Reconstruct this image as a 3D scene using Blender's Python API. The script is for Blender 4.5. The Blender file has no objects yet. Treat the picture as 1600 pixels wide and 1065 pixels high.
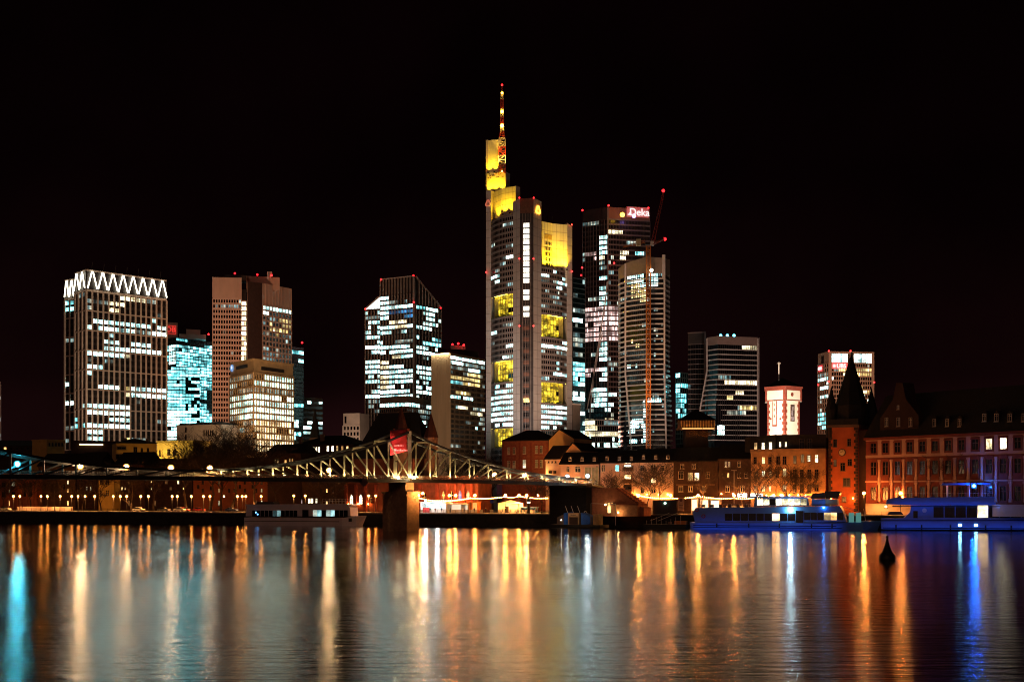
import bpy, math, random
from mathutils import Vector, Matrix

# ------------------------------------------------------------------ camera, sky, light, exposure
F = 2200.0            # focal length in pixels of the 1600 px wide photograph
H0 = 772.0            # picture row of the horizon
CH = 10.0             # camera height above the river (m)
sc = bpy.context.scene
col = sc.collection
cd = bpy.data.cameras.new('camera')
cam = bpy.data.objects.new('camera', cd)
col.objects.link(cam)
cam.location = (0, 0, CH)
cam.rotation_euler = (math.radians(90), 0, 0)
cd.sensor_width = 36.0
cd.lens = F / 1600 * 36.0
cd.shift_y = (H0 - 532.5) / 1600
cd.clip_start = 0.5
cd.clip_end = 20000
sc.camera = cam

world = bpy.data.worlds.new('World')
sc.world = world
world.use_nodes = True
wn = world.node_tree
wn.nodes.clear()
wo = wn.nodes.new('ShaderNodeOutputWorld')
add = wn.nodes.new('ShaderNodeAddShader')
sky = wn.nodes.new('ShaderNodeTexSky')
sky.sky_type = 'NISHITA'
sky.sun_disc = False
sky.sun_elevation = math.radians(-9)
sky.sun_rotation = math.radians(200)
bg1 = wn.nodes.new('ShaderNodeBackground')
bg1.inputs['Strength'].default_value = 0.03
wn.links.new(sky.outputs[0], bg1.inputs['Color'])
# glow of the city's lamps in the night air: dark maroon, a little lighter towards the horizon
tc = wn.nodes.new('ShaderNodeTexCoord')
sep = wn.nodes.new('ShaderNodeSeparateXYZ')
wn.links.new(tc.outputs['Generated'], sep.inputs[0])
rmp = wn.nodes.new('ShaderNodeValToRGB')
rmp.color_ramp.elements[0].position = 0.0
rmp.color_ramp.elements[0].color = (0.0150, 0.0042, 0.0048, 1)
rmp.color_ramp.elements[1].position = 0.22
rmp.color_ramp.elements[1].color = (0.0009, 0.0002, 0.0003, 1)
e = rmp.color_ramp.elements.new(0.035)
e.color = (0.0068, 0.0018, 0.0020, 1)
e = rmp.color_ramp.elements.new(0.08)
e.color = (0.0024, 0.0006, 0.0007, 1)
wn.links.new(sep.outputs['Z'], rmp.inputs[0])
bg2 = wn.nodes.new('ShaderNodeBackground')
bg2.inputs['Strength'].default_value = 1.0
nz = wn.nodes.new('ShaderNodeTexNoise')
nz.inputs['Scale'].default_value = 5
nz.inputs['Detail'].default_value = 4
wn.links.new(tc.outputs['Generated'], nz.inputs['Vector'])
mr = wn.nodes.new('ShaderNodeMapRange')
mr.inputs['From Min'].default_value = 0.3; mr.inputs['From Max'].default_value = 0.7
mr.inputs['To Min'].default_value = 0.45; mr.inputs['To Max'].default_value = 1.65
wn.links.new(nz.outputs['Fac'], mr.inputs['Value'])
mm = wn.nodes.new('ShaderNodeMix'); mm.data_type = 'RGBA'; mm.blend_type = 'MULTIPLY'
mm.inputs['Factor'].default_value = 1
wn.links.new(rmp.outputs['Color'], mm.inputs['A'])
wn.links.new(mr.outputs[0], mm.inputs['B'])
wn.links.new(mm.outputs['Result'], bg2.inputs['Color'])
wn.links.new(bg1.outputs[0], add.inputs[0])
wn.links.new(bg2.outputs[0], add.inputs[1])
wn.links.new(add.outputs[0], wo.inputs['Surface'])

sd = bpy.data.lights.new('night_light', 'SUN')
sd.energy = 0.09
sd.angle = math.radians(20)
sd.color = (1.0, 0.52, 0.36)
sun = bpy.data.objects.new('night_light', sd)
col.objects.link(sun)
sun.rotation_euler = Vector((0.35, 1.0, -0.30)).to_track_quat('-Z', 'Y').to_euler()

sc.view_settings.view_transform = 'Standard'
sc.view_settings.look = 'None'
sc.view_settings.exposure = 0.6
sc.view_settings.gamma = 1.0
sc.view_settings.use_curve_mapping = False
sc.cycles.use_denoising = True
sc.cycles.max_bounces = 5
sc.cycles.diffuse_bounces = 2
sc.cycles.glossy_bounces = 3
sc.cycles.transmission_bounces = 3
sc.cycles.volume_bounces = 0
sc.cycles.sample_clamp_indirect = 120.0
sc.cycles.use_light_tree = True
sc.cycles.filter_width = 1.05
sc.cycles.caustics_reflective = False
sc.cycles.caustics_refractive = False

# ------------------------------------------------------------------ materials
MATS = {}
def mat(name, c, rough=0.75, metal=0.0, var=0.25, scale=0.6, bump=0.0, spec=0.4, c2=None, stretch=None):
    if name in MATS: return MATS[name]
    m = bpy.data.materials.new(name); m.use_nodes = True
    nt = m.node_tree; b = nt.nodes['Principled BSDF']
    b.inputs['Roughness'].default_value = rough
    b.inputs['Metallic'].default_value = metal
    b.inputs['Specular IOR Level'].default_value = spec
    tc = nt.nodes.new('ShaderNodeTexCoord')
    n = nt.nodes.new('ShaderNodeTexNoise')
    n.inputs['Scale'].default_value = scale
    n.inputs['Detail'].default_value = 5
    n.inputs['Roughness'].default_value = 0.62
    if stretch:
        mp = nt.nodes.new('ShaderNodeMapping'); mp.inputs['Scale'].default_value = stretch
        nt.links.new(tc.outputs['Object'], mp.inputs['Vector']); nt.links.new(mp.outputs[0], n.inputs['Vector'])
    else:
        nt.links.new(tc.outputs['Object'], n.inputs['Vector'])
    r = nt.nodes.new('ShaderNodeValToRGB')
    ca = tuple(max(0, x * (1 - var)) for x in c[:3]) + (1,)
    cb = tuple(min(1, x * (1 + var)) for x in (c2 or c)[:3]) + (1,)
    r.color_ramp.elements[0].position = 0.32; r.color_ramp.elements[0].color = ca
    r.color_ramp.elements[1].position = 0.68; r.color_ramp.elements[1].color = cb
    nt.links.new(n.outputs['Fac'], r.inputs[0])
    nt.links.new(r.outputs[0], b.inputs['Base Color'])
    if bump:
        bn = nt.nodes.new('ShaderNodeBump'); bn.inputs['Strength'].default_value = bump
        bn.inputs['Distance'].default_value = 0.2
        nt.links.new(n.outputs['Fac'], bn.inputs['Height']); nt.links.new(bn.outputs[0], b.inputs['Normal'])
    MATS[name] = m
    return m

def emit(name, c, s, sample=True):
    """a lamp: the glass or tube itself gives off light"""
    if name in MATS: return MATS[name]
    m = bpy.data.materials.new(name); m.use_nodes = True
    b = m.node_tree.nodes['Principled BSDF']
    b.inputs['Base Color'].default_value = (0.6, 0.6, 0.6, 1)
    b.inputs['Emission Color'].default_value = tuple(c) + (1,)
    b.inputs['Emission Strength'].default_value = s
    m.cycles.emission_sampling = 'AUTO' if sample else 'NONE'
    MATS[name] = m
    return m

def lit(name, c1, c2, s, lo=0.25, hi=1.25, nscale=0.55, ncon=0.55):
    """a lit window: each pane has its own brightness and tint, blurred furniture and lamps behind the glass"""
    m = bpy.data.materials.new(name); m.use_nodes = True
    nt = m.node_tree; b = nt.nodes['Principled BSDF']
    L = nt.links.new
    b.inputs['Base Color'].default_value = (0.02, 0.02, 0.02, 1)
    b.inputs['Roughness'].default_value = 0.25
    oi = nt.nodes.new('ShaderNodeObjectInfo'); ge = nt.nodes.new('ShaderNodeNewGeometry')
    a1 = nt.nodes.new('ShaderNodeMath'); a1.operation = 'MULTIPLY_ADD'
    a1.inputs[1].default_value = 0.35; L(ge.outputs['Random Per Island'], a1.inputs[0]); L(oi.outputs['Random'], a1.inputs[2])
    fr = nt.nodes.new('ShaderNodeMath'); fr.operation = 'FRACT'; L(a1.outputs[0], fr.inputs[0])
    m1 = nt.nodes.new('ShaderNodeMapRange'); m1.inputs['To Min'].default_value = lo; m1.inputs['To Max'].default_value = hi
    pw_ = nt.nodes.new('ShaderNodeMath'); pw_.operation = 'POWER'; pw_.inputs[1].default_value = 1.5; L(fr.outputs[0], pw_.inputs[0])
    L(pw_.outputs[0], m1.inputs['Value'])
    f2 = nt.nodes.new('ShaderNodeMath'); f2.operation = 'MULTIPLY'; f2.inputs[1].default_value = 7.31; L(fr.outputs[0], f2.inputs[0])
    f3 = nt.nodes.new('ShaderNodeMath'); f3.operation = 'FRACT'; L(f2.outputs[0], f3.inputs[0])
    mx = nt.nodes.new('ShaderNodeMix'); mx.data_type = 'RGBA'
    mx.inputs['A'].default_value = tuple(c1) + (1,); mx.inputs['B'].default_value = tuple(c2) + (1,)
    L(f3.outputs[0], mx.inputs['Factor'])
    n = nt.nodes.new('ShaderNodeTexNoise'); n.inputs['Scale'].default_value = nscale; n.inputs['Detail'].default_value = 4; n.inputs['Roughness'].default_value = 0.75
    L(ge.outputs['Position'], n.inputs['Vector'])
    m2 = nt.nodes.new('ShaderNodeMapRange'); m2.inputs['From Min'].default_value = 0.35; m2.inputs['From Max'].default_value = 0.65
    m2.inputs['To Min'].default_value = 1 - ncon; m2.inputs['To Max'].default_value = 1 + ncon * 0.6
    L(n.outputs['Fac'], m2.inputs['Value'])
    mu = nt.nodes.new('ShaderNodeMath'); mu.operation = 'MULTIPLY'; L(m1.outputs[0], mu.inputs[0]); L(m2.outputs[0], mu.inputs[1])
    # whole floors are lit alike: a slow variation along each storey, a quick one from floor to floor
    mpf = nt.nodes.new('ShaderNodeMapping'); mpf.inputs['Scale'].default_value = (.07, .07, .3); L(ge.outputs['Position'], mpf.inputs['Vector'])
    nf = nt.nodes.new('ShaderNodeTexNoise'); nf.inputs['Scale'].default_value = 1; nf.inputs['Detail'].default_value = 1; L(mpf.outputs[0], nf.inputs['Vector'])
    mf = nt.nodes.new('ShaderNodeMapRange'); mf.inputs['From Min'].default_value = .35; mf.inputs['From Max'].default_value = .65; mf.inputs['To Min'].default_value = .25; mf.inputs['To Max'].default_value = 1.5
    L(nf.outputs['Fac'], mf.inputs['Value'])
    mu3 = nt.nodes.new('ShaderNodeMath'); mu3.operation = 'MULTIPLY'; L(mu.outputs[0], mu3.inputs[0]); L(mf.outputs[0], mu3.inputs[1]); mu = mu3
    mu2 = nt.nodes.new('ShaderNodeMath'); mu2.operation = 'MULTIPLY'; mu2.inputs[1].default_value = s; L(mu.outputs[0], mu2.inputs[0])
    L(mx.outputs['Result'], b.inputs['Emission Color']); L(mu2.outputs[0], b.inputs['Emission Strength'])
    m.cycles.emission_sampling = 'NONE'
    MATS[name] = m
    return m

LIT = {
 'cool': lit('lit_cool', (0.28, 0.86, 0.90), (0.80, 1.0, 0.86), 6.0, lo=0.2, nscale=1.3, ncon=0.85),
 'bright': lit('lit_bright', (0.34, 0.90, 0.96), (0.86, 1.0, 0.86), 8.5, lo=0.25, nscale=1.3, ncon=0.85),
 'dim': lit('lit_dim', (0.30, 0.62, 0.66), (0.75, 0.72, 0.55), 0.8, lo=0.1),
 'ember': lit('lit_ember', (0.9, 0.32, 0.08), (1.0, 0.5, 0.2), 0.22, lo=0.1),
 'teal': lit('lit_teal', (0.10, 0.62, 0.68), (0.30, 0.90, 0.95), 5.0, lo=0.12, nscale=0.35, ncon=0.8),
 'blue': lit('lit_blue', (0.05, 0.25, 0.75), (0.1, 0.5, 0.9), 0.7),
 'warm': lit('lit_warm', (1.0, 0.80, 0.42), (1.0, 0.90, 0.60), 4.0, lo=0.2, nscale=1.3, ncon=0.85),
 'yellow': lit('lit_yellow', (1.0, 0.66, 0.20), (1.0, 0.82, 0.36), 2.6, lo=0.12),
 'amber': lit('lit_amber', (1.0, 0.45, 0.12), (1.0, 0.68, 0.30), 3.2, lo=0.1),
 'pink': lit('lit_pink', (1.0, 0.55, 0.50), (1.0, 0.78, 0.72), 2.2, lo=0.22),
 'garden': lit('lit_garden', (0.95, 0.60, 0.02), (1.0, 0.74, 0.05), 1.3, lo=0.35, hi=1.2, nscale=0.35, ncon=0.9),
}
GLASS = mat('dark_glass', (0.006, 0.006, 0.008), rough=0.18, var=0.5, scale=0.3, spec=0.5)
GLASS_T = mat('teal_glass', (0.006, 0.022, 0.026), rough=0.15, var=0.5, scale=0.2, spec=0.6)
STEELD = mat('dark_steel', (0.02, 0.018, 0.017), rough=0.5, metal=0.3)
ROOF = mat('dark_slate', (0.012, 0.010, 0.010), rough=0.8, var=0.5, scale=1.5, bump=0.3)
CONC = mat('pink_concrete', (0.62, 0.43, 0.34), rough=0.85, var=0.14, scale=0.12, stretch=(1, 1, 0.25))
WHITEC = mat('pale_concrete', (0.62, 0.55, 0.50), rough=0.75, var=0.12, scale=0.15)
METALW = mat('pale_metal', (0.68, 0.63, 0.58), rough=0.45, var=0.12, scale=0.3)
STONE = mat('tan_stone', (0.66, 0.47, 0.27), rough=0.8, var=0.16, scale=0.25)
BROWN = mat('brown_stone', (0.14, 0.085, 0.06), rough=0.8, var=0.25, scale=0.3)
DARKW = mat('dark_cladding', (0.035, 0.028, 0.027), rough=0.5, var=0.35, scale=0.2)
RED = emit('red_beacon', (1.0, 0.008, 0.014), 3.2, sample=False)

# ------------------------------------------------------------------ helpers
def X(px, D): return (px - 800.0) * D / F
def Z(py, D): return CH + (H0 - py) * D / F
def P(px, py, D): return Vector((X(px, D), D, Z(py, D)))
def P2(px, D): return Vector((X(px, D), D))
def depth_at(py, z): return (z - CH) * F / (H0 - py)
def proj(v): return (800 + v[0] / v[1] * F, H0 - (v[2] - CH) * F / v[1])
def bankY(px): return 440.0 / (1 + 0.36 * (px - 800) / F)
GZ = 4.0              # level of the quay

class MB:
    def __init__(s): s.v = []; s.f = []; s.m = []
    def add(s, vs, fs, mi=0):
        o = len(s.v); s.v += [tuple(p) for p in vs]
        s.f += [tuple(i + o for i in f) for f in fs]; s.m += [mi] * len(fs)
    def quad(s, a, b, c, d, mi=0): s.add([a, b, c, d], [(0, 1, 2, 3)], mi)
    def hexa(s, p, mi=0):
        s.add(p, [(3, 2, 1, 0), (4, 5, 6, 7), (0, 1, 5, 4), (1, 2, 6, 5), (2, 3, 7, 6), (3, 0, 4, 7)], mi)
    def box(s, x0, x1, y0, y1, z0, z1, mi=0):
        s.hexa([(x0, y0, z0), (x1, y0, z0), (x1, y1, z0), (x0, y1, z0), (x0, y0, z1), (x1, y0, z1), (x1, y1, z1), (x0, y1, z1)], mi)
    def fbox(s, fr, u0, u1, v0, v1, z0, z1, mi=0):
        s.hexa([fr(u0, v0, z0), fr(u1, v0, z0), fr(u1, v1, z0), fr(u0, v1, z0), fr(u0, v0, z1), fr(u1, v0, z1), fr(u1, v1, z1), fr(u0, v1, z1)], mi)
    def prism(s, poly, z0, z1, mi=0):
        n = len(poly)
        zt = z1 if isinstance(z1, (list, tuple)) else [z1] * n
        zb = z0 if isinstance(z0, (list, tuple)) else [z0] * n
        vs = [(p[0], p[1], zb[i]) for i, p in enumerate(poly)] + [(p[0], p[1], zt[i]) for i, p in enumerate(poly)]
        fs = [tuple(range(n))[::-1], tuple(range(n, 2 * n))] + [(i, (i + 1) % n, (i + 1) % n + n, i + n) for i in range(n)]
        s.add(vs, fs, mi)
    def side(s, fr, poly, v0, v1, mi=0):
        n = len(poly)
        vs = [fr(u, v0, z) for u, z in poly] + [fr(u, v1, z) for u, z in poly]
        fs = [tuple(range(n)), tuple(range(n, 2 * n))[::-1]] + [((i + 1) % n, i, i + n, (i + 1) % n + n) for i in range(n)]
        s.add(vs, fs, mi)
    def pyramid(s, poly, z0, apex, mi=0):
        n = len(poly)
        vs = [(p[0], p[1], z0) for p in poly] + [tuple(apex)]
        s.add(vs, [tuple(range(n))[::-1]] + [(i, (i + 1) % n, n) for i in range(n)], mi)
    def bar(s, a, b, w, h=None, mi=0):
        a = Vector(a); b = Vector(b); h = h or w
        d = (b - a).normalized(); up = Vector((0, 0, 1))
        if abs(d.z) > 0.95: up = Vector((0, 1, 0))
        x = d.cross(up).normalized() * w / 2; y = x.cross(d).normalized() * h / 2
        s.hexa([a - x - y, a + x - y, a + x + y, a - x + y, b - x - y, b + x - y, b + x + y, b - x + y], mi)
    def tube(s, a, b, r0, r1=None, n=6, mi=0, cap=True):
        a = Vector(a); b = Vector(b); r1 = r0 if r1 is None else r1
        d = (b - a); d = d.normalized() if d.length > 1e-9 else Vector((0, 0, 1))
        up = Vector((0, 0, 1)) if abs(d.z) < 0.95 else Vector((1, 0, 0))
        x = d.cross(up).normalized(); y = d.cross(x)
        vs = []
        for c, r in ((a, r0), (b, r1)):
            for i in range(n):
                t = 2 * math.pi * i / n
                vs.append(c + (x * math.cos(t) + y * math.sin(t)) * r)
        fs = [(i, (i + 1) % n, (i + 1) % n + n, i + n) for i in range(n)]
        if cap: fs += [tuple(range(n))[::-1], tuple(range(n, 2 * n))]
        s.add(vs, fs, mi)
    def ball(s, c, r, mi=0, n=8, m=5, sz=1.0):
        c = Vector(c); vs = [c + Vector((0, 0, r * sz))]; fs = []
        for j in range(1, m):
            a = math.pi * j / m
            for i in range(n):
                t = 2 * math.pi * i / n
                vs.append(c + Vector((math.sin(a) * math.cos(t) * r, math.sin(a) * math.sin(t) * r, math.cos(a) * r * sz)))
        vs.append(c - Vector((0, 0, r * sz)))
        for i in range(n): fs.append((0, 1 + i, 1 + (i + 1) % n))
        for j in range(m - 2):
            for i in range(n):
                a = 1 + j * n; fs.append((a + i, a + n + i, a + n + (i + 1) % n, a + (i + 1) % n))
        a = 1 + (m - 2) * n
        for i in range(n): fs.append((a + i, len(vs) - 1, a + (i + 1) % n))
        s.add(vs, fs, mi)
    def lathe(s, c, prof, n=12, mi=0):
        vs = []; fs = []
        for r, z in prof:
            for i in range(n):
                t = 2 * math.pi * i / n
                vs.append((c[0] + r * math.cos(t), c[1] + r * math.sin(t), c[2] + z))
        for j in range(len(prof) - 1):
            for i in range(n):
                fs.append((j * n + i, j * n + (i + 1) % n, (j + 1) * n + (i + 1) % n, (j + 1) * n + i))
        fs.append(tuple(range(n))[::-1]); fs.append(tuple(range((len(prof) - 1) * n, len(prof) * n)))
        s.add(vs, fs, mi)
    def mesh(s, name, mats, off=(0, 0, 0), smooth=False):
        me = bpy.data.meshes.new(name)
        ox, oy, oz = off
        me.from_pydata([(x - ox, y - oy, z - oz) for x, y, z in s.v], [], s.f)
        for m in (mats if isinstance(mats, (list, tuple)) else [mats]): me.materials.append(m)
        if any(s.m): me.polygons.foreach_set('material_index', s.m)
        if smooth: me.polygons.foreach_set('use_smooth', [True] * len(s.f))
        me.update()
        return me
    def build(s, name, mats, parent=None, smooth=False, kind=None):
        if not s.v: return None
        off = wloc(parent) if parent else Vector((0, 0, 0))
        me = s.mesh(name, mats, off, smooth)
        o = bpy.data.objects.new(name, me); col.objects.link(o)
        if parent: o.parent = parent
        if kind: o['kind'] = kind
        return o

def wloc(o):
    v = Vector((0, 0, 0))
    while o: v = v + o.location; o = o.parent
    return v
def inst(name, me, parent, loc, rz=0.0, label=None):
    o = bpy.data.objects.new(name, me); col.objects.link(o)
    o.parent = parent
    o.location = Vector(loc) - (wloc(parent) if parent else Vector((0, 0, 0)))
    o.rotation_euler = (0, 0, rz)
    if label: o['label'] = label
    return o
def thing(name, label, cat, loc=(0, 0, 0), group=None):
    o = bpy.data.objects.new(name, None); col.objects.link(o)
    o.location = loc; o.empty_display_size = 0.5
    tag(o, label, cat, group); return o
def tag(o, label, cat, group=None, kind=None):
    if label: o['label'] = label
    if cat: o['category'] = cat
    if group: o['group'] = group
    if kind: o['kind'] = kind
    return o
def dup(root, loc, rz=0.0, label=None, scale=None):
    r = root.copy(); col.objects.link(r); r.location = loc; r.rotation_euler = (0, 0, rz)
    if scale: r.scale = (scale,) * 3
    if label: r['label'] = label
    for ch in list(root.children):
        c = ch.copy(); col.objects.link(c); c.parent = r
        for g in list(ch.children):
            d = g.copy(); col.objects.link(d); d.parent = c
    return r
def frame(A, B):
    A = Vector((A[0], A[1])); B = Vector((B[0], B[1])); t = (B - A).normalized(); w = Vector((-t.y, t.x))
    def fr(u, v, z): return (A.x + t.x * u + w.x * v, A.y + t.y * u + w.y * v, z)
    fr.A = A; fr.t = t; fr.L = (B - A).length; fr.rz = math.atan2(t.y, t.x)
    return fr
def on_face(fr, px, py):
    """where the line of sight through a picture point meets a facade: metres along it, height"""
    k = (px - 800.0) / F
    den = fr.t.x - k * fr.t.y
    u = (k * fr.A.y - fr.A.x) / den
    D = fr.A.y + fr.t.y * u
    return u, Z(py, D), D
def spot(name, loc, target, watts, color, deg=60, blend=0.6, parent=None, r=0.3):
    l = bpy.data.lights.new(name, 'SPOT'); l.energy = watts; l.color = color
    l.spot_size = math.radians(deg); l.spot_blend = blend; l.shadow_soft_size = r
    o = bpy.data.objects.new(name, l); col.objects.link(o)
    o.rotation_euler = (Vector(target) - Vector(loc)).to_track_quat('-Z', 'Y').to_euler()
    o.location = Vector(loc) - (wloc(parent) if parent else Vector((0, 0, 0)))
    if parent: o.parent = parent
    return o

def city_glow_spot(th, px, D, z, tx, ty, TD, E, c=(1.0, .64, .45), deg=70):
    """a floodlight on a mast down in the streets, aimed up at a tower"""
    p = Vector((X(px, D), D, z)); q = P(tx, ty, TD)
    mb = MB(); mb.tube((p.x, p.y, GZ), (p.x, p.y, z - .6), .25, .15); mb.box(p.x - .8, p.x + .8, p.y - .5, p.y + .3, z - .6, z - .1); mb.build('glow_spot_mast', STEELD, th)
    spot('floodlight', p, q, 12.6 * E * (q - p).length_squared, c, deg, .9, th, 1.0)  # added lamp, out of sight behind the houses, to brighten the tower
def farther(p, d):
    """the point d metres farther along the line of sight"""
    return Vector(p) * (1 + d / p[1])

PANES = {}
def pane_mesh(w, h, key, split):
    k = (round(w, 2), round(h, 2), key, split)
    if k not in PANES:
        mb = MB(); pane_add(mb, frame((0, 0), (1, 0)), 0, 0, 0, k[0], k[1], split)
        PANES[k] = mb.mesh('window', LIT[key])
    return PANES[k]
def pane_add(mb, fr, u, v, z, w, h, split):
    g = w * 0.2 / max(1, split)
    n = split
    for i in range(n):
        a = u - w / 2 + w * i / n + (g if i else 0); b = u - w / 2 + w * (i + 1) / n - (g if i < n - 1 else 0)
        mb.quad(fr(a, v, z - h / 2), fr(b, v, z - h / 2), fr(b, v, z + h / 2), fr(a, v, z + h / 2))
BARS = {}
class Counter(dict): pass
LITCOUNT = Counter()

def facade(th, A, B, z1, rows, fh, cols, pier=0.22, band=0.30, depth=0.4, wall=CONC, glass=GLASS, rules=(), base=0.0, basekey='dim',
           split=1, seed=1, piers=True, bands=True, pname='mullion', bname='floor_band', ends=True, off=0.0, cap=300, bandmat=None, every=1, bscale=1.0):
    """a grid of windows on one face of a building: piers and floor bands stand proud, panes lie behind them"""
    rng = random.Random(seed)
    fr = frame(A, B); cw = fr.L / cols; z0 = z1 - rows * fh
    pw = cw * pier; bh = fh * band
    dark = MB(); rest = {}
    for r in range(rows):
        rv = rng.random()
        for c in range(cols):
            if rng.random() < .38: rv = rng.random()      # rooms lit together: neighbours along a storey tend to agree
            uc = (c + 0.5) * cw; zc = z1 - (r + 0.5) * fh
            w = cw - pw; h = fh - bh
            p = fr(uc, 0, zc); x, y = proj(p)
            key = None; hit = False
            for R in rules:
                if R[0] <= x <= R[1] and R[2] <= y <= R[3]:
                    hit = True
                    if rv < (min(.97, R[5] * 1.05) if len(R) > 5 else 1): key = R[4]
                    break
            if not hit and rv < base: key = basekey
            if key is None:
                pane_add(dark, fr, uc, -0.05 - off, zc, w, h, split)
            elif LITCOUNT.get(th.name, 0) < cap:
                LITCOUNT[th.name] = LITCOUNT.get(th.name, 0) + 1
                inst('window', pane_mesh(w, h, key, split), th, fr(uc, -0.05 - off, zc), fr.rz)
            else:
                pane_add(rest.setdefault(key, MB()), fr, uc, -0.05 - off, zc, w, h, split)
    dark.build('dark_window', glass, th, kind='stuff')
    for k, mb in rest.items(): mb.build('lit_window', LIT[k], th, kind='stuff')
    if piers:
        mb = MB(); mb.box(-pw / 2, pw / 2, -depth, 0, 0, rows * fh); me = mb.mesh(pname, wall)
        for c in range(0 if ends else 1, cols + 1 if ends else cols):
            inst(pname, me, th, fr(c * cw, -0.02 - off, z0), fr.rz)
    if bands:
        mb = MB(); mb.box(0, fr.L, -depth + 0.06, 0, -bh / 2 * bscale, bh / 2 * bscale); me = mb.mesh(bname, bandmat or wall)
        for r in range(0, rows + 1, every):
            inst(bname, me, th, fr(0, -0.02 - off, z1 - r * fh), fr.rz)
    return fr

def body(th, poly, z0, z1, m, name='wall'):
    mb = MB(); mb.prism(poly, z0, z1); return mb.build(name, m, th)
def quad_plan(L, C, R):
    """near corner C, left and right ends, and the hidden back corner"""
    return [L, C, R, L + R - C]
def beacon(th, p, r=0.9):
    mb = MB(); mb.tube((p[0], p[1], p[2] - 2.2), (p[0], p[1], p[2]), 0.12); q = mb.build('beacon_post', STEELD, th)
    mb = MB(); mb.ball(p, r * .72, n=8, m=6); mb.build('beacon_lamp', RED, th)
def text_mesh(s, size, ext, m, bold=0.0):
    cu = bpy.data.curves.new('lettering', 'FONT'); cu.body = s; cu.size = size; cu.extrude = ext; cu.offset = bold
    cu.align_x = 'CENTER'; cu.align_y = 'CENTER'
    o = bpy.data.objects.new('lettering', cu); col.objects.link(o)
    dg = bpy.context.evaluated_depsgraph_get(); dg.update()
    me = bpy.data.meshes.new_from_object(o.evaluated_get(dg))
    bpy.data.objects.remove(o); bpy.data.curves.remove(cu)
    me.transform(Matrix.Rotation(math.radians(90), 4, 'X')); me.materials.clear(); me.materials.append(m)
    return me

# ------------------------------------------------------------------ ground, river, quay
def bank_pt(x, off=0.0):
    """a point of the quay line at world x, moved inland by off metres"""
    return Vector((x + 0.339 * off, 440.0 - 0.36 * x + 0.941 * off))
WATER = bpy.data.materials.new('river_water'); WATER.use_nodes = True
nt = WATER.node_tree; b = nt.nodes['Principled BSDF']
b.inputs['Base Color'].default_value = (0.004, 0.005, 0.006, 1); b.inputs['Specular IOR Level'].default_value = 0.0
b.inputs['IOR'].default_value = 1.33
tcw = nt.nodes.new('ShaderNodeTexCoord')
mpw = nt.nodes.new('ShaderNodeMapping'); mpw.inputs['Scale'].default_value = (0.011, 0.03, 1)
nt.links.new(tcw.outputs['Object'], mpw.inputs['Vector'])
nw = nt.nodes.new('ShaderNodeTexNoise'); nw.inputs['Scale'].default_value = 1; nw.inputs['Detail'].default_value = 4
nt.links.new(mpw.outputs[0], nw.inputs['Vector'])
mw = nt.nodes.new('ShaderNodeMapRange'); mw.inputs['From Min'].default_value = 0.35; mw.inputs['From Max'].default_value = 0.65
mw.inputs['To Min'].default_value = -0.03; mw.inputs['To Max'].default_value = 0.04
nt.links.new(nw.outputs['Fac'], mw.inputs['Value']); 
# sheltered, smoother water along the far bank; livelier out in the stream
spw = nt.nodes.new('ShaderNodeSeparateXYZ'); nt.links.new(tcw.outputs['Object'], spw.inputs[0])
rw = nt.nodes.new('ShaderNodeValToRGB'); rw.color_ramp.interpolation = 'EASE'
my_ = nt.nodes.new('ShaderNodeMapRange'); my_.inputs['From Min'].default_value = 60; my_.inputs['From Max'].default_value = 420
nt.links.new(spw.outputs['Y'], my_.inputs['Value']); nt.links.new(my_.outputs[0], rw.inputs[0])
rw.color_ramp.elements[0].position = 0.0; rw.color_ramp.elements[0].color = (.21, .21, .21, 1)
rw.color_ramp.elements[1].position = 1.0; rw.color_ramp.elements[1].color = (.07, .07, .07, 1)
for pos, v_ in ((.25, .20), (.45, .14), (.6, .09)):
    e_ = rw.color_ramp.elements.new(pos); e_.color = (v_, v_, v_, 1)
adw = nt.nodes.new('ShaderNodeMath'); nt.links.new(mw.outputs[0], adw.inputs[0]); nt.links.new(rw.outputs[0], adw.inputs[1])
gl = nt.nodes.new('ShaderNodeBsdfGlossy'); gl.distribution = 'BECKMANN'; gl.inputs['Color'].default_value = (1, 1, 1, 1)
nt.links.new(adw.outputs[0], gl.inputs['Roughness'])
fz = nt.nodes.new('ShaderNodeFresnel'); fz.inputs['IOR'].default_value = 1.8
mxw = nt.nodes.new('ShaderNodeMixShader'); nt.links.new(fz.outputs[0], mxw.inputs[0]); nt.links.new(b.outputs[0], mxw.inputs[1]); nt.links.new(gl.outputs[0], mxw.inputs[2])
nt.links.new(mxw.outputs[0], nt.nodes['Material Output'].inputs['Surface'])
mp2 = nt.nodes.new('ShaderNodeMapping'); mp2.inputs['Scale'].default_value = (0.22, 0.75, 1)
nt.links.new(tcw.outputs['Object'], mp2.inputs['Vector'])
n2 = nt.nodes.new('ShaderNodeTexNoise'); n2.inputs['Scale'].default_value = 1.0; n2.inputs['Detail'].default_value = 5; n2.inputs['Roughness'].default_value = 0.6
nt.links.new(mp2.outputs[0], n2.inputs['Vector'])
bw = nt.nodes.new('ShaderNodeBump'); bw.inputs['Strength'].default_value = 0.8; bw.inputs['Distance'].default_value = 0.12
nt.links.new(n2.outputs['Fac'], bw.inputs['Height']); nt.links.new(bw.outputs[0], gl.inputs['Normal'])

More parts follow.
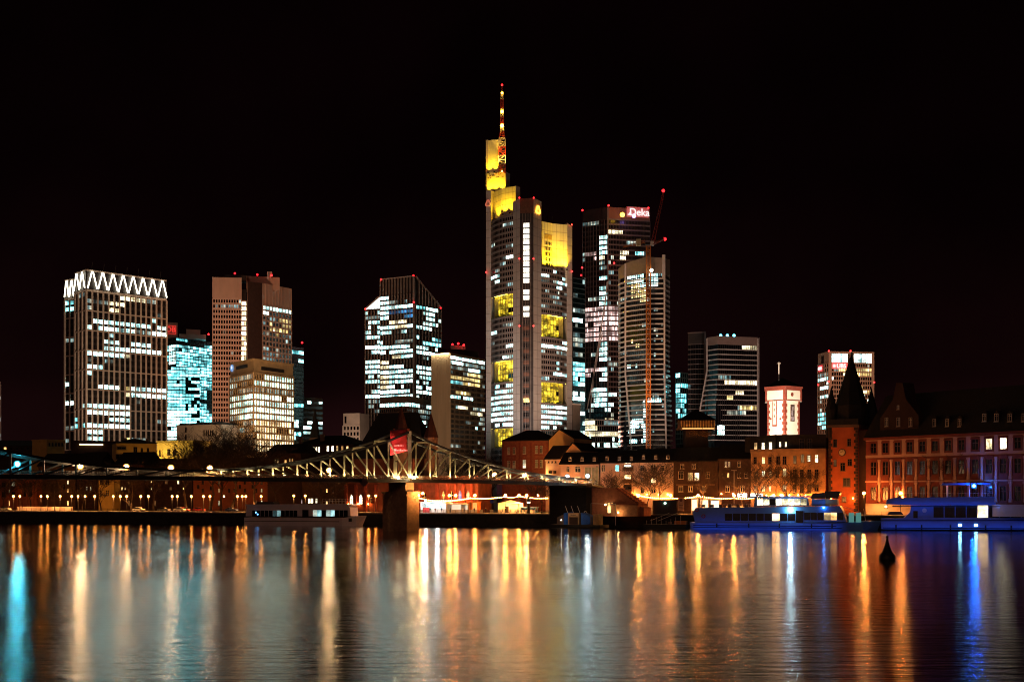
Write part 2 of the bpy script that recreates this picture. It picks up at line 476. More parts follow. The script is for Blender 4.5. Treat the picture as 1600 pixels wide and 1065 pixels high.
mb = MB()
a, c = bank_pt(-2500, 1.5), bank_pt(2500, 1.5)
mb.quad((-2500, -900, 0), (2500, -900, 0), (c.x, c.y, 0), (a.x, a.y, 0))
o = mb.build('river_water', WATER); o['kind'] = 'structure'
PAVE = mat('promenade_paving', (0.26, 0.22, 0.19), rough=0.85, var=0.3, scale=0.4)
ASPH = mat('asphalt', (0.05, 0.047, 0.045), rough=0.85, var=0.3, scale=0.8)
mb = MB()
mb.quad((a.x, a.y, GZ), (c.x, c.y, GZ), (9000, 12000, GZ), (-9000, 12000, GZ))
o = mb.build('ground', ASPH); o['kind'] = 'structure'
QUAY = mat('quay_stone', (0.018, 0.014, 0.014), rough=0.9, var=0.5, scale=0.5, bump=0.5)
qf = frame(bank_pt(-700), bank_pt(700))
mb = MB(); mb.fbox(qf, 0, qf.L, 0, 1.6, -2, GZ - 0.35)
o = mb.build('quay_wall', QUAY); o['kind'] = 'structure'
QT = o
me = MB(); me.box(0, 2.96, -0.15, 0.9, 0, 0.38); me = me.mesh('coping_stone', mat('coping', (0.12, 0.095, 0.085), rough=0.8, var=0.3, scale=0.9))
k = 0
u = qf.L / 2 - 258
while u < qf.L / 2 + 258:
    oo = inst('coping_stone', me, QT, qf(u, 0, GZ - 0.348), qf.rz); u += 3.0
mb = MB(); mb.fbox(qf, 0, qf.L, 0.95, 9.0, GZ + 0.0, GZ + 0.06); o = mb.build('promenade', PAVE); o['kind'] = 'structure'
mb = MB(); mb.fbox(qf, 0, qf.L, 9.0, 9.25, GZ, GZ + 0.14); o = mb.build('kerb', mat('kerb', (0.25, 0.22, 0.2))); o['kind'] = 'structure'
mb = MB(); mb.fbox(qf, 0, qf.L, 9.26, 17.5, GZ - 0.5, GZ + 0.005); o = mb.build('quay_road', ASPH); o['kind'] = 'structure'
mb = MB()
u = qf.L / 2 - 258
while u < qf.L / 2 + 258:
    mb.quad(qf(u, 13.3, GZ + 0.010), qf(u + 3, 13.3, GZ + 0.010), qf(u + 3, 13.45, GZ + 0.010), qf(u, 13.45, GZ + 0.010)); u += 8
o = mb.build('road_marking', mat('road_paint', (0.75, 0.73, 0.7))); o['kind'] = 'structure'
def quay(px, v, z=GZ + 0.06):
    """a point on the quay: picture column and metres behind the edge"""
    D0 = bankY(px); k = (px - 800) / F
    # along the line of sight, v metres past the edge (measured square to it)
    D = (440.0 + v * 0.941 + 0.36 * 0.339 * v) / (1 + 0.36 * k)
    return Vector((k * D, D, z))

# ------------------------------------------------------------------ towers
# broad office tower with the zigzag crown
zt = Z(421, 800)
C = P2(135, 800); R = P2(260, depth_at(438, zt)); Lp = P2(117.5, depth_at(427, zt)); L1 = P2(117.5, depth_at(435.5, zt)); L0 = P2(102, depth_at(437.5, zt))
t1 = thing('office_tower', 'broad dark office tower with white zigzag light tubes round its crown', 'tower', (C.x, C.y, GZ))
TF = mat('tower_mullion', (0.72, 0.60, 0.50), rough=0.6, var=0.12, scale=0.2)
body(t1, [L0, L1, Lp, C, R, farther(R, 30), farther(L0, 30)], GZ, zt, DARKW)
city_glow_spot(t1, 190, 690, 22, 195, 560, 815, .75, (1, .66, .44))
zc = Z(454, 800)
r1 = [(136, 258, 501, 511, 'cool', .75), (104, 117, 463, 487, 'teal', .9), (185, 224, 455, 471, 'warm', .8), (167, 224, 470, 485, 'warm', .85), (225, 248, 463, 485, 'dim', .7),
      (137, 160, 463, 474, 'dim', .6), (170, 214, 500, 521, 'cool', .85), (235, 258, 499, 523, 'bright', .8), (214, 234, 505, 530, 'dim', .7), (145, 167, 512, 525, 'bright', .9),
      (157, 190, 525, 538, 'cool', .7), (192, 205, 551, 564, 'warm', 1), (136, 250, 537, 556, 'bright', .8), (150, 185, 552, 562, 'dim', .6),
      (136, 160, 571, 584, 'bright', .95), (206, 258, 601, 625, 'bright', .93), (192, 204, 612, 624, 'warm', 1), (152, 188, 596, 610, 'cool', .5),
      (136, 205, 631, 647, 'bright', .97), (136, 205, 655, 669, 'bright', .98), (136, 165, 669, 690, 'cool', .9), (192, 204, 560, 690, 'yellow', .45), (103, 117, 600, 636, 'cool', .7),
      (117, 135, 655, 668, 'teal', .9), (103, 135, 500, 600, 'dim', .12), (170, 205, 484, 500, 'yellow', .3)]
nr = int((zc - Z(708, 800)) / 3.72)
for i, (a, c, nc) in enumerate(((L0, L1, 2), (Lp, C, 3), (C, R, 15))):
    facade(t1, a, c, zc, nr, 3.72, nc, pier=0.26, band=0.42, depth=0.55, wall=TF, rules=r1, base=0.09, split=3, seed=3 + i, bandmat=TF, every=3, bscale=.4)
WH = emit('zigzag_tube', (1.0, 0.92, 0.70), 3.4)
CROWN = mat('crown_panel', (0.42, 0.33, 0.18), rough=0.6, var=0.2, scale=0.3)
for a, c, nz_ in ((L0, L1, 2), (Lp, C, 2), (C, R, 8)):
    fr = frame(a, c)
    mb = MB(); mb.fbox(fr, 0, fr.L, -0.5, -0.02, zc + 0.3, zc + 0.9); mb.fbox(fr, 0, fr.L, -0.5, -0.02, zt - 0.7, zt + 0.1); mb.build('crown_rail', TF, t1, kind='stuff')
    for k in range(nz_ * 2):
        du = fr.L / (nz_ * 2); up = k % 2 == 0
        p0 = fr(k * du + 0.35, -0.9, zc + 1.6 if up else zt - 0.9); p1 = fr((k + 1) * du - 0.35, -0.9, zt - 0.9 if up else zc + 1.6)
        mb = MB(); mb.tube(p0, p1, 0.36, n=6); mb.build('zigzag_tube', WH, t1)
    for k in range(nz_ * 2 + 1):
        u = fr.L * k / (nz_ * 2)
        mb = MB(); mb.fbox(fr, u - 0.12, u + 0.12, -0.45, -0.05, zc + 0.9, zt - 0.7); mb.build('crown_post', DARKW, t1)
fr = frame(C, R)
for k in range(7):
    u = fr.L * (k + 0.6) / 7
    mb = MB(); mb.bar(fr(u, 2, zt), fr(u + 0.6, 2, zt + 5.0), 0.35); mb.build('roof_mast', STEELD, t1)

# teal glass block
zt = Z(527, 1000)
C = P2(275, 1000); R = P2(331, depth_at(535, zt)); Lp = P2(258.5, depth_at(530, zt))
t = thing('glass_block', 'teal glowing glass office block beside the zigzag crowned tower', 'tower', (C.x, C.y, GZ))
body(t, quad_plan(Lp, C, R), GZ, zt, GLASS_T)
TM = mat('teal_mullion', (0.10, 0.17, 0.18), rough=0.4, metal=0.4)
r2 = [(259, 331, 528, 539, 'teal', .15), (262, 274, 540, 572, 'cool', .85), (276, 331, 541, 600, 'teal', .95), (290, 331, 600, 660, 'teal', .7), (300, 331, 660, 690, 'teal', .3)]
facade(t, Lp, C, zt, 33, 2.36, 3, pier=.14, band=.26, depth=.3, wall=TM, glass=GLASS_T, rules=r2, base=.2, basekey='teal', seed=21, bandmat=TM, split=2)
facade(t, C, R, zt, 33, 2.36, 13, pier=.10, band=.28, depth=.3, wall=TM, glass=GLASS_T, rules=r2, base=.3, basekey='teal', seed=22, bandmat=TM)
z2 = Z(571, 985); A = P2(258, 990); B2 = P2(312, 1000)
body(t, [A, B2, farther(B2, 8), farther(A, 8)], GZ, z2, GLASS_T, 'front_wing')
facade(t, A, B2, z2, 23, 2.36, 12, pier=.10, band=.28, depth=.3, wall=TM, glass=GLASS_T, rules=[(258, 273, 575, 640, 'teal', .9), (273, 290, 575, 640, 'teal', .95), (258, 282, 640, 700, 'cool', .8), (290, 312, 572, 600, 'teal', .6)],
       base=.6, basekey='teal', seed=23, bandmat=TM)
A = P2(260, 1010); B2 = P2(277.5, 1014); zz = Z(503, 1010)
body(t, [A, B2, farther(B2, 10), farther(A, 10)], zt, zz, WHITEC, 'plant_room')
fr = frame(A, B2); me = text_mesh('DB', 5.2, 0.15, emit('sign_red', (1.0, 0.04, 0.03), .55, sample=False), 0.05)
u, z, D = on_face(fr, 267, 515); inst('lettering', me, t, fr(u, -0.25, z), fr.rz)
mb = MB()
for (a0, a1, b0, b1) in ((-3.7, 3.7, 2.75, 3.0), (-3.7, 3.7, -3.0, -2.75), (-3.7, -3.45, -2.75, 2.75), (3.45, 3.7, -2.75, 2.75)):
    mb.fbox(fr, u + a0, u + a1, -0.35, -0.1, z + b0, z + b1)
mb.build('sign_border', MATS['sign_red'], t)
A = P2(291, 1012); B2 = P2(313, 1016)
body(t, [A, B2, farther(B2, 10), farther(A, 10)], zt, Z(514, 1012), WHITEC, 'lift_housing')
A = P2(280, 1008); B2 = P2(322, 1013)
body(t, [A, B2, farther(B2, 10), farther(A, 10)], zt, Z(522, 1010), WHITEC, 'roof_storey')
beacon(t, P(326, 522, 1012), 1.0)

# twin concrete tower
zt = Z(433, 850)
A = P2(332.5, 850); B2 = P2(377, 852)
t3 = thing('concrete_tower', 'tall pinkish concrete tower in two halves with lit stair strip', 'tower', (A.x, A.y, GZ))
body(t3, [A, B2, farther(B2, 26), farther(A, 26)], GZ, zt, CONC)
city_glow_spot(t3, 400, 740, 30, 395, 540, 860, .80, (1, .42, .20))
facade(t3, A, B2, Z(466, 850), 24, 3.13, 11, pier=.34, band=.42, depth=.35, wall=CONC, rules=[(332, 378, 477, 482, 'dim', .5), (352, 375, 630, 645, 'cool', .35)], base=.03, basekey='dim', seed=31)
fr = frame(A, B2)
for k in range(12):
    mb = MB(); u = fr.L * k / 11; mb.fbox(fr, u - 0.22, u + 0.22, -0.35, -0.02, Z(465, 850), zt); mb.build('facade_rib', CONC, t3)
A2 = P2(377.2, 856); B3 = P2(385, 857)
body(t3, [A2, B3, farther(B3, 26), farther(A2, 26)], GZ, Z(452, 856), DARKW, 'stair_core')
facade(t3, A2, B3, Z(470, 856), 30, 3.05, 2, pier=.18, band=.25, depth=.15, wall=CONC, rules=[(370, 390, 400, 570, 'warm', .95)], base=.3, seed=32, piers=False)
zt2 = Z(442, 862); C = P2(410, 862); R = P2(455, depth_at(451, zt2)); Lp = P2(386.5, 856)
body(t3, [Lp, C, R, farther(R, 26), farther(Lp, 26)], GZ, zt2, CONC, 'east_half')
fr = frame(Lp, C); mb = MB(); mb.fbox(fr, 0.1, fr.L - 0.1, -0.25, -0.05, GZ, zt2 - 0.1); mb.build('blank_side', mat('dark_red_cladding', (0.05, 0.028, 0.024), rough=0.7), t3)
facade(t3, C, R, Z(476, 862), 20, 3.13, 9, pier=.26, band=.34, depth=.35, wall=CONC, rules=[(420, 455, 475, 488, 'cool', .75), (410, 420, 475, 492, 'cool', .6), (421, 455, 500, 524, 'yellow', .75), (410, 420, 538, 560, 'dim', .6)], base=.14, basekey='dim', seed=33)
fr = frame(C, R)
for k in range(10):
    mb = MB(); u = fr.L * k / 9; mb.fbox(fr, u - 0.22, u + 0.22, -0.35, -0.02, Z(475, 862), zt2); mb.build('facade_rib', CONC, t3)
A = P2(385, 866); B2 = P2(437, 872)
body(t3, [A, B2, farther(B2, 15), farther(A, 15)], zt2 - 3, Z(431, 866), CONC, 'penthouse')
A = P2(351, 860); B2 = P2(384, 862)
body(t3, [A, B2, farther(B2, 13), farther(A, 13)], zt, Z(429, 860), DARKW, 'plant_room')
for px, py in ((367, 427), (402, 429), (424.5, 430)): beacon(t3, P(px, py, 868), 0.9)
for k in range(4):
    mb = MB(); p = P(418 + k * 2.2, 437, 869); mb.tube(p, p + Vector((0, 0, 5)), 0.3); mb.build('antenna', METALW, t3)

# tan stone office cube in front of it
zt = Z(560, 650); C = P2(396, 650); Lp = P2(360, depth_at(568, zt)); R = P2(458, depth_at(569, zt))
t = thing('stone_office', 'tan stone office cube with rows of brightly lit windows', 'office building', (C.x, C.y, GZ))
body(t, quad_plan(Lp, C, R), GZ, zt, STONE)
city_glow_spot(t, 385, 585, 18, 405, 600, 655, 1.4, (1, .58, .27), 80)
r4 = [(360, 396, 583, 617, 'dim', .8), (360, 396, 617, 652, 'cool', .95), (360, 396, 652, 665, 'dim', .25), (396, 412, 583, 594, 'dim', .1), (396, 458, 583, 605, 'cool', .9), (396, 458, 605, 618, 'dim', .9), (396, 458, 618, 660, 'bright', .96),
      (396, 458, 660, 672, 'warm', .35), (396, 458, 672, 706, 'warm', .9), (360, 396, 665, 706, 'dim', .6)]
zz = Z(582, 650)
facade(t, Lp, C, zz, 12, 3.06, 12, pier=.30, band=.30, depth=.4, wall=STONE, rules=r4, seed=41, split=2)
facade(t, C, R, zz, 12, 3.06, 16, pier=.30, band=.30, depth=.4, wall=STONE, rules=r4, seed=42, split=2)
for (a, c, x0, x1, y0) in ((Lp, C, 369, 387, 575), (C, R, 408, 444, 575)):
    fr = frame(a, c); u0, z, D = on_face(fr, x0, y0); u1, _, _ = on_face(fr, x1, y0)
    mb = MB(); mb.fbox(fr, u0, u1, -0.1, -0.02, z - 0.8, z + 0.8); mb.build('vent_slot', DARKW, t)
    mb = MB(); mb.fbox(fr, 0, fr.L, -0.45, -0.02, zt - 0.6, zt + 0.15); mb.build('cornice', STONE, t)
fr = frame(Lp, C); u, z, D = on_face(fr, 363.5, 575)
mb = MB(); mb.tube(fr(u, -0.6, z), fr(u, -0.2, z), 1.7, n=20); mb.build('round_emblem', emit('emblem_blue', (0.1, 0.35, 0.8), 0.5, sample=False), t)
mb = MB(); mb.tube(fr(u + .3, -0.75, z + .2), fr(u + .3, -0.62, z + .2), 0.8, n=16); mb.build('emblem_core', emit('emblem_white', (0.8, 0.9, 1), 0.7, sample=False), t)

# dark teal slab behind it, low block with long windows, church spire
zt = Z(541, 1100); A = P2(454, 1100); B2 = P2(474.5, 1112)
t = thing('slim_slab', 'slim dark teal glass slab with cyan band and red beacon', 'tower', (A.x, A.y, GZ))
body(t, [A, B2, farther(B2, 25), farther(A, 25)], GZ, zt, GLASS_T)
facade(t, A, B2, Z(546, 1100), 34, 3.2, 5, pier=.1, band=.18, depth=.25, wall=TM, glass=GLASS_T, rules=[(450, 480, 546, 553, 'teal', 1), (466, 475, 553, 568, 'cool', .7), (455, 466, 655, 668, 'bright', .7), (455, 464, 675, 690, 'bright', .8)], base=.02, basekey='teal', seed=51, bandmat=TM, piers=False)
beacon(t, P(472, 535, 1105), 1.2)
zt = Z(620, 1000); A = P2(474, 1000); B2 = P2(504, 1012)
t = thing('low_block', 'low dark office block with a few long white lit windows', 'office building', (A.x, A.y, GZ))
body(t, [A, B2, farther(B2, 25), farther(A, 25)], GZ, zt, mat('grey_cladding', (0.12, 0.10, 0.10), var=.2))
facade(t, A, B2, Z(624, 1000), 11, 3.6, 5, pier=.06, band=.5, depth=.2, wall=MATS['grey_cladding'], rules=[(480, 488, 628, 636, 'bright', .7), (496, 505, 628, 636, 'bright', .9), (496, 505, 655, 665, 'bright', .9), (474, 492, 660, 672, 'bright', .8), (474, 484, 675, 684, 'cool', .6)], base=.06, seed=52, piers=False)
c0 = P2(492, 700)
t = thing('church_spire', 'thin dark church spire between slim teal slab and bridge', 'church', (c0.x, c0.y, GZ))
mb = MB(); oc = [(c0.x + 2.6 * math.cos(i * math.pi / 4), c0.y + 2.6 * math.sin(i * math.pi / 4)) for i in range(8)]
mb.pyramid(oc, Z(684, 700), P(492, 634, 700)); mb.build('spire', ROOF, t)
mb = MB(); mb.box(c0.x - 2.4, c0.x + 2.4, c0.y - 2.4, c0.y + 2.4, GZ, Z(684, 700)); mb.build('tower_shaft', BROWN, t)

# small cream block
zt = Z(645, 600); A = P2(536.5, 603); C = P2(562, 600); R = P2(577, 612)
CREAM = mat('cream_render', (0.60, 0.52, 0.44), var=.1, scale=.3)
t = thing('cream_block', 'small cream apartment block with square windows left of church roof', 'office building', (C.x, C.y, GZ))
body(t, quad_plan(A, C, R), GZ, zt, CREAM)
city_glow_spot(t, 556, 560, 20, 556, 660, 602, 1.1)
facade(t, A, C, Z(664, 600), 6, 2.4, 5, pier=.4, band=.4, depth=.25, wall=CREAM, rules=[], base=.03, seed=53)
fr = frame(A, C); u0, z0, _ = on_face(fr, 538.5, 661); u1, z1, _ = on_face(fr, 541.5, 650)
mb = MB(); mb.fbox(fr, u0, u1, -.1, -.02, z0, z1); mb.build('tall_window', GLASS, t)

# pale gridded tower with cut-off shoulders
zt = Z(432, 900)
C = P2(646, 900); Lm = P2(594.5, depth_at(437.5, zt)); L0 = P2(571, 919); Rm = P2(649.5, 902); R = P2(689, 926)
t7 = thing('gridded_tower', 'pale gridded office tower with sloping shoulders and red corner beacons', 'tower', (C.x, C.y, GZ))
zl0, zl1, zr = Z(484, 919), Z(463, 914), Z(482, 926)
body(t7, [Lm, C, Rm, farther(Rm, 30), farther(Lm, 30)], GZ, zt, DARKW)
city_glow_spot(t7, 620, 810, 34, 630, 520, 905, 1.1)
mb = MB(); mb.prism([L0, Lm, farther(Lm, 30), farther(L0, 30)], GZ, [zl0, zl1, zl1, zl0]); mb.build('west_shoulder', DARKW, t7)
mb = MB(); mb.prism([Rm, R, farther(R, 26), farther(Rm, 26)], GZ, [zt - .01, zr, zr, zt - .01]); mb.build('east_shoulder', DARKW, t7)
WG = mat('white_grid', (0.66, 0.58, 0.54), rough=.5, var=.1, scale=.2)
r7 = [(571, 594, 483, 492, 'bright', .95), (571, 594, 492, 502, 'dim', .8), (594, 610, 462, 497, 'bright', .95), (610, 645, 468, 474, 'dim', .8), (610, 645, 474, 484, 'bright', .9), (609, 645, 484, 494, 'blue', .9),
      (609, 636, 501, 511, 'warm', .9), (594, 609, 510, 521, 'cool', .9), (571, 594, 509, 519, 'cool', .7), (630, 672, 506, 517, 'bright', .9), (600, 645, 520, 534, 'dim', .6), (571, 600, 528, 540, 'cool', .6), (662, 689, 530, 540, 'teal', .9), (571, 683, 540, 556, 'bright', .85),
      (594, 609, 559, 577, 'warm', .9), (612, 625, 556, 566, 'warm', .4), (571, 594, 560, 572, 'cool', .5), (571, 675, 572, 588, 'bright', .85), (571, 594, 588, 612, 'cool', .65), (594, 609, 588, 606, 'warm', .85), (609, 675, 588, 600, 'cool', .5), (571, 675, 604, 620, 'bright', .9), (571, 594, 620, 650, 'dim', .5),
      (646, 689, 470, 482, 'teal', .7), (660, 680, 482, 495, 'cool', .5), (646, 660, 482, 495, 'dim', .4), (646, 689, 556, 572, 'dim', .35)]
fh = 3.2
facade(t7, L0, Lm, zl0 - .6, 24, fh, 5, pier=.24, band=.34, depth=.45, wall=WG, rules=r7, base=.4, basekey='cool', split=2, seed=71, bandmat=DARKW)
facade(t7, Lm, C, zt - 10.5, 29, fh, 11, pier=.24, band=.34, depth=.45, wall=WG, rules=r7, base=.32, basekey='cool', split=2, seed=72, bandmat=DARKW)
facade(t7, Rm, R, zr - .4, 24, fh, 8, pier=.24, band=.34, depth=.45, wall=WG, rules=r7, base=.3, basekey='cool', split=2, seed=73, bandmat=DARKW)
fr = frame(Lm, C)
for k in range(12):
    mb = MB(); u = fr.L * k / 11; mb.fbox(fr, u - .25, u + .25, -.47, -.02, zt - 10.4, zt); mb.build('crown_fin', WG, t7)
mb = MB(); mb.fbox(fr, -.3, fr.L + .3, -.5, -.02, zt, zt + .7); mb.build('crown_rail', WG, t7)
fr = frame(C, Rm); mb = MB(); mb.fbox(fr, -.6, .9, -.6, -.02, GZ, zt + .2); mb.build('corner_pier', WG, t7)
mb = MB(); mb.fbox(fr, 1.0, fr.L, -.3, -.02, GZ, zt - .3); mb.build('corner_glass', GLASS, t7)
fr = frame(Rm, R)
for k in range(1, 8):
    u = fr.L * k / 8; z1 = zt + (zr - zt) * k / 8
    mb = MB(); mb.fbox(fr, u - .25, u + .25, -.47, -.02, zr - .3, z1); mb.build('crown_fin', WG, t7)
mb = MB(); mb.bar(fr(0, -.4, zt + .2), fr(fr.L + .3, -.4, zr + .2), .9, .9); mb.build('sloping_edge', WG, t7)
fr = frame(L0, Lm)
for k in range(5):
    u0, u1 = fr.L * (k + .08) / 5, fr.L * (k + .92) / 5
    f0, f1 = u0 / fr.L, u1 / fr.L; z0 = zl0 + .3; 
    mb = MB(); mb.quad(fr(u0, -.3, z0), fr(u1, -.3, z0), fr(u1, -.3, zl0 + (zl1 - zl0) * f1), fr(u0, -.3, zl0 + (zl1 - zl0) * f0))
    mb.build('shoulder_light', emit('shoulder_light', (.95, 1, .95), 1.1, sample=False), t7)
mb = MB(); mb.bar(fr(-.3, -.5, zl0 + .3), fr(fr.L, -.5, zl1 + .3), .8, .8); mb.build('sloping_edge', WG, t7)
for px, py, D in ((595.5, 437, 914), (646, 431, 900), (571, 483, 918), (688.5, 481.5, 925), (646.5, 472.5, 897)): beacon(t7, P(px, py - .5, D), .85)

# brown block in front
zt = Z(618, 800); C = P2(636, 800); Lp = P2(593.5, depth_at(620.5, zt)); R = P2(675, depth_at(624, zt))
t = thing('brown_block', 'low brown office block with one row of lit windows', 'office building', (C.x, C.y, GZ))
body(t, quad_plan(Lp, C, R), GZ, zt, BROWN)
rb = [(594, 675, 627, 637, 'cool', .85), (652, 675, 640, 655, 'dim', .6), (655, 672, 655, 676, 'cool', .4)]
facade(t, Lp, C, Z(627, 800), 10, 3.1, 14, pier=.22, band=.35, depth=.25, wall=BROWN, rules=rb, seed=81)
facade(t, C, R, Z(627, 800), 10, 3.1, 12, pier=.22, band=.35, depth=.25, wall=BROWN, rules=rb, base=.06, seed=82)

# banded slab with a blank gable lit from its top edge
zt = Z(551, 780); C = P2(704, 780); Lp = P2(673.5, depth_at(553, zt)); R = P2(757.5, depth_at(561, zt))
GABLE = mat('gable_stone', (0.52, 0.40, 0.27), rough=.8, var=.12, scale=.25, stretch=(1, 1, .1))
t8 = thing('banded_slab', 'slab office block with blank gable and long bands of lit windows', 'office building', (C.x, C.y, GZ))
body(t8, quad_plan(Lp, C, R), GZ, zt, GABLE)
city_glow_spot(t8, 710, 700, 24, 712, 640, 790, .45, (1, .6, .34))
r8 = [(704, 757, 553, 569, 'bright', .92), (704, 757, 569, 577, 'dim', .9), (730, 757, 577, 583, 'cool', .7), (704, 752, 585, 594, 'yellow', .85), (704, 718, 594, 602, 'teal', .9), (722, 750, 594, 603, 'yellow', .7), (704, 735, 608, 618, 'yellow', .8), (722, 750, 604, 615, 'warm', .5), (704, 720, 618, 626, 'cool', .8), (725, 740, 620, 629, 'bright', .9),
      (716, 733, 632, 642, 'warm', .8), (737, 757, 640, 652, 'warm', .85), (704, 725, 645, 690, 'teal', .3), (729, 745, 662, 670, 'cool', .5), (740, 746, 686, 694, 'bright', .9)]
facade(t8, C, R, zt - 1.0, 21, 2.72, 14, pier=.12, band=.36, depth=.3, wall=METALW, rules=r8, base=.3, basekey='dim', split=2, seed=83, bandmat=mat('band_stone', (.40, .30, .20)), piers=False)
fr = frame(Lp, C)
for k in range(1, 9):
    mb = MB(); u = fr.L * k / 9; mb.fbox(fr, u - .09, u + .09, -.12, -.02, GZ, zt - .8); mb.build('gable_rib', GABLE, t8)
mb = MB(); mb.fbox(fr, -.2, fr.L + .2, -1.5, .0, zt - .3, zt + .3); mb.build('gable_cornice', GABLE, t8)
mb = MB(); mb.fbox(fr, .3, fr.L - .3, -1.4, -1.1, zt - .45, zt - .302); mb.build('wash_light', emit('wash_light', (1, .82, .5), 26), t8)
A = P2(684, 795); B2 = P2(748, 812)
body(t8, [A, B2, farther(B2, 10), farther(A, 10)], zt - 1, Z(544, 795), DARKW, 'plant_room')
A = P2(704, 800); B2 = P2(727, 804)
body(t8, [A, B2, farther(B2, 5), farther(A, 5)], Z(545, 800), Z(539, 800), WHITEC, 'lift_housing')
for px, py in ((707, 538), (716, 536.5), (724.5, 539)): beacon(t8, P(px, py, 801), .9)

# ------------------------------------------------------------------ the tallest tower: three piers, curved fronts, sky gardens
PIER = mat('pier_cladding', (0.60, 0.53, 0.49), rough=.6, var=.08, scale=.2)
OFFW = mat('office_band', (0.28, 0.23, 0.21), rough=.6, var=.2, scale=.2)
YELW = mat('screen_white', (0.72, 0.68, 0.55), rough=.7, var=.08, scale=.2, stretch=(1, 1, .2))
c0 = P2(824, 980)
t9 = thing('tallest_tower', 'tallest tower with pale piers, yellow lit crown and red lattice mast', 'tower', (c0.x, c0.y, GZ))
zf = Z(309, 980)
fl, fm, fn, fr_ = P2(801.5, 990), P2(812.5, 982), P2(833.5, 980), P2(846, 989)
mb = MB(); mb.prism([fl, fm, fm + Vector((0, 16)), fl + Vector((3, 16))], GZ, [Z(313, 985), zf, zf, Z(313, 985)]); mb.build('front_pier', PIER, t9)
mb = MB(); mb.prism([fn, fr_, fr_ + Vector((-3, 16)), fn + Vector((0, 16))], GZ, [zf, Z(313, 985), Z(313, 985), zf]); mb.build('front_pier', PIER, t9)
mb = MB(); mb.prism([fm + Vector((.02, 1.0)), fn + Vector((-.02, 1.0)), fn + Vector((-.02, 15)), fm + Vector((.02, 15))], GZ, zf - .05); mb.build('stair_shaft', DARKW, t9)
mb = MB(); mb.prism([fm + Vector((.03, .2)), fn + Vector((-.03, .2)), fn + Vector((-.03, .9)), fm + Vector((.03, .9))], Z(332, 980), zf - .1); mb.build('shaft_head', mat('brown_panel', (.16, .07, .045)), t9)
sf = frame(fm + Vector((0, .9)), fn + Vector((0, .9)))
# panel joints on the piers
for (a, c) in ((fl, fm), (fn, fr_)):
    f = frame(a, c)
    for k in range(34):
        z = zf - 8 - k * 6.1
        mb = MB(); mb.fbox(f, 0.05, f.L - .05, -.06, -.02, z - .12, z + .12); mb.build('panel_joint', OFFW, t9)
    mb = MB(); mb.fbox(f, f.L * .5 - .1, f.L * .5 + .1, -.06, -.02, GZ, zf - 3); mb.build('panel_joint', OFFW, t9)
BR = emit('stair_window', (1, .93, .76), 1.5, sample=False)
u0, _, _ = on_face(sf, 818, 400); u1, _, _ = on_face(sf, 827, 400)
me = MB(); me.box(0, u1 - u0, -.12, -.02, 0, 3.1); me = me.mesh('stair_window', BR)
me2 = MB(); me2.box(0, u1 - u0, -.12, -.02, 0, 2.6); me2 = me2.mesh('stair_window', GLASS)
me3 = MB(); me3.box(0, u1 - u0, -.12, -.02, 0, 2.6); me3 = me3.mesh('stair_panel', MATS['brown_panel'])
for k, py in enumerate([352, 361, 369.5, 378, 387, 395.5, 404, 412.5, 421.5, 430, 438.5, 456, 465, 482, 491.5]):
    inst('stair_window', me, t9, sf(u0, 0, Z(py + 3, 981)), sf.rz)
for py in range(503, 690, 9):
    inst('stair_window' if py % 2 else 'stair_panel', me2 if py % 2 else me3, t9, sf(u0, 0, Z(py + 3, 981)), sf.rz)
inst('stair_window', pane_mesh(u1 - u0, 3, 'yellow', 1), t9, sf((u0 + u1) / 2, -.13, Z(625, 981)), sf.rz)
for k in range(1, 5):
    u = sf.L * k / 5 
    mb = MB(); mb.fbox(sf, u - .1, u + .1, -.25, -.02, GZ, Z(333, 981)); mb.build('shaft_rail', OFFW, t9)
for py in range(340, 690, 9):
    mb = MB(); mb.fbox(sf, 0.05, sf.L - .05, -.2, -.02, Z(py, 981) - .1, Z(py, 981) + .1); mb.build('shaft_rail', STEELD, t9)
# left and right piers
ll, lr = P2(759.5, 1020), P2(767, 1017)
LZ = Z(298, 1020)
mb = MB(); mb.prism([ll, lr, lr + Vector((4, 14)), ll + Vector((2, 14))], GZ, LZ); mb.build('west_pier', PIER, t9)
rl, rr = P2(886, 1014), P2(894, 1019)
RZ = Z(348, 1014)
mb = MB(); mb.prism([rl, rr, rr + Vector((-2, 14)), rl + Vector((-4, 14))], GZ, [RZ, RZ - 2, RZ - 2, RZ]); mb.build('east_pier', PIER, t9)
for (a, c, zz) in ((ll, lr, LZ), (rl, rr, RZ)):
    f = frame(a, c)
    for k in range(30):
        z = zz - 10 - k * 6.1
        mb = MB(); mb.fbox(f, 0.05, f.L - .05, -.06, -.02, z - .12, z + .12); mb.build('panel_joint', OFFW, t9)
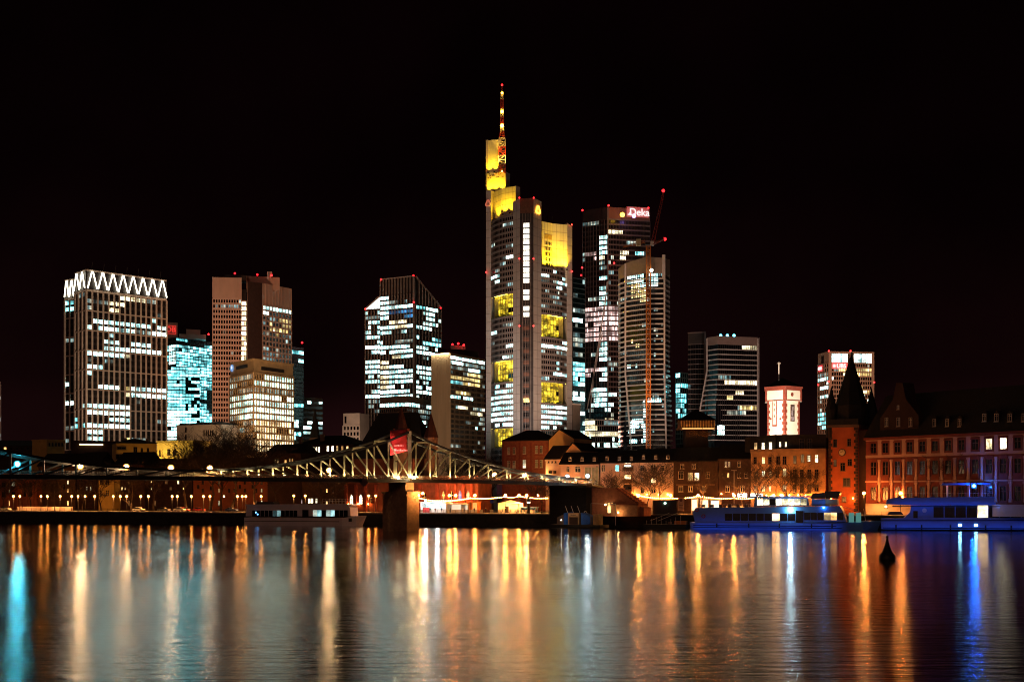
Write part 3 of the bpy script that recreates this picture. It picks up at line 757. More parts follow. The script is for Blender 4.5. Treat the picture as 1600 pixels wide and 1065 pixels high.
# office fronts (gently bowed) with sky gardens
def bowed(a, c, bow, n):
    d = c - a; nrm = Vector((d.y, -d.x)).normalized()
    return [a + d * (i / n) + nrm * bow * (1 - (2 * i / n - 1) ** 2) for i in range(n + 1)]
LW = bowed(lr + Vector((.4, .6)), fl + Vector((.3, 1)), 2.2, 4)
RW = bowed(fr_ + Vector((-.3, 1)), rl + Vector((-.3, .6)), 2.2, 4)
GARD_L = [(460, 497), (563, 599), (668, 701)]
GARD_R = [(493, 530), (597, 632)]
ctr = Vector((X(825, 1012), 1012))
def front(pts, ztop, gardens, yD, rules, seed, plain_first):
    zs = []
    for (ya, yb) in gardens: zs.append((Z(yb, yD), Z(ya, yD)))
    zs.sort(reverse=True)
    zcur = ztop; segs = []
    for (zb, za) in zs:
        segs.append(('office', za, zcur)); segs.append(('garden', zb, za)); zcur = zb
    segs.append(('office', GZ + 22, zcur))
    n = len(pts) - 1
    for kind, z0, z1 in segs:
        if kind == 'office':
            mb = MB(); mb.prism(list(pts) + [ctr], z0, z1); mb.build('office_floors', OFFW, t9)
            rows = max(1, int(round((z1 - z0) / 3.75)))
            for i in range(n):
                facade(t9, pts[i], pts[i + 1], z1 - .05, rows, (z1 - z0 - .1) / rows, 2, pier=.16, band=.42, depth=.2, wall=OFFW, rules=rules, base=.16, basekey='dim', split=2, seed=seed + i, piers=False, cap=300)
        else:
            # recessed garden behind a glazed grid, its side wall and soffit in yellow light
            ins = [p + (ctr - p).normalized() * 2.6 for p in pts]
            mb = MB(); mb.prism(ins + [ctr], z0, z1); mb.build('garden_core', OFFW, t9)
            idx = list(range(n))
            plain = idx[0] if plain_first else idx[-1]
            for i in idx:
                f = frame(ins[i], ins[i + 1])
                if i == plain:
                    mb = MB(); mb.fbox(f, 0, f.L * .95, -.3, -.05, z0, z1); mb.build('garden_wall', mat('yellow_wall', (.75, .60, .15)), t9)
                    continue
                facade(t9, ins[i], ins[i + 1], z1 - .2, 5, (z1 - z0 - .4) / 5, 2, pier=.10, band=.10, depth=.2, wall=mat('garden_bar', (.25, .2, .05)), rules=[(0, 1600, 0, 1065, 'garden', 1)], seed=seed + 20 + i, off=.05, cap=300, pname='garden_bar', bname='garden_bar')
            fa = frame(ins[0], ins[-1])
            mb = MB(); rg = random.Random(seed)
            for k in range(26):
                u = fa.L * rg.uniform(.2, .9) if plain_first else fa.L * rg.uniform(.05, .8)
                r_ = rg.uniform(.4, 1.1)
                for q in range(10):
                    p = Vector(fa(u + rg.uniform(-r_, r_), -2.9 + rg.uniform(-.5, .5), z0 + .4 + rg.uniform(0, 2.6) * r_))
                    d = Vector((rg.uniform(-1, 1), rg.uniform(-.5, .5), rg.uniform(-1, 1))) * .6; e_ = Vector((rg.uniform(-1, 1), rg.uniform(-.5, .5), rg.uniform(-1, 1))) * .6
                    mb.add([p, p + d, p + d + e_, p + e_], [(0, 1, 2, 3)])
            mb.build('garden_plants', mat('garden_leaf', (.05, .08, .02)), t9, kind='stuff')
            mb = MB(); cl = [p * .5 + q * .5 for p, q in zip(pts, ins)]
            f = frame(cl[0], cl[-1]); mb.fbox(f, 1, f.L - 1, -1.6, -1.3, z1 - .5, z1 - .3)
            mb.build('garden_light', emit('garden_light', (1, .80, .1), 9), t9)
rL = [(770, 776, 383, 389, 'bright', 1), (790, 801, 396, 408, 'bright', 1), (766, 790, 428, 442, 'cool', .85), (786, 801, 420, 428, 'cool', .5), (788, 801, 538, 545, 'bright', .8), (767, 802, 556, 564, 'cool', .7), (767, 802, 598, 604, 'cool', .6), (767, 802, 604, 626, 'cool', .65), (767, 802, 626, 650, 'cool', .9), (767, 802, 650, 668, 'bright', .8), (767, 778, 514, 525, 'cool', .8)]
rR = [(846, 868, 424, 431, 'bright', .9), (868, 886, 430, 452, 'cool', .6), (850, 886, 438, 488, 'dim', .35), (846, 886, 535, 545, 'bright', .85), (875, 886, 583, 592, 'bright', .8), (850, 872, 560, 592, 'cool', .3), (846, 886, 632, 661, 'bright', .85), (846, 870, 664, 675, 'cool', .9), (861, 868, 488, 493, 'bright', 1)]
front(LW, Z(333, 985), GARD_L, 1003, rL, 91, True)
front(RW, Z(417, 989), GARD_R, 1003, rR, 95, False)
# lit crown: white screens washed by yellow floodlights
s0, s1 = P2(765.5, 1030), P2(806, 1004)
def screen(a, c, z0, z1, name='crown_screen', thick=5):
    f = frame(a, c); mb = MB(); mb.fbox(f, 0, f.L, 0, thick, z0, z1); mb.build(name, YELW, t9)
    for k in range(1, 7):
        zz = z0 + (z1 - z0) * k / 7; mb = MB(); mb.fbox(f, .1, f.L - .1, -.05, -.01, zz - .09, zz + .09); mb.build('screen_joint', OFFW, t9)
    for k in range(1, 4):
        mb = MB(); mb.fbox(f, f.L * k / 4 - .07, f.L * k / 4 + .07, -.06, -.01, z0, z1 - .1); mb.build('screen_joint', OFFW, t9)
    return f
f1 = screen(s0, P2(784, 1012), Z(355, 1010), LZ); f2 = screen(P2(784.2, 1012), s1, Z(355, 1010), LZ)
YL = (1.0, .56, .012)
def flood_row(f, z, out, n, w, zt_, deg=95):
    for k in range(n):
        u = f.L * (k + .5) / n
        p = f(u, -out, z); tg = f(u, 0, zt_)
        mb = MB(); mb.fbox(f, u - .5, u + .5, -out - .4, -out + .4, z - 1.2, z - .3); mb.build('floodlight', STEELD, t9)
        spot('crown_floodlight', p, tg, w, YL, deg, .8, t9, .5)
zl = Z(343, 1003)
flood_row(f1, zl + 3.5, 3.0, 2, 15000, zl + 16); flood_row(f2, zl + 5.5, 3.0, 2, 15000, zl + 18)
s2, s3 = P2(847, 1000), P2(886.5, 1013)
f3 = screen(s2, P2(863.5, 1008), Z(440, 1005), Z(347, 1003)); f4 = screen(P2(863.7, 1008), s3, Z(440, 1005), Z(347, 1003))
flood_row(f3, Z(417, 989) + 2.2, 3.0, 2, 22000, Z(395, 1003)); flood_row(f4, Z(417, 989) + 2.2, 3.0, 3, 26000, Z(395, 1003))
u0, _, _ = on_face(f3, 850.5, 380); u1, _, _ = on_face(f3, 862, 380)
for row in range(5):
    for k in range(5):
        u = u0 + (u1 - u0) * (k + .5) / 5; z = Z(380 + row * 8.4, 1004)
        mb = MB(); mb.fbox(f3, u - .38, u + .38, -.14, -.02, z - 1.2, z + 1.2); mb.build('crown_window', GLASS, t9)
mb = MB(); mb.fbox(f3, u0, u1, -.1, -.02, Z(373, 1004), Z(366, 1004)); mb.build('crown_vent', mat('ochre_panel', (.4, .28, .1)), t9)
# upper core and mast
k0, k1 = P2(760, 1034), P2(779.5, 1030)
UZ = Z(219, 1032)
f5 = frame(k0, k1)
mb = MB(); mb.fbox(f5, 0, f5.L, 0, 11, LZ - 2, UZ); mb.build('upper_core', YELW, t9)
mb = MB(); mb.fbox(f5, -.2, 1.5, -.4, 10, LZ - 1, UZ + .5); mb.build('core_edge', PIER, t9)
f6 = frame(k0 + Vector((0, -2)), P2(790, 1026))
mb = MB(); mb.fbox(f6, .5, f6.L, 0, 8, LZ - 2, Z(270, 1030)); mb.build('lower_core', YELW, t9)
flood_row(f5, Z(271, 1030) + 1.5, 2.6, 2, 9000, Z(250, 1030), 80)
flood_row(f6, Z(297, 1026), 2.6, 3, 9000, Z(280, 1030), 100)
city_glow_spot(t9, 830, 880, 34, 826, 560, 985, 2.5, (1, .60, .40), 62)
city_glow_spot(t9, 760, 890, 30, 790, 600, 1010, .55, (.8, .95, 1.0), 50)
mb = MB(); rg = random.Random(5)
for k in range(16):
    u = rg.uniform(1, f6.L - 1); z = Z(rg.choice([272, 275, 278]), 1030); mb.fbox(f6, u, u + rg.uniform(.5, 1.6), -.12, -.02, z, z + rg.uniform(.3, 1.0))
mb.build('vent_cluster', mat('vent_brown', (.14, .08, .02)), t9, kind='stuff')
mb = MB(); p = f5(3, 2, UZ + 1); q = f5(8.8, 0, UZ - .4); mb.bar(p, q, .5); mb.build('roof_beam', METALW, t9)
MRED = mat('mast_red', (.50, .05, .03), rough=.5); MWH = mat('mast_white', (.80, .70, .55), rough=.5)
def lattice(x0, y0, z0, z1, w0, w1, m, n, th, name):
    mb = MB()
    def cor(i, z):
        s = (w0 + (w1 - w0) * (z - z0) / (z1 - z0)) / 2
        return Vector((x0 + (-s, s, s, -s)[i], y0 + (-s, -s, s, s)[i], z))
    for i in range(4): mb.bar(cor(i, z0), cor(i, z1), .5)
    for k in range(n):
        za, zb = z0 + (z1 - z0) * k / n, z0 + (z1 - z0) * (k + 1) / n
        for i in range(4):
            mb.bar(cor(i, za), cor((i + 1) % 4, zb), .26) if (k + i) % 2 else mb.bar(cor((i + 1) % 4, za), cor(i, zb), .26)
            mb.bar(cor(i, zb), cor((i + 1) % 4, zb), .24)
    return mb.build(name, m, th)
mx, my = X(784.5, 1024), 1024
ys = [272, 258, 244, 230, 216, 206, 196, 183, 170, 156, 143]
ws = [4.8, 4.8, 4.8, 4.8, 4.2, 2.6, 2.3, 2.1, 1.9, 1.6, 1.3]
for i in range(10):
    lattice(mx, my, Z(ys[i], 1024), Z(ys[i + 1], 1024) - .05, ws[i], ws[i + 1], MRED if i % 2 == 0 else MWH, 2, t9, 'mast_section')
mb = MB(); mb.tube((mx, my, Z(143, 1024)), (mx, my, Z(134, 1024)), .45, .3); mb.build('mast_tip', MRED, t9)
MY = emit('mast_lamp', (1, .55, .04), 14)
for dx in (-2.5, 2.5): spot('mast_floodlight', (mx + dx, my - 7, Z(268, 1024)), (mx, my, Z(215, 1024)), 26000, (1, .58, .08), 50, .6, t9)
for py, r in ((196, 1.35), (174, 1.1), (145, .7), (268, .6)):
    mb = MB(); mb.ball((mx, my - 1.2 if py < 210 else my - 2.9, Z(py, 1022)), r); mb.build('mast_lamp', MY, t9)
mb = MB(); mb.ball((mx, my, Z(133, 1024)), .8); mb.build('mast_beacon', RED, t9)
for px, py, D in ((811.5, 309, 981), (834, 309, 979), (893.5, 351, 1017), (811.5, 404, 980.5), (833.5, 404, 978.5), (811.5, 509, 980.5), (833.5, 509, 978.5), (894, 424, 1018), (759.5, 425, 1019)):
    mb = MB(); mb.ball(P(px, py, D - .5), .6); mb.build('beacon_lamp', RED, t9)
for px in (855, 863):
    mb = MB(); mb.tube(P(px, 348, 1010), P(px, 338, 1010), .25); mb.build('roof_aerial', STEELD, t9)
# round-cornered triangular ring emblems
def emblem(f, u, v, z, r, m, name='lit_emblem'):
    mb = MB(); n = 24; out = []; inn = []
    for i in range(n):
        a = 2 * math.pi * i / n + math.pi / 2
        k = 1.0 + .16 * math.cos(3 * (a - math.pi / 2)); out.append((u + r * k * math.cos(a), z + r * k * math.sin(a)))
        inn.append((u + r * .52 * k * math.cos(a), z + r * .56 * k * math.sin(a) - r * .05))
    vs = [f(a, v, c) for a, c in out] + [f(a, v, c) for a, c in inn] + [f(a, v + .5, c) for a, c in out]
    fs = []
    for i in range(n):
        j = (i + 1) % n
        fs += [(i, n + i, n + j, j), (i, j, 2 * n + j, 2 * n + i)]
    mb.add(vs, fs); mb.build(name, m, t9)
ff = frame(fn, fr_); u, z, D = on_face(ff, 840, 328.5)
emblem(ff, u, -.8, z, 2.9, emit('emblem_orange', (1, .36, .03), 3.2))
fw = frame(ll, lr); u, z, D = on_face(fw, 763, 318)
emblem(fw, u, -.6, Z(318, 1019), 2.4, emit('emblem_rust', (.6, .1, .04), .5, sample=False))

# ------------------------------------------------------------------ dark teal tower behind, brown slab
zt = Z(432, 1090); A = P2(895, 1090); B2 = P2(914, 1100)
t = thing('dark_teal_tower', 'dark tower with scattered teal windows squeezed beside the tallest tower', 'tower', (A.x, A.y, GZ))
body(t, [A, B2, farther(B2, 25), farther(A, 25)], GZ, zt, GLASS_T)
facade(t, A, B2, zt - 1, 36, 3.8, 5, pier=.1, band=.2, depth=.2, wall=TM, glass=GLASS_T, rules=[(895, 915, 490, 505, 'bright', .6), (893, 915, 565, 600, 'teal', .8), (893, 915, 600, 625, 'cool', .8), (893, 915, 625, 690, 'cool', .4)], base=.22, basekey='dim', seed=111, piers=False, bandmat=TM)
zt = Z(630, 960); A = P2(894.5, 960); B2 = P2(907, 966)
t = thing('brown_slab', 'narrow brown slab at the foot of the tallest tower', 'office building', (A.x, A.y, GZ))
body(t, [A, B2, farther(B2, 15), farther(A, 15)], GZ, zt, mat('taupe_cladding', (.20, .16, .13), var=.15, scale=.1))
fr = frame(A, B2); mb = MB(); mb.fbox(fr, -.1, fr.L + .1, -.2, 0, zt - .8, zt + .1); mb.build('parapet', WHITEC, t)
for k in range(1, 5):
    mb = MB(); mb.fbox(fr, fr.L * k / 5 - .06, fr.L * k / 5 + .06, -.1, -.02, GZ, zt - .9); mb.build('facade_rib', MATS['taupe_cladding'], t)

# ------------------------------------------------------------------ tower with the red lettering
zt = Z(323, 1150); C = P2(949.5, 1150); Lp = P2(910.5, depth_at(328.5, zt)); R = P2(1015.5, depth_at(326.5, zt))
td = thing('sign_tower', 'dark tower with white lettering on a red lit crown', 'tower', (C.x, C.y, GZ))
body(td, quad_plan(Lp, C, R), GZ, zt, DARKW)
GM = mat('grey_mullion', (.22, .17, .16), rough=.5, var=.15)
city_glow_spot(td, 960, 1000, 40, 962, 500, 1140, .4, (1, .45, .32), 60)
rd = [(916, 930, 392, 404, 'pink', .95), (935, 944, 398, 408, 'warm', 1), (936, 948, 340, 350, 'teal', .5), (936, 948, 368, 396, 'cool', .75), (938, 948, 400, 420, 'dim', .6), (936, 948, 430, 475, 'cool', .65), (949, 974, 358, 367, 'warm', 1), (975, 1010, 358, 368, 'pink', .5), (985, 1015, 338, 345, 'warm', .6),
      (970, 982, 390, 398, 'warm', .9), (960, 968, 388, 400, 'dim', .6), (982, 1008, 390, 400, 'teal', .5), (970, 976, 398, 408, 'warm', .8),
      (915, 968, 478, 532, 'pink', .92), (950, 968, 455, 478, 'dim', .4), (915, 940, 577, 587, 'pink', .85), (935, 950, 530, 640, 'cool', .75), (922, 962, 598, 640, 'cool', .55), (905, 968, 655, 690, 'warm', .5)]
nrow = int((zt - 10 - Z(706, 1150)) / 4.15)
facade(td, Lp, C, zt - 10, nrow, 4.15, 9, pier=.12, band=.30, depth=.3, wall=GM, rules=rd, base=.10, basekey='dim', split=2, seed=121, bandmat=DARKW)
facade(td, C, R, zt - 10, nrow, 4.15, 14, pier=.12, band=.30, depth=.3, wall=GM, rules=rd, base=.12, basekey='dim', split=2, seed=122, bandmat=GM)
fr = frame(C, R)
mb = MB(); mb.fbox(fr, .2, fr.L - .2, -.5, -.05, zt - 9.5, zt - .3); mb.build('crown_panel', mat('crown_brown', (.30, .13, .10), var=.15, scale=.1), td)
u, z, D = on_face(fr, 995.5, 331.5)
mb = MB(); mb.fbox(fr, u - 9.3, u + 9.8, -.75, -.52, z - 4.3, z + 4.0); mb.build('sign_panel', emit('sign_panel_red', (.85, .01, .015), .25, sample=False), td)
me = text_mesh('Deka', 8.2, .2, emit('sign_white', (1, .90, .88), .7, sample=False), .03)
inst('lettering', me, td, fr(u + 1.7, -1.1, z - .4), fr.rz)
for k in range(3):
    mb = MB(); mb.fbox(fr, u - 8.4 + k * 1.1, u - 7.6 + k * 1.1, -1.1, -.9, z - 2.8, z - 2.0 + k * 1.0); mb.build('sign_bar', MATS['sign_white'], td)
mb = MB(); mb.ball(P(972.5, 335.5, 1140), 2.0); mb.build('crown_lamp', emit('crown_lamp', (1, .5, .03), 6), td)
mb = MB(); mb.ball(P(990.5, 337.5, 1140), 1.6); mb.build('crown_lamp', emit('crown_lamp_violet', (.45, .25, 1), 5), td)
fl_ = frame(Lp, C); mb = MB(); mb.fbox(fl_, .2, fl_.L - .2, -.4, -.05, zt - 9.5, zt - .5); mb.build('crown_panel', DARKW, td)
mb = MB(); mb.fbox(fr, -.6, .6, -.8, -.1, GZ, zt); mb.build('corner_pier', GM, td)
for px, py in ((910, 328.5), (951, 321), (1013, 325), (959.5, 411)): beacon(td, P(px, py, 1146), 1.15)
for px, py in ((909.5, 418), (908, 430)): beacon(td, P(px, py, 1140), 1.1)
# leaning braces on the lower half and a wider foot
for (x0, y0, x1, y1) in ((949, 440, 945, 478), (945, 478, 928, 580), (941, 520, 917, 640), (928, 580, 921, 655)):
    mb = MB(); mb.bar(P(x0, y0, 1146), P(x1, y1, 1146), 1.0); mb.build('brace', METALW, td)
A = P2(905, 1120); M_ = P2(930, 1112); B2 = P2(970, 1116); zz = Z(656, 1115)
body(td, [A, M_, B2, B2 + Vector((0, 16)), A + Vector((0, 20))], GZ, zz, GLASS, 'foot')
rf = [(905, 935, 656, 672, 'warm', .9), (935, 970, 656, 672, 'dim', .5), (905, 970, 672, 685, 'warm', .95), (905, 970, 685, 700, 'cool', .6)]
facade(td, A, M_, zz, 5, 4.4, 8, pier=.16, band=.2, depth=.3, wall=METALW, rules=rf, seed=123, cap=300)
facade(td, M_, B2, zz, 5, 4.4, 12, pier=.16, band=.2, depth=.3, wall=METALW, rules=rf, seed=124, cap=300)

# ------------------------------------------------------------------ tower with balcony slabs
zt = Z(411, 1000)
tb = thing('balcony_tower', 'residential tower ringed by pale balcony slabs behind orange crane', 'tower', (X(1000, 1000), 1000, GZ))
def lean(py): return max(0.0, (py - 585) / 110.0) * 9.0
def ring(py):
    k = lean(py)
    return [P2(966, 1012), P2(977 + k, 1000), P2(1010 + k * .5, 985), P2(1038 + k * .3, 984), P2(1047 + k * .6, 1000), P2(1047, 1030), P2(966, 1034)]
city_glow_spot(tb, 1000, 880, 26, 1006, 560, 990, .95, (1, .64, .46), 60)
mb = MB(); A_ = ring(400); mb.prism([p + (Vector((X(1006, 1010), 1010)) - p).normalized() * 1.6 for p in A_], Z(600, 1000), [Z(419, 1000), zt - 1, zt + .5, zt + 1, zt + 1, zt, zt - 3]); mb.build('wall', GLASS, tb)
A2_ = ring(700); ins = lambda q: [p + (Vector((X(1006, 1010), 1010)) - p).normalized() * 1.6 for p in q]
mb = MB(); n = 7; a, c = ins(ring(585)), ins(ring(712))
vs = [(p.x, p.y, GZ) for p in c] + [(p.x, p.y, Z(600, 1000) - .01) for p in a]
mb.add(vs, [tuple(range(n))[::-1], tuple(range(n, 2 * n))] + [(i, (i + 1) % n, (i + 1) % n + n, i + n) for i in range(n)]); mb.build('lower_wall', GLASS, tb)
SLAB = mat('balcony_slab', (.66, .58, .54), rough=.6, var=.1, scale=.3)
py = 440
while py < 708:
    mb = MB(); zz = Z(py, 1000); mb.prism(ring(py), zz - .42, zz + .42); mb.build('balcony_slab', SLAB, tb); py += 7.75
rt = [(978, 1006, 425, 446, 'cool', .9), (1012, 1030, 422, 446, 'cool', .85), (985, 1010, 446, 470, 'yellow', .6), (984, 1008, 530, 545, 'yellow', .5), (978, 1005, 566, 574, 'cool', .5), (992, 1032, 622, 632, 'bright', .7), (980, 992, 617, 625, 'yellow', .8), (980, 1012, 634, 700, 'bright', .5), (1020, 1030, 480, 700, 'dim', .2)]
for i, nc in ((0, 3), (1, 9), (2, 7), (3, 2)):
    q = ins(ring(500)); facade(tb, q[i], q[i + 1], Z(421.5, 1000), 23, 7.75 * 1000 / F, nc, pier=.3, band=.25, depth=.2, wall=DARKW, rules=rt, base=.05, basekey='dim', seed=131 + i, piers=(i in (1,)), bands=False, pname='balcony_pillar')
    q0 = ins(ring(640)); facade(tb, q0[i], q0[i + 1], Z(600, 1000), 12, 7.75 * 1000 / F, nc, pier=.3, band=.25, depth=.2, wall=DARKW, rules=rt, base=.08, basekey='dim', seed=141 + i, piers=False, bands=False, off=.3)
for i in (1, 3):
    pts = [(ring(p)[i], Z(p, 1000)) for p in (404 if i == 3 else 412, 585, 640, 710)]
    for (p, z), (q, y) in zip(pts, pts[1:]):
        mb = MB(); mb.bar((p.x, p.y - .4, z), (q.x, q.y - .4, y), 1.1); mb.build('corner_post', SLAB, tb)
mb = MB(); q = ring(400); mb.prism(q, Z(432, 1000), [Z(420, 1012), zt, zt + 2, Z(403, 984), Z(406, 1000), zt, zt - 4]); mb.build('crown_fascia', mat('crown_tan', (.32, .24, .18), var=.12), tb)
f = frame(q[3], q[4]); mb = MB(); mb.fbox(f, -.6, 1.6, -.5, 1.5, Z(435, 984), Z(398, 984)); mb.build('crown_fin', SLAB, tb)

# ------------------------------------------------------------------ tower crane
CO = mat('crane_orange', (.55, .16, .02), rough=.5, var=.15)
cx, cy = X(1013, 955), 955
tk = thing('tower_crane', 'orange lattice tower crane in front of balcony tower', 'crane', (cx, cy, GZ))
CO2 = mat('crane_red', (.22, .03, .02), rough=.5)
n = 10
for i in range(n):
    za, zb = GZ + (Z(384, 955) - GZ) * i / n, GZ + (Z(384, 955) - GZ) * (i + 1) / n
    lattice(cx, cy, za, zb - .02, 2.7, 2.7, CO, 6, tk, 'mast_section')
zj = Z(381, 955)
mb = MB(); mb.box(cx - 2.2, cx + 2.2, cy - 2, cy + 2, zj - .6, zj + 1.0); mb.build('slewing_ring', STEELD, tk)
mb = MB(); mb.box(cx + 1.2, cx + 3.6, cy - 3.2, cy - 1.2, zj - 1.5, zj + 1.4); mb.build('cab', METALW, tk)
def jib(p, q, w, m, name, n):
    mb = MB(); p = Vector(p); q = Vector(q); d = (q - p); up = Vector((0, 0, 1)) if abs(d.normalized().z) < .8 else Vector((1, 0, 0))
    s = d.normalized().cross(up).normalized() * w / 2; h = s.cross(d.normalized()).normalized() * w
    ch = [(p - s, q - s * .4), (p + s, q + s * .4), (p + h, q + h * .4)]
    for a, c in ch: mb.bar(a, c, .34)
    for k in range(n):
        a, c = k / n, (k + 1) / n
        for i in range(3):
            u_, v_ = ch[i], ch[(i + 1) % 3]
            mb.bar(u_[0].lerp(u_[1], a), v_[0].lerp(v_[1], c), .2)
    return mb.build(name, m, tk)
jib((cx + 2, cy, zj + 1.5), P(1036, 299, 950), 2.2, CO2, 'luffing_jib', 14)
jib((cx - 2, cy, zj + 1), P(974, 386.5, 950), 1.6, CO, 'counter_jib', 7)
jib((cx + 2, cy, zj - 1), P(1038, 374, 940), 1.5, CO2, 'service_arm', 5)
mb = MB(); mb.box(X(994, 950), X(1001, 950), 948, 951, Z(384, 950), Z(374, 950)); mb.build('counterweight', mat('weight', (.6, .5, .3)), tk)
for px, py in ((1036.5, 298), (1039, 373.5)):
    mb = MB(); mb.ball(P(px, py, 945), 1.1); mb.build('beacon_lamp', RED, tk)
mb = MB(); mb.ball(P(1018, 422, 950), 1.1); mb.build('work_lamp', emit('work_lamp', (1, .9, .7), 12), tk)
CRANE_LIGHT = spot('crane_lamp', P(1012, 690, 930), P(1013, 520, 955), 60000, (1, .45, .08), 60, .5, tk)

# ------------------------------------------------------------------ right of the cranes
zt = Z(582, 1000); A = P2(1056, 1004); C = P2(1063, 1000); B2 = P2(1078, 1008)
t = thing('teal_low_block', 'small teal lit glass block behind dark hip roofed pavilion', 'office building', (C.x, C.y, GZ))
body(t, quad_plan(A, C, B2), GZ, zt, GLASS_T)
for i, (a, c, nc) in enumerate(((A, C, 2), (C, B2, 5))):
    facade(t, a, c, zt, 14, 3.6, nc, pier=.12, band=.22, depth=.25, wall=TM, glass=GLASS_T, rules=[(1055, 1080, 582, 660, 'teal', .7)], seed=151 + i, bandmat=TM)
zt = Z(518, 930); A = P2(1075, 935); B2 = P2(1103, 930)
t = thing('dark_slab', 'dark slab with thin floor lines joined to banded glass tower', 'tower', (A.x, A.y, GZ))
body(t, [A, B2, farther(B2, 22), farther(A, 22)], GZ, zt, DARKW)
facade(t, A, B2, zt - 8, 19, 3.3, 7, pier=.1, band=.12, depth=.25, wall=BROWN, rules=[(1080, 1103, 575, 585, 'teal', .3)], base=.03, seed=153, bandmat=GM, piers=False)
fr = frame(A, B2); mb = MB(); mb.fbox(fr, fr.L - 1.0, fr.L + .1, -.6, 0, GZ + 40, zt); mb.build('edge_pier', GM, t)
mb = MB(); mb.fbox(fr, -.1, fr.L - 1.1, -.4, 0, zt - .7, zt); mb.build('parapet', GM, t)
tb2 = thing('banded_glass_tower', 'glass tower striped by thin white floor bands with splayed foot', 'tower', (X(1140, 900), 900, GZ))
def ring2(py):
    k = 0 if py < 578 else min(12, (py - 578) / 62 * 11)
    return [P2(1104.5 - k, 906), P2(1121 - k * .7, 897), P2(1184, 905), P2(1184, 930), P2(1104.5 - k, 930)]
cen = Vector((X(1146, 912), 912))
ins2 = lambda q, m=.7: [p + (cen - p).normalized() * m for p in q]
city_glow_spot(tb2, 1140, 800, 24, 1140, 600, 900, .8, (1, .68, .54), 60)
zt = Z(527, 900)
mb = MB(); mb.prism(ins2(ring2(540)), Z(590, 900), zt); mb.build('wall', GLASS, tb2)
a, c = ins2(ring2(590)), ins2(ring2(680)); n = 5
mb = MB(); mb.add([(p.x, p.y, GZ) for p in c] + [(p.x, p.y, Z(590, 900) - .01) for p in a], [tuple(range(n))[::-1], tuple(range(n, 2 * n))] + [(i, (i + 1) % n, (i + 1) % n + n, i + n) for i in range(n)]); mb.build('lower_wall', GLASS, tb2)
mb = MB(); mb.prism(ring2(530), Z(538.5, 900), zt + .6); mb.build('crown_fascia', mat('crown_pink', (.34, .24, .21), var=.1), tb2)
py = 546
while py < 690:
    mb = MB(); zz = Z(py, 900); mb.prism(ring2(py), zz - .33, zz + .33); mb.build('floor_band', SLAB, tb2); py += 7.85
r14 = [(1160, 1184, 538, 546, 'warm', .6), (1112, 1130, 592, 602, 'yellow', .95), (1130, 1184, 592, 602, 'warm', .9), (1146, 1162, 608, 617, 'warm', .6), (1134, 1146, 616, 626, 'yellow', .9), (1156, 1184, 632, 642, 'yellow', .55), (1112, 1133, 664, 676, 'bright', .9)]
q = ins2(ring2(540)); facade(tb2, q[1], q[2], Z(538.5, 900), 19, 7.85 * 900 / F, 18, pier=.16, band=.2, depth=.2, wall=DARKW, rules=r14, base=.02, basekey='dim', seed=155, bands=False, pname='mullion')
q = ins2(ring2(580)); facade(tb2, q[0], q[1], Z(538.5, 900), 19, 7.85 * 900 / F, 4, pier=.2, band=.2, depth=.2, wall=DARKW, rules=r14, base=.02, basekey='dim', seed=156, bands=False, piers=False)
for i in (0, 2):
    pts = [(ring2(p)[i], Z(p, 900)) for p in (527, 578, 640, 690)]
    for (p, z), (qq, y) in zip(pts, pts[1:]):
        mb = MB(); mb.bar((p.x, p.y - .3, z), (qq.x, qq.y - .3, y), .8); mb.build('corner_post', SLAB, tb2)
for px in (1126, 1136.5, 1147):
    mb = MB(); mb.ball(P(px, 524, 905), .95); mb.build('roof_lamp', emit('roof_lamp_cyan', (.1, .7, 1), 5), tb2)
mb = MB(); mb.tube(P(1186.5, 527, 906), P(1186.5, 690, 906), .2); mb.build('rail', GM, tb2)

# tower with the red bank sign
zt = Z(548.5, 1100); C = P2(1295, 1100); Lp = P2(1278, depth_at(553, zt)); R = P2(1366, depth_at(550, zt))
UB = mat('salmon_stone', (.62, .42, .32), rough=.8, var=.1, scale=.2)
t = thing('salmon_tower', 'salmon stone tower with red sign behind black pointed spires', 'tower', (C.x, C.y, GZ))
body(t, quad_plan(Lp, C, R), GZ, zt, UB)
city_glow_spot(t, 1318, 960, 34, 1322, 600, 1098, 1.2, (1, .56, .34), 60)
ru = [(1299, 1325, 552, 566, 'bright', .97), (1335, 1362, 552, 566, 'bright', .97), (1299, 1324, 566, 577, 'dim', 0), (1335, 1366, 576, 586, 'yellow', .95), (1310, 1330, 576, 586, 'yellow', .6), (1298, 1366, 586, 593, 'bright', .75), (1278, 1295, 588, 625, 'cool', .6), (1298, 1366, 597, 602, 'cool', .6), (1335, 1366, 603, 613, 'yellow', .6), (1335, 1366, 613, 632, 'cool', .6), (1278, 1295, 645, 668, 'teal', .9)]
facade(t, Lp, C, zt - 9, 17, 3.45, 5, pier=.25, band=.3, depth=.4, wall=UB, rules=ru, base=.35, basekey='dim', seed=161)
fr = frame(C, R); g = fr.L
h1, h2 = Vector(fr(2.2, 0, 0)[:2]), Vector(fr(g * .46, 0, 0)[:2]); h3, h4 = Vector(fr(g * .545, 0, 0)[:2]), Vector(fr(g - 2.2, 0, 0)[:2])
for i, (a, c) in enumerate(((h1, h2), (h3, h4))):
    facade(t, a, c, zt - 9, 17, 3.45, 8, pier=.25, band=.3, depth=.4, wall=UB, rules=ru, base=.12, basekey='dim', seed=162 + i)
    facade(t, a, c, zt - 1.6, 1, 7.0, 9, pier=.22, band=.05, depth=.35, wall=UB, rules=ru, seed=165 + i, bands=False)
mb = MB(); mb.fbox(fr, g * .475, g * .53, -.06, -.02, GZ, zt - .5); mb.build('central_groove', DARKW, t)
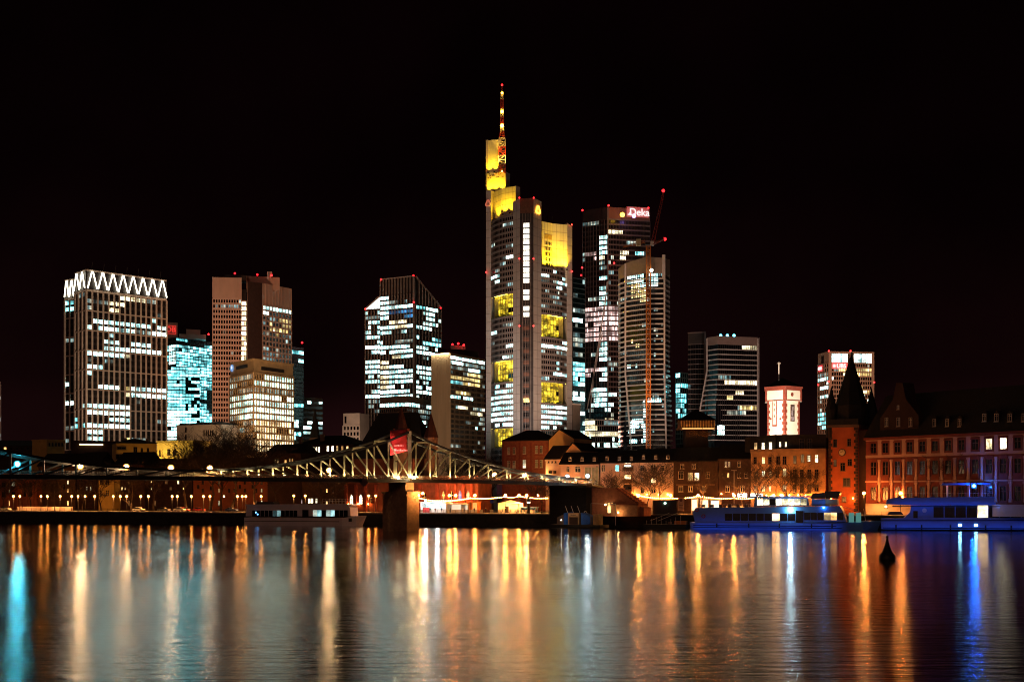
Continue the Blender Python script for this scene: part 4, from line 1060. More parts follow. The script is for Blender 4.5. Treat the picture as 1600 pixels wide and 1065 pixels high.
mb = MB(); mb.fbox(fr, g * .47, g * .475, -.4, -.02, GZ, zt - .4); mb.build('groove_rib', UB, t)
mb = MB(); mb.fbox(fr, g * .53, g * .535, -.4, -.02, GZ, zt - .4); mb.build('groove_rib', UB, t)
fl2 = frame(Lp, C); u, z, D = on_face(fl2, 1285.5, 562); mb = MB(); mb.fbox(fl2, u - 2.6, u + 2.6, -.2, -.02, z - 3, z + 3); mb.build('roof_opening', DARKW, t)
for fx, px, py, w in ((fr, 1311.5, 571.5, 6.4), (fl2, 1283, 575.5, 3.6)):
    u, z, D = on_face(fx, px, py)
    mb = MB(); mb.fbox(fx, u - w, u + w, -.8, -.45, z - 2.3, z + 2.3); mb.build('sign_panel', emit('bank_red', (.95, .02, .04), .9, sample=False), t)
    me = text_mesh('UBS', 4.6 if w > 5 else 3.2, .15, MATS['sign_white'], .06); inst('lettering', me, t, fx(u + w * .2, -1.1, z - .1), fx.rz)
    mb = MB()
    for a in range(3):
        for s in (-1, 1):
            an = math.radians(60 * a); dx, dz = math.cos(an) * 1.3 * s, math.sin(an) * 1.3 * s
            mb.bar(fx(u - w * .72, -1.1, z), fx(u - w * .72 + dx, -1.1, z + dz), .45)
    mb.build('sign_emblem', MATS['sign_white'], t)
for px, py in ((1295, 548), (1278.5, 601), (1294.5, 596), (1366, 597), (1329, 548)): 
    mb = MB(); mb.ball(P(px, py, 1094), .7); mb.build('beacon_lamp', RED, t)

# sliver of a lit tower cut by the left edge of the view
zt = Z(596, 900); A = P2(-45, 905); B2 = P2(1.2, 900)
t = thing('edge_tower', 'pale office tower just cut off at the left edge', 'tower', (B2.x, B2.y, GZ))
body(t, [A, B2, farther(B2, 22), farther(A, 22)], GZ, zt, WHITEC)
facade(t, A, B2, zt - 2, 12, 3.4, 9, pier=.3, band=.3, depth=.3, wall=WHITEC, base=.3, basekey='cool', seed=171)

# ------------------------------------------------------------------ houses along the river
WIN = {}
def win_mesh(w, h, key, fm, cross=True):
    k = (round(w, 1), round(h, 1), key, fm.name, cross)
    if k not in WIN:
        w, h = k[0], k[1]; mb = MB(); b = max(.09, w * .08)
        mb.box(-w / 2, w / 2, -.16, .02, -h / 2, -h / 2 + b); mb.box(-w / 2, w / 2, -.16, .02, h / 2 - b, h / 2)
        mb.box(-w / 2, -w / 2 + b, -.15, .02, -h / 2 + b, h / 2 - b); mb.box(w / 2 - b, w / 2, -.15, .02, -h / 2 + b, h / 2 - b)
        if cross:
            mb.box(-.05, .05, -.12, .0, -h / 2 + b, h / 2 - b); mb.box(-w / 2 + b, w / 2 - b, -.11, .0, h * .18, h * .18 + .09)
        mb.quad((-w / 2 + b, -.04, -h / 2 + b), (w / 2 - b, -.04, -h / 2 + b), (w / 2 - b, -.04, h / 2 - b), (-w / 2 + b, -.04, h / 2 - b), 1)
        mb.box(-w / 2 - .12, w / 2 + .12, -.3, .02, -h / 2 - .14, -h / 2 - .005)
        WIN[k] = mb.mesh('window', [fm, LIT[key] if key else GLASS])
    return WIN[k]
SAND = mat('red_sandstone', (.20, .04, .025), rough=.85, var=.2, scale=.6)
WFR = mat('window_white', (.62, .55, .48), rough=.6)
WFD = mat('window_dark', (.06, .04, .035), rough=.6)
def windows(th, fr, lst, fm=WFD, cross=True):
    for (px, py, w, h, key) in lst:
        u, z, D = on_face(fr, px, py)
        inst('window', win_mesh(w * D / F, h * D / F, key, fm, cross), th, fr(u, -.02, z), fr.rz)
def fill_lamps(th, fr, pxs, py, s=200, r=.17):  # small lamps added along a facade to brighten it
    m = emit('fill_lamp_%d' % s, (1.0, .30, .05), s)
    for px in pxs:
        u, z, D = on_face(fr, px, py)
        mb = MB(); mb.ball(fr(u, -.75, z), r, n=8, m=6); mb.build('fill_lamp', m, th)
        mb = MB(); mb.bar(fr(u, -.02, z + .3), fr(u, -.75, z + .3), .06); mb.build('fill_lamp_arm', WFD, th)
def house(name, label, cat, a, b, ze, depth, wall, rh, hip=0.0, roof=ROOF, over=.5, group=None, cornice=True):
    fr = frame(a, b)
    th = thing(name, label, cat, (a.x, a.y, GZ), group)
    mb = MB(); mb.fbox(fr, 0, fr.L, 0, depth, GZ, ze)
    if rh and hip == 0:
        for u in (0, fr.L - .3):
            mb.side(fr, [(u, 0), (u + .3, 0)], 0, 0) if False else None
            mb.add([fr(u, 0, ze), fr(u, depth, ze), fr(u, depth / 2, ze + rh - .15), fr(u + .3, 0, ze), fr(u + .3, depth, ze), fr(u + .3, depth / 2, ze + rh - .15)], [(0, 1, 2), (5, 4, 3), (0, 2, 5, 3), (2, 1, 4, 5)])
    mb.build('wall', wall, th)
    if rh:
        o = over; mb = MB(); zb = ze - .05
        e0, e1, e2, e3 = fr(-o, -o, zb), fr(fr.L + o, -o, zb), fr(fr.L + o, depth + o, zb), fr(-o, depth + o, zb)
        hp = hip if hip > 0 else -o
        r0, r1 = fr(hp, depth / 2, ze + rh), fr(fr.L - hp, depth / 2, ze + rh)
        t_ = Vector((0, 0, .25))
        top = [Vector(p) + t_ for p in (e0, e1, e2, e3)]
        mb.add([e0, e1, e2, e3, *top, r0, r1], [(3, 2, 1, 0), (0, 1, 5, 4), (1, 2, 6, 5), (2, 3, 7, 6), (3, 0, 4, 7), (4, 5, 9, 8), (5, 6, 9), (6, 7, 8, 9), (7, 4, 8)])
        mb.build('roof', roof, th)
    else:
        mb = MB(); mb.fbox(fr, -.2, fr.L + .2, -.2, depth + .2, ze, ze + .5); mb.build('parapet', wall, th)
    if cornice:
        mb = MB(); mb.fbox(fr, -.1, fr.L + .1, -.3, -.02, ze - .65, ze - .1); mb.build('cornice', wall, th)
    return th, fr
def chimney(th, px, py, D, w=1.1, h=3.0):
    p = P(px, py, D); mb = MB(); mb.box(p.x - w / 2, p.x + w / 2, p.y - .6, p.y + .6, p.z - h, p.z); mb.build('chimney', BROWN, th)

YEL = mat('ochre_render', (.50, .29, .08), rough=.85, var=.15, scale=.4)
LEM = mat('lemon_render', (.62, .46, .14), rough=.85, var=.12, scale=.4)
PLAS = mat('pale_plaster', (.60, .44, .38), rough=.85, var=.12, scale=.35)
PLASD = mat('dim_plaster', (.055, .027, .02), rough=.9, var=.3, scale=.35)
ORPL = mat('orange_plaster', (.30, .09, .035), rough=.85, var=.18, scale=.35)
BRICK = mat('brick_red', (.24, .07, .045), rough=.9, var=.25, scale=1.2)

# left, behind the bridge
th, fr = house('low_house', 'long dark house far behind the cyan bridge lamp', 'house', P2(-60, 700), P2(72, 715), Z(696, 705), 12, PLASD, 3.0)
windows(th, fr, [(8 + i * 9, 700, 4, 5, 'amber' if i in (0,) else None) for i in range(7)])
th, fr = house('attic_house', 'small house with dim ochre attic row left of the zigzag tower', 'house', P2(73, 620), P2(101, 628), Z(688, 622), 10, YEL, 0)
windows(th, fr, [(77 + i * 5, 694, 3, 5, None) for i in range(5)])
th, fr = house('bar_roof_house', 'house with a bright lit eave line below the zigzag tower', 'house', P2(112, 590), P2(186, 596), Z(690, 592), 12, PLASD, 0)
u0, z, D = on_face(fr, 124, 694); u1, _, _ = on_face(fr, 161, 694)
mb = MB(); mb.fbox(fr, u0, u1, -.5, -.25, z - .2, z + .2); mb.build('eave_light', emit('eave_light', (1, .75, .35), 3), th)
windows(th, fr, [(116 + i * 4.4, 690.5, 2.4, 3, None) for i in range(15)])
th, fr = house('ochre_house', 'ochre rendered house with six dark windows below the zigzag tower', 'house', P2(182, 560), P2(244, 566), Z(692, 562), 14, YEL, 2.2, hip=8)
windows(th, fr, [(211.5, 703, 6, 10, None), (221.5, 702.5, 3.4, 6, None), (231, 702.5, 3.4, 6, None), (211.5, 716, 6, 9, None), (221.5, 714.5, 3.4, 6, None), (231, 714.5, 3.4, 6, None), (190, 699.5, 14, 5, None), (187, 713, 12, 8, None)])
spot('street_glow', fr(fr.L * .6, -12, 16), fr(fr.L * .6, 0, 26), 9000, (1, .55, .12), 120, .8, th)
chimney(th, 196, 684, 566); chimney(th, 231, 685, 566)
th, fr = house('lemon_house', 'bright lemon house lit from below beside the ochre house', 'house', P2(245, 610), P2(302, 600), Z(690, 605), 12, LEM, 0)
windows(th, fr, [(250, 708, 2.5, 10, None), (264, 706, 6, 9, None), (273, 707, 6, 8, None)])
spot('street_glow', fr(fr.L * .3, -9, 18), fr(fr.L * .35, 0, 28), 16000, (1, .68, .2), 130, .8, th)
th, fr = house('beige_block', 'beige block with narrow dark windows above the lemon house', 'house', P2(276, 668), P2(345, 655), Z(663, 660), 16, CREAM, 1.6, hip=6)
windows(th, fr, [(290.5, 671, 3, 8, None), (290.5, 683, 3, 8, None)] + [(319 + i * 3.4, 676, 2, 9, None) for i in range(5)])
# lower row below the bridge
def lowrow(px0, px1, v, ytop, wall, label, wins, rh=3.0, nm='riverside_house', fm=WFD, hip=0.0, lbl=None):
    if wall is PLASD: wall = [PLASD, mat('dark_brick', (.035, .016, .012), rough=.9, var=.4, scale=.8), mat('umber_render', (.09, .05, .025), rough=.9, var=.3, scale=.5)][int(px0 / 30) % 3]  # three dark wall tones alternate along the row
    a, b = quay(px0, v), quay(px1, v)
    th, fr = house(nm, label, 'house', Vector((a.x, a.y)), Vector((b.x, b.y)), Z(ytop, (a.y + b.y) / 2), 12, wall, rh, hip=hip)
    windows(th, fr, wins, fm)
    rg = random.Random(px0); x = px0 + 5
    while x < px1 - 4:
        if x > 0 and all(abs(x - w_[0]) > 5 for w_ in wins):
            for yy in (753, 766, 786):
                if rg.random() < .8: windows(th, fr, [(x, yy, 3.2, 6 if yy < 780 else 8, rg.choice(['amber', 'ember', 'warm', None, None, None, None, 'ember']))], fm)
        x += rg.uniform(7, 10)
    return th, fr
th, fr = lowrow(-60, 30, 30, 742, ORPL, 'orange loggia house at the left edge below the bridge', [(6, 757, 7, 7, None), (21, 756, 6, 7, 'warm'), (6, 772, 7, 8, None), (21, 772, 6, 8, None), (-8, 757, 7, 7, None)], rh=0)
for px in (-2, 13, 28):
    u, z, D = on_face(fr, px, 760); mb = MB(); mb.fbox(fr, u - .45, u + .45, -.9, -.02, GZ, Z(744, D)); mb.build('loggia_pier', ORPL, th)
for py in (750, 764, 779):
    u, z, D = on_face(fr, 10, py); mb = MB(); mb.fbox(fr, 0, fr.L, -.7, -.02, z - .3, z + .3); mb.build('loggia_beam', ORPL, th)
th, fr = lowrow(33, 58, 31, 742, ORPL, 'second orange loggia house right of the edge house', [(39, 757, 5, 7, None), (48, 757, 5, 8, None), (39, 771, 5, 8, None), (48, 771, 5, 8, None)], rh=0)
for px in (34.5, 43.5, 53):
    u, z, D = on_face(fr, px, 760); mb = MB(); mb.fbox(fr, u - .35, u + .35, -.7, -.02, GZ, Z(744, D)); mb.build('loggia_pier', ORPL, th)
for py in (750, 764, 779):
    u, z, D = on_face(fr, 40, py); mb = MB(); mb.fbox(fr, 0, fr.L, -.5, -.02, z - .25, z + .25); mb.build('loggia_beam', ORPL, th)
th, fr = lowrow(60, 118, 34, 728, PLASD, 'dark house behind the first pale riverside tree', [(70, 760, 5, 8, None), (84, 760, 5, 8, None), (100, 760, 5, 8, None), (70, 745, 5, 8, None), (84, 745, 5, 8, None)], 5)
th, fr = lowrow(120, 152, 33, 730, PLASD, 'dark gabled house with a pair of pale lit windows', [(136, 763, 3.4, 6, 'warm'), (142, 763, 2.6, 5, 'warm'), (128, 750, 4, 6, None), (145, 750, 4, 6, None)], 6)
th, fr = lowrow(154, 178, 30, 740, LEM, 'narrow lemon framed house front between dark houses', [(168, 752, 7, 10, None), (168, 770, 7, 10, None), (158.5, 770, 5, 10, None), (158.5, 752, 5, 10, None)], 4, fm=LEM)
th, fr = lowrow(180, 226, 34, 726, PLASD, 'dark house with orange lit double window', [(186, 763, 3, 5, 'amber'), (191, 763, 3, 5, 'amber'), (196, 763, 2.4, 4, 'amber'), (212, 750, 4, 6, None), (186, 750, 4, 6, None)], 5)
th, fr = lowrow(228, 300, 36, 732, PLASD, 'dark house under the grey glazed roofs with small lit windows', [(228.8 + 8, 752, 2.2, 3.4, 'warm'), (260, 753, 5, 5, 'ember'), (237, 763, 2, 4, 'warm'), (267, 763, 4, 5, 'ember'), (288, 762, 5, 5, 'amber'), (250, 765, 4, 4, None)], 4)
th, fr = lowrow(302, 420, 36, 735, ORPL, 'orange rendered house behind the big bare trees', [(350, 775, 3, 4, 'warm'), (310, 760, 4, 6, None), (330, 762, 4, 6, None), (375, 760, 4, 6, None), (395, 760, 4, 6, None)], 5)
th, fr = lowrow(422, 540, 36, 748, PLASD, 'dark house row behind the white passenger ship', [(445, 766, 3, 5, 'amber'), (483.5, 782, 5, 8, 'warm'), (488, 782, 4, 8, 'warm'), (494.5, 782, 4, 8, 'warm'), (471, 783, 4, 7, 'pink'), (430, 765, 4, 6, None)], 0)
# grey glazed roofs
GRF = mat('zinc_roof', (.22, .25, .25), rough=.45, var=.2, scale=.5)
a, b = quay(213, 50), quay(262, 52)
th, fr = house('zinc_roof_house', 'house with pale zinc shed roof behind third bridge lamp', 'house', Vector((a.x, a.y)), Vector((b.x, b.y)), Z(729, 500), 10, PLASD, 2.2, roof=GRF)
a, b = quay(266, 50), quay(296, 52)
th, fr = house('zinc_roof_house', 'narrow house with ribbed zinc roof behind fourth bridge lamp', 'house', Vector((a.x, a.y)), Vector((b.x, b.y)), Z(731, 500), 10, PLASD, 3.2, roof=GRF)
u0 = fr.L
for k in range(6):
    u = fr.L * k / 5; mb = MB(); mb.bar(fr(u, -.3, Z(731, 500) + .3), fr(u, 5, Z(731, 500) + 3.5), .2); mb.build('roof_rib', WHITEC, th)

# house with lit attic, left of the church
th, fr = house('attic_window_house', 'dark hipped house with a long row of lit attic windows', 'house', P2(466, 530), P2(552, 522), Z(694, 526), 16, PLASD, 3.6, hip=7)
windows(th, fr, [(473, 702, 3, 8, None)] + [(482 + i * 4.2, 702, 3.4, 8.5, 'warm') for i in range(5)] + [(512.5, 700.5, 4.4, 9, 'warm'), (520, 700.5, 4.6, 9, 'warm'), (527, 700, 4, 8.5, 'amber'), (535, 700, 4, 7, 'amber'), (543, 699, 4, 5, 'amber')], cross=False)
mb = MB(); mb.fbox(fr, -4, fr.L + 2, -3, -.02, Z(711, 526) - .3, Z(711, 526) + .3); mb.build('balcony', BROWN, th)
chimney(th, 504, 678, 530, 1.6, 4); chimney(th, 470, 681, 530, 1.4, 3)
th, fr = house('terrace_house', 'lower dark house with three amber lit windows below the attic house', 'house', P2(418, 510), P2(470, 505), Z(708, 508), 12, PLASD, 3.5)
windows(th, fr, [(430.5, 720.5, 2.8, 6, 'amber'), (434.5, 720, 2.6, 6, 'amber'), (446.5, 720.5, 3.8, 5, 'amber'), (453, 718.5, 3, 5.5, 'amber'), (457, 718.5, 2.6, 5.5, 'amber')])

# church by the bridge
a, b = quay(540, 24), quay(652, 24)
A, B2 = Vector((a.x, a.y)), Vector((b.x, b.y))
tc_ = thing('church', 'red sandstone church with steep black roof and pointed turrets behind bridge tower', 'church', (A.x, A.y, GZ))
fr = frame(A, B2); D = (A.y + B2.y) / 2
ze = Z(716, D)
mb = MB(); mb.fbox(fr, 0, fr.L + 22, 0, 13, GZ, ze - 6); mb.fbox(fr, 2, fr.L - 2, 1, 13, ze - 6, ze); mb.build('nave_wall', mat('church_stone', (.15, .045, .028), rough=.9, var=.3, scale=.5), tc_)
pts = lambda q: [(on_face(fr, x, y)[0], on_face(fr, x, y)[1]) for x, y in q]
base = pts([(549, 716), (662, 716)]); rid = pts([(578, 645), (641, 643)])
mb = MB()
e0, e1 = fr(base[0][0], .5, ze), fr(base[1][0], .5, ze); e2, e3 = fr(base[1][0], 13.5, ze), fr(base[0][0], 13.5, ze)
r0, r1 = fr(rid[0][0], 7, rid[0][1] + .3), fr(rid[1][0], 7, rid[1][1] + .3)
mb.add([e0, e1, e2, e3, r0, r1], [(3, 2, 1, 0), (0, 1, 5, 4), (1, 2, 5), (2, 3, 4, 5), (3, 0, 4)]); mb.build('roof', ROOF, tc_)
def turret(th, c, r, z0, z1, zap, n=8, wall=BROWN, roof=ROOF, nm='turret'):
    poly = [(c[0] + r * math.cos(2 * math.pi * (i + .5) / n), c[1] + r * math.sin(2 * math.pi * (i + .5) / n)) for i in range(n)]
    mb = MB(); mb.prism(poly, z0, z1); o = mb.build(nm, wall, th)
    big = [(c[0] + (p[0] - c[0]) * 1.12, c[1] + (p[1] - c[1]) * 1.12) for p in poly]
    mb = MB(); mb.pyramid(big, z1 - .05, (c[0], c[1], zap)); mb.build('spire', roof, th)
    return o
fill_lamps(tc_, fr, (546, 561, 577, 690, 708, 722, 735), 787)
DSP = mat('maroon_slate', (.05, .014, .010), rough=.85, var=.3)
c = P2(627, D - 3); turret(tc_, c, 2.5, GZ, Z(676, D - 3), Z(632, D - 3), roof=DSP, nm='apse_turret')
c = P2(673.5, D - 1); turret(tc_, c, 2.4, GZ, Z(683, D - 1), Z(644, D - 1), roof=DSP, nm='apse_turret')
for px in (616, 638):
    mb = MB(); p = P(px, 676, D - 4); mb.box(p.x - .35, p.x + .35, p.y - .35, p.y + .35, GZ, p.z + 1.5); mb.build('pinnacle', SAND, tc_)
def gothic(px, py, w, h, key):
    u, z, Dd = on_face(fr, px, py); w *= Dd / F; h *= Dd / F
    prof = [(-w / 2, -h / 2), (w / 2, -h / 2), (w / 2, h * .15), (w * .3, h * .36), (0, h / 2), (-w * .3, h * .36), (-w / 2, h * .15)]
    mb = MB(); mb.side(fr, [(u + x * 1.3, z + y * 1.12) for x, y in prof], -.14, -.02); f = mb.build('window', SAND, tc_)
    mb = MB(); mb.add([fr(u + x, -.16, z + y) for x, y in prof], [tuple(range(7))]); mb.build('pane', LIT[key] if key else GLASS, f)
    mb = MB(); mb.fbox(fr, u - .07, u + .07, -.24, -.165, z - h / 2, z + h * .4); mb.fbox(fr, u - w / 2, u + w / 2, -.23, -.165, z - .08, z + .08); mb.build('tracery', WFR, f)
for px, py, k in ((549.5, 779.5, 'warm'), (564, 779.5, 'warm'), (580, 778, None), (664, 776, None), (719, 772.5, 'blue'), (731.5, 772.5, 'blue'), (693, 773, None), (706, 773, None)): gothic(px, py, 5, 15, k)
for px in (542, 557, 572, 588, 657, 684, 700, 712.5, 725, 738):
    u, z, Dd = on_face(fr, px, 770); mb = MB(); mb.fbox(fr, u - .45, u + .45, -1.0, -.02, GZ, z + 3.0); mb.build('buttress', SAND, tc_)

# red brick house and pale gable houses
th, fr = house('red_house', 'dark red hipped house with five pale framed windows a floor', 'house', P2(785, 505), P2(857, 498), Z(688, 500), 13, BRICK, 4.0, hip=6.5)
windows(th, fr, [(795, 704, 4, 11, None), (803.5, 704, 4, 11, None), (819.5, 703, 4.6, 12, None), (838.5, 702, 4.4, 12, None), (846, 702, 4.4, 12, None),
                 (795, 725, 4.6, 11, 'ember'), (803.5, 725, 4.6, 11, 'ember'), (819.5, 724.5, 5.6, 13, 'warm'), (838.5, 724, 4.4, 12, None), (846, 724, 4.4, 12, None), (838, 742.5, 5, 4, 'amber'), (847, 742.5, 5, 4, 'amber')], WFR)
for px, yy, w in ((799, 704, 17), (819.5, 703.5, 9), (842, 702.5, 17), (799, 725, 17), (819.5, 724.5, 9), (842, 724, 17)):
    u, z, D = on_face(fr, px, yy); s = w * D / F / 2
    mb = MB(); mb.fbox(fr, u - s, u + s, -.22, -.02, z - 2.0, z - 1.65); mb.fbox(fr, u - s, u + s, -.22, -.02, z + 1.5, z + 1.75); mb.build('window_surround', SAND, th)
for px in (786, 812, 830, 855.5):
    u, z, D = on_face(fr, px, 710); mb = MB(); mb.fbox(fr, u - .3, u + .3, -.18, -.02, GZ, Z(690, D)); mb.build('pilaster', SAND, th)
GAB = mat('gable_render', (.60, .34, .14), rough=.85, var=.12, scale=.3)
def gable_house(name, label, q, yb, D0, D1, wall, depth, wall2=None):
    """end wall drawn by its outline towards us, roof running back"""
    a, b = P2(q[0][0], D0), P2(q[-1][0], D1)
    th = thing(name, label, 'house', (a.x, a.y, GZ)); fr = frame(a, b)
    pr = [(0, GZ)] + [on_face(fr, x, y)[:2] for x, y in q] + [(fr.L, GZ)]
    mb = MB(); mb.side(fr, pr, 0, depth); mb.build('wall', wall, th)
    for (p, r) in zip(pr[1:-1], pr[2:-1]):
        mb = MB(); d = Vector((r[0] - p[0], r[1] - p[1])); nn = Vector((-d.y, d.x)).normalized() * .3
        mb.side(fr, [p, r, (r[0] + nn.x, r[1] + nn.y), (p[0] + nn.x, p[1] + nn.y)], -.35, depth + .3); mb.build('roof', ROOF, th)
    return th, fr
th, fr = gable_house('gable_house', 'tall house end with bare orange lit gable beside the red house', [(857.5, 688), (874, 671), (897, 685)], 0, 497, 492, GAB, 14)
spot('street_glow', fr(fr.L * .5, -14, 14), fr(fr.L * .5, 0, 26), 4500, (1, .5, .12), 110, .8, th)
th, fr = gable_house('gable_house', 'lower house end with orange lit gable in front of the tall gable', [(877, 715), (895, 692), (908, 704)], 0, 478, 474, GAB, 12)
th, fr = house('pale_house', 'narrow pale house with three small attic windows beside the bridge end', 'house', P2(852.5, 484), P2(877, 480), Z(717, 482), 10, PLAS, 4.8)
windows(th, fr, [(857.5, 720.5, 2.4, 4, None), (863, 720.5, 2.4, 4, None), (868.5, 720.5, 2.4, 4, None), (860, 737, 7, 4, None), (867, 737, 5, 4, None)])

# long house row
def rowhouse(px0, px1, v, yt, wall, label, wins, rh, hip=0, nm='row_house', fm=WFR):
    a, b = quay(px0, v), quay(px1, v); A, B2 = Vector((a.x, a.y)), Vector((b.x, b.y))
    th, fr = house(nm, label, 'house', A, B2, Z(yt, (a.y + b.y) / 2), 12, wall, rh, hip=hip)
    windows(th, fr, wins, fm); return th, fr
def dormers(th, fr, pxs, py, w=1.3, h=1.5, key=None):
    for px in pxs:
        u, z, D = on_face(fr, px, py)
        mb = MB(); mb.side(fr, [(u - w / 2, z - h / 2), (u + w / 2, z - h / 2), (u + w / 2, z + h / 2), (u, z + h * .75), (u - w / 2, z + h / 2)], .6, 4); d = mb.build('dormer', ROOF, th)
        inst('dormer_window', win_mesh(w * .7, h * .8, key, WFR), d, fr(u, .55, z), fr.rz)
th, fr = rowhouse(876, 936, 33, 725, PLAS, 'pale row house behind the bridge stair with wide glazed stairwell', [(887.5, 733, 5, 9, None), (903, 733, 10, 10, None), (903, 747, 10, 6, 'amber'), (943 - 10, 731, 4, 9, None)], 4.2)
u, z, D = on_face(fr, 925, 742)
mb = MB(); mb.fbox(fr, u - 2.5, u + 2.5, -.5, -.02, z - 4.5, z + 2.6); gz_ = mb.build('glazed_stair', mat('greenish_glass', (.30, .34, .26), rough=.25), th)
for k in range(5):
    mb = MB(); mb.fbox(fr, u - 2.4 + k * 1.2 - .08, u - 2.4 + k * 1.2 + .08, -.62, -.51, z - 4.5, z + 2.6); mb.build('glazing_bar', WFR, gz_)
dormers(th, fr, (890, 909, 928), 717); fill_lamps(th, fr, (884, 896, 914), 752)
th, fr = rowhouse(938, 990, 33, 723, PLAS, 'pale row house with stacked balconies and one cyan lit window', [(943, 731, 5, 11, None), (964.5, 731, 6, 10, 'teal'), (1004 - 2 - 14, 731, 4, 9, None)], 4.4)
for py, k in ((728, 'warm'), (747, 'amber'), (763, None)):
    u, z, D = on_face(fr, 981, py); mb = MB(); mb.fbox(fr, u - 1.5, u + 1.5, -1.3, -.02, z - 1.6, z - .5); mb.build('balcony', BROWN, th)
    inst('window', win_mesh(2.6, 1.7, k, WFD), th, fr(u, -.02, z + .5), fr.rz)
dormers(th, fr, (948, 967, 986), 716); fill_lamps(th, fr, (950, 960, 973, 989), 772)
th, fr = rowhouse(991, 1052, 33, 722, PLAS, 'pale row house half hidden by pale twiggy trees', [(1003.5, 731, 6, 9, None), (1003.5, 749, 6, 8, None), (1003.5, 766, 6, 9, None), (1021, 731, 8, 11, None), (1021, 750, 8, 8, 'amber'), (1036, 731, 6, 9, None), (1036, 750, 6, 8, None), (1021, 766, 8, 9, None)], 4.6)
dormers(th, fr, (1005, 1024, 1043), 714); fill_lamps(th, fr, (996, 1012, 1030, 1044), 772)
th, fr = rowhouse(1053, 1122, 31, 721, PLASD, 'dark row house with one wide bright window', [(1079, 744, 8, 12, 'yellow'), (1089, 744, 8, 12, 'warm'), (1064, 742, 8, 12, None), (1106, 742, 6, 10, None), (1064, 763, 7, 9, None), (1079, 763, 7, 9, None), (1100, 763, 6, 9, None), (1066, 728, 6, 8, None), (1084, 728, 6, 8, None)], 4.8)
mb = MB(); mb.fbox(fr, 1, fr.L - 1, -1.2, -.02, Z(756, 440) - .3, Z(756, 440) + .1); mb.build('balcony', BROWN, th)
th, fr = rowhouse(1123, 1172, 31, 717, PLASD, 'dark row house with a column of small lit windows', [(1134.5, 725, 3.4, 9, 'warm'), (1139.5, 725, 3, 8, 'warm'), (1138, 742, 3, 7, 'amber'), (1155, 725, 5, 9, None), (1155, 742, 5, 9, None), (1137, 763, 6, 10, None), (1160, 763, 6, 10, None), (1166, 742, 5, 9, None)], 5)
fill_lamps(th, fr, (1128, 1146, 1162), 771)
# pavilion roof on top of the row
p0 = P2(1087, 468)
t = thing('roof_pavilion', 'dark hip roofed lookout with a lit colonnade above the long roof', 'pavilion', (p0.x, p0.y, Z(690, 468)))
def sq(c, s): return [(c.x - s, c.y - s), (c.x + s, c.y - s), (c.x + s, c.y + s), (c.x - s, c.y + s)]
hw = 29 * 468 / F
mb = MB(); mb.pyramid(sq(p0, hw), Z(655.5, 462), (p0.x, p0.y, Z(639, 468))); mb.build('hip_roof', ROOF, t)
mb = MB(); mb.prism(sq(p0, hw * .88), Z(668, 462), Z(656, 462)); mb.build('gallery', mat('gallery_wood', (.16, .07, .03)), t)
mb = MB(); mb.prism(sq(p0, hw * .98), Z(670, 462), Z(668, 462)); mb.build('gallery_floor', BROWN, t)
mb = MB(); mb.prism(sq(p0, hw * .6), GZ, Z(670, 462)); mb.build('shaft', PLASD, t)
for k in range(13):
    x = p0.x - hw * .88 + 2 * hw * .88 * k / 12
    mb = MB(); mb.box(x - .17, x + .17, p0.y - hw * .88 - .3, p0.y - hw * .88 - .05, Z(668, 462), Z(656, 462)); mb.build('gallery_post', mat('gallery_post', (.55, .3, .1)), t)
mb = MB(); mb.box(p0.x - hw * .85, p0.x + hw * .85, p0.y - hw - .5, p0.y - hw - .3, Z(669.6, 462), Z(669.0, 462)); mb.build('gallery_light', emit('gallery_light', (1, .55, .15), 3), t)
for px, y_ in ((1100, 677), (1109, 677), (1084, 676)):
    mb = MB(); rg = random.Random(px); c = P(px, y_, 455)
    for q in range(260):
        d = Vector((rg.gauss(0, .75), rg.gauss(0, .6), rg.gauss(0, .5))); p = c + d; e1 = Vector((rg.uniform(-1, 1), rg.uniform(-1, 1), rg.uniform(-1, 1))) * .2; e2 = Vector((rg.uniform(-1, 1), rg.uniform(-1, 1), rg.uniform(-1, 1))) * .2
        mb.add([p, p + e1, p + e1 + e2, p + e2], [(0, 1, 2, 3)])
    o = mb.build('roof_bush', mat('bush_leaf', (.20, .10, .03))); tag(o, {1100: 'rusty bush in the middle below the lit colonnade', 1109: 'rusty bush at the right end below the lit colonnade', 1084: 'rusty bush at the left below the lit colonnade'}[px], 'bush', 'bushes under the lookout')

# twin-front house row left of the red tower
th, fr = rowhouse(1173, 1212, 30, 704, mat('amber_render', (.44, .25, .12), rough=.85, var=.2, scale=.4), 'house with warm lit casements right of the dark row houses', [(1181, 697, 5, 12, 'amber'), (1192.5, 697, 5, 12, 'warm'), (1204, 697, 5, 13, 'warm'), (1193, 719, 5, 11, 'amber'), (1203, 719, 5, 11, None), (1182, 740, 4, 9, 'amber'), (1193, 740, 5, 9, 'warm'), (1204, 740, 4, 9, 'amber'), (1181, 763, 5, 9, 'amber'), (1193, 763, 6, 9, 'amber'), (1203, 763, 4, 9, 'amber'), (1180, 719, 5, 11, None)], 0, fm=BROWN)
mb = MB(); mb.side(fr, [(-2, Z(703.5, 430)), (fr.L, Z(703.5, 430)), (fr.L, Z(676, 430)), (-2, Z(680, 430))], .8, 9); mb.build('mansard', ROOF, th); fill_lamps(th, fr, (1176, 1187, 1198, 1208), 773)
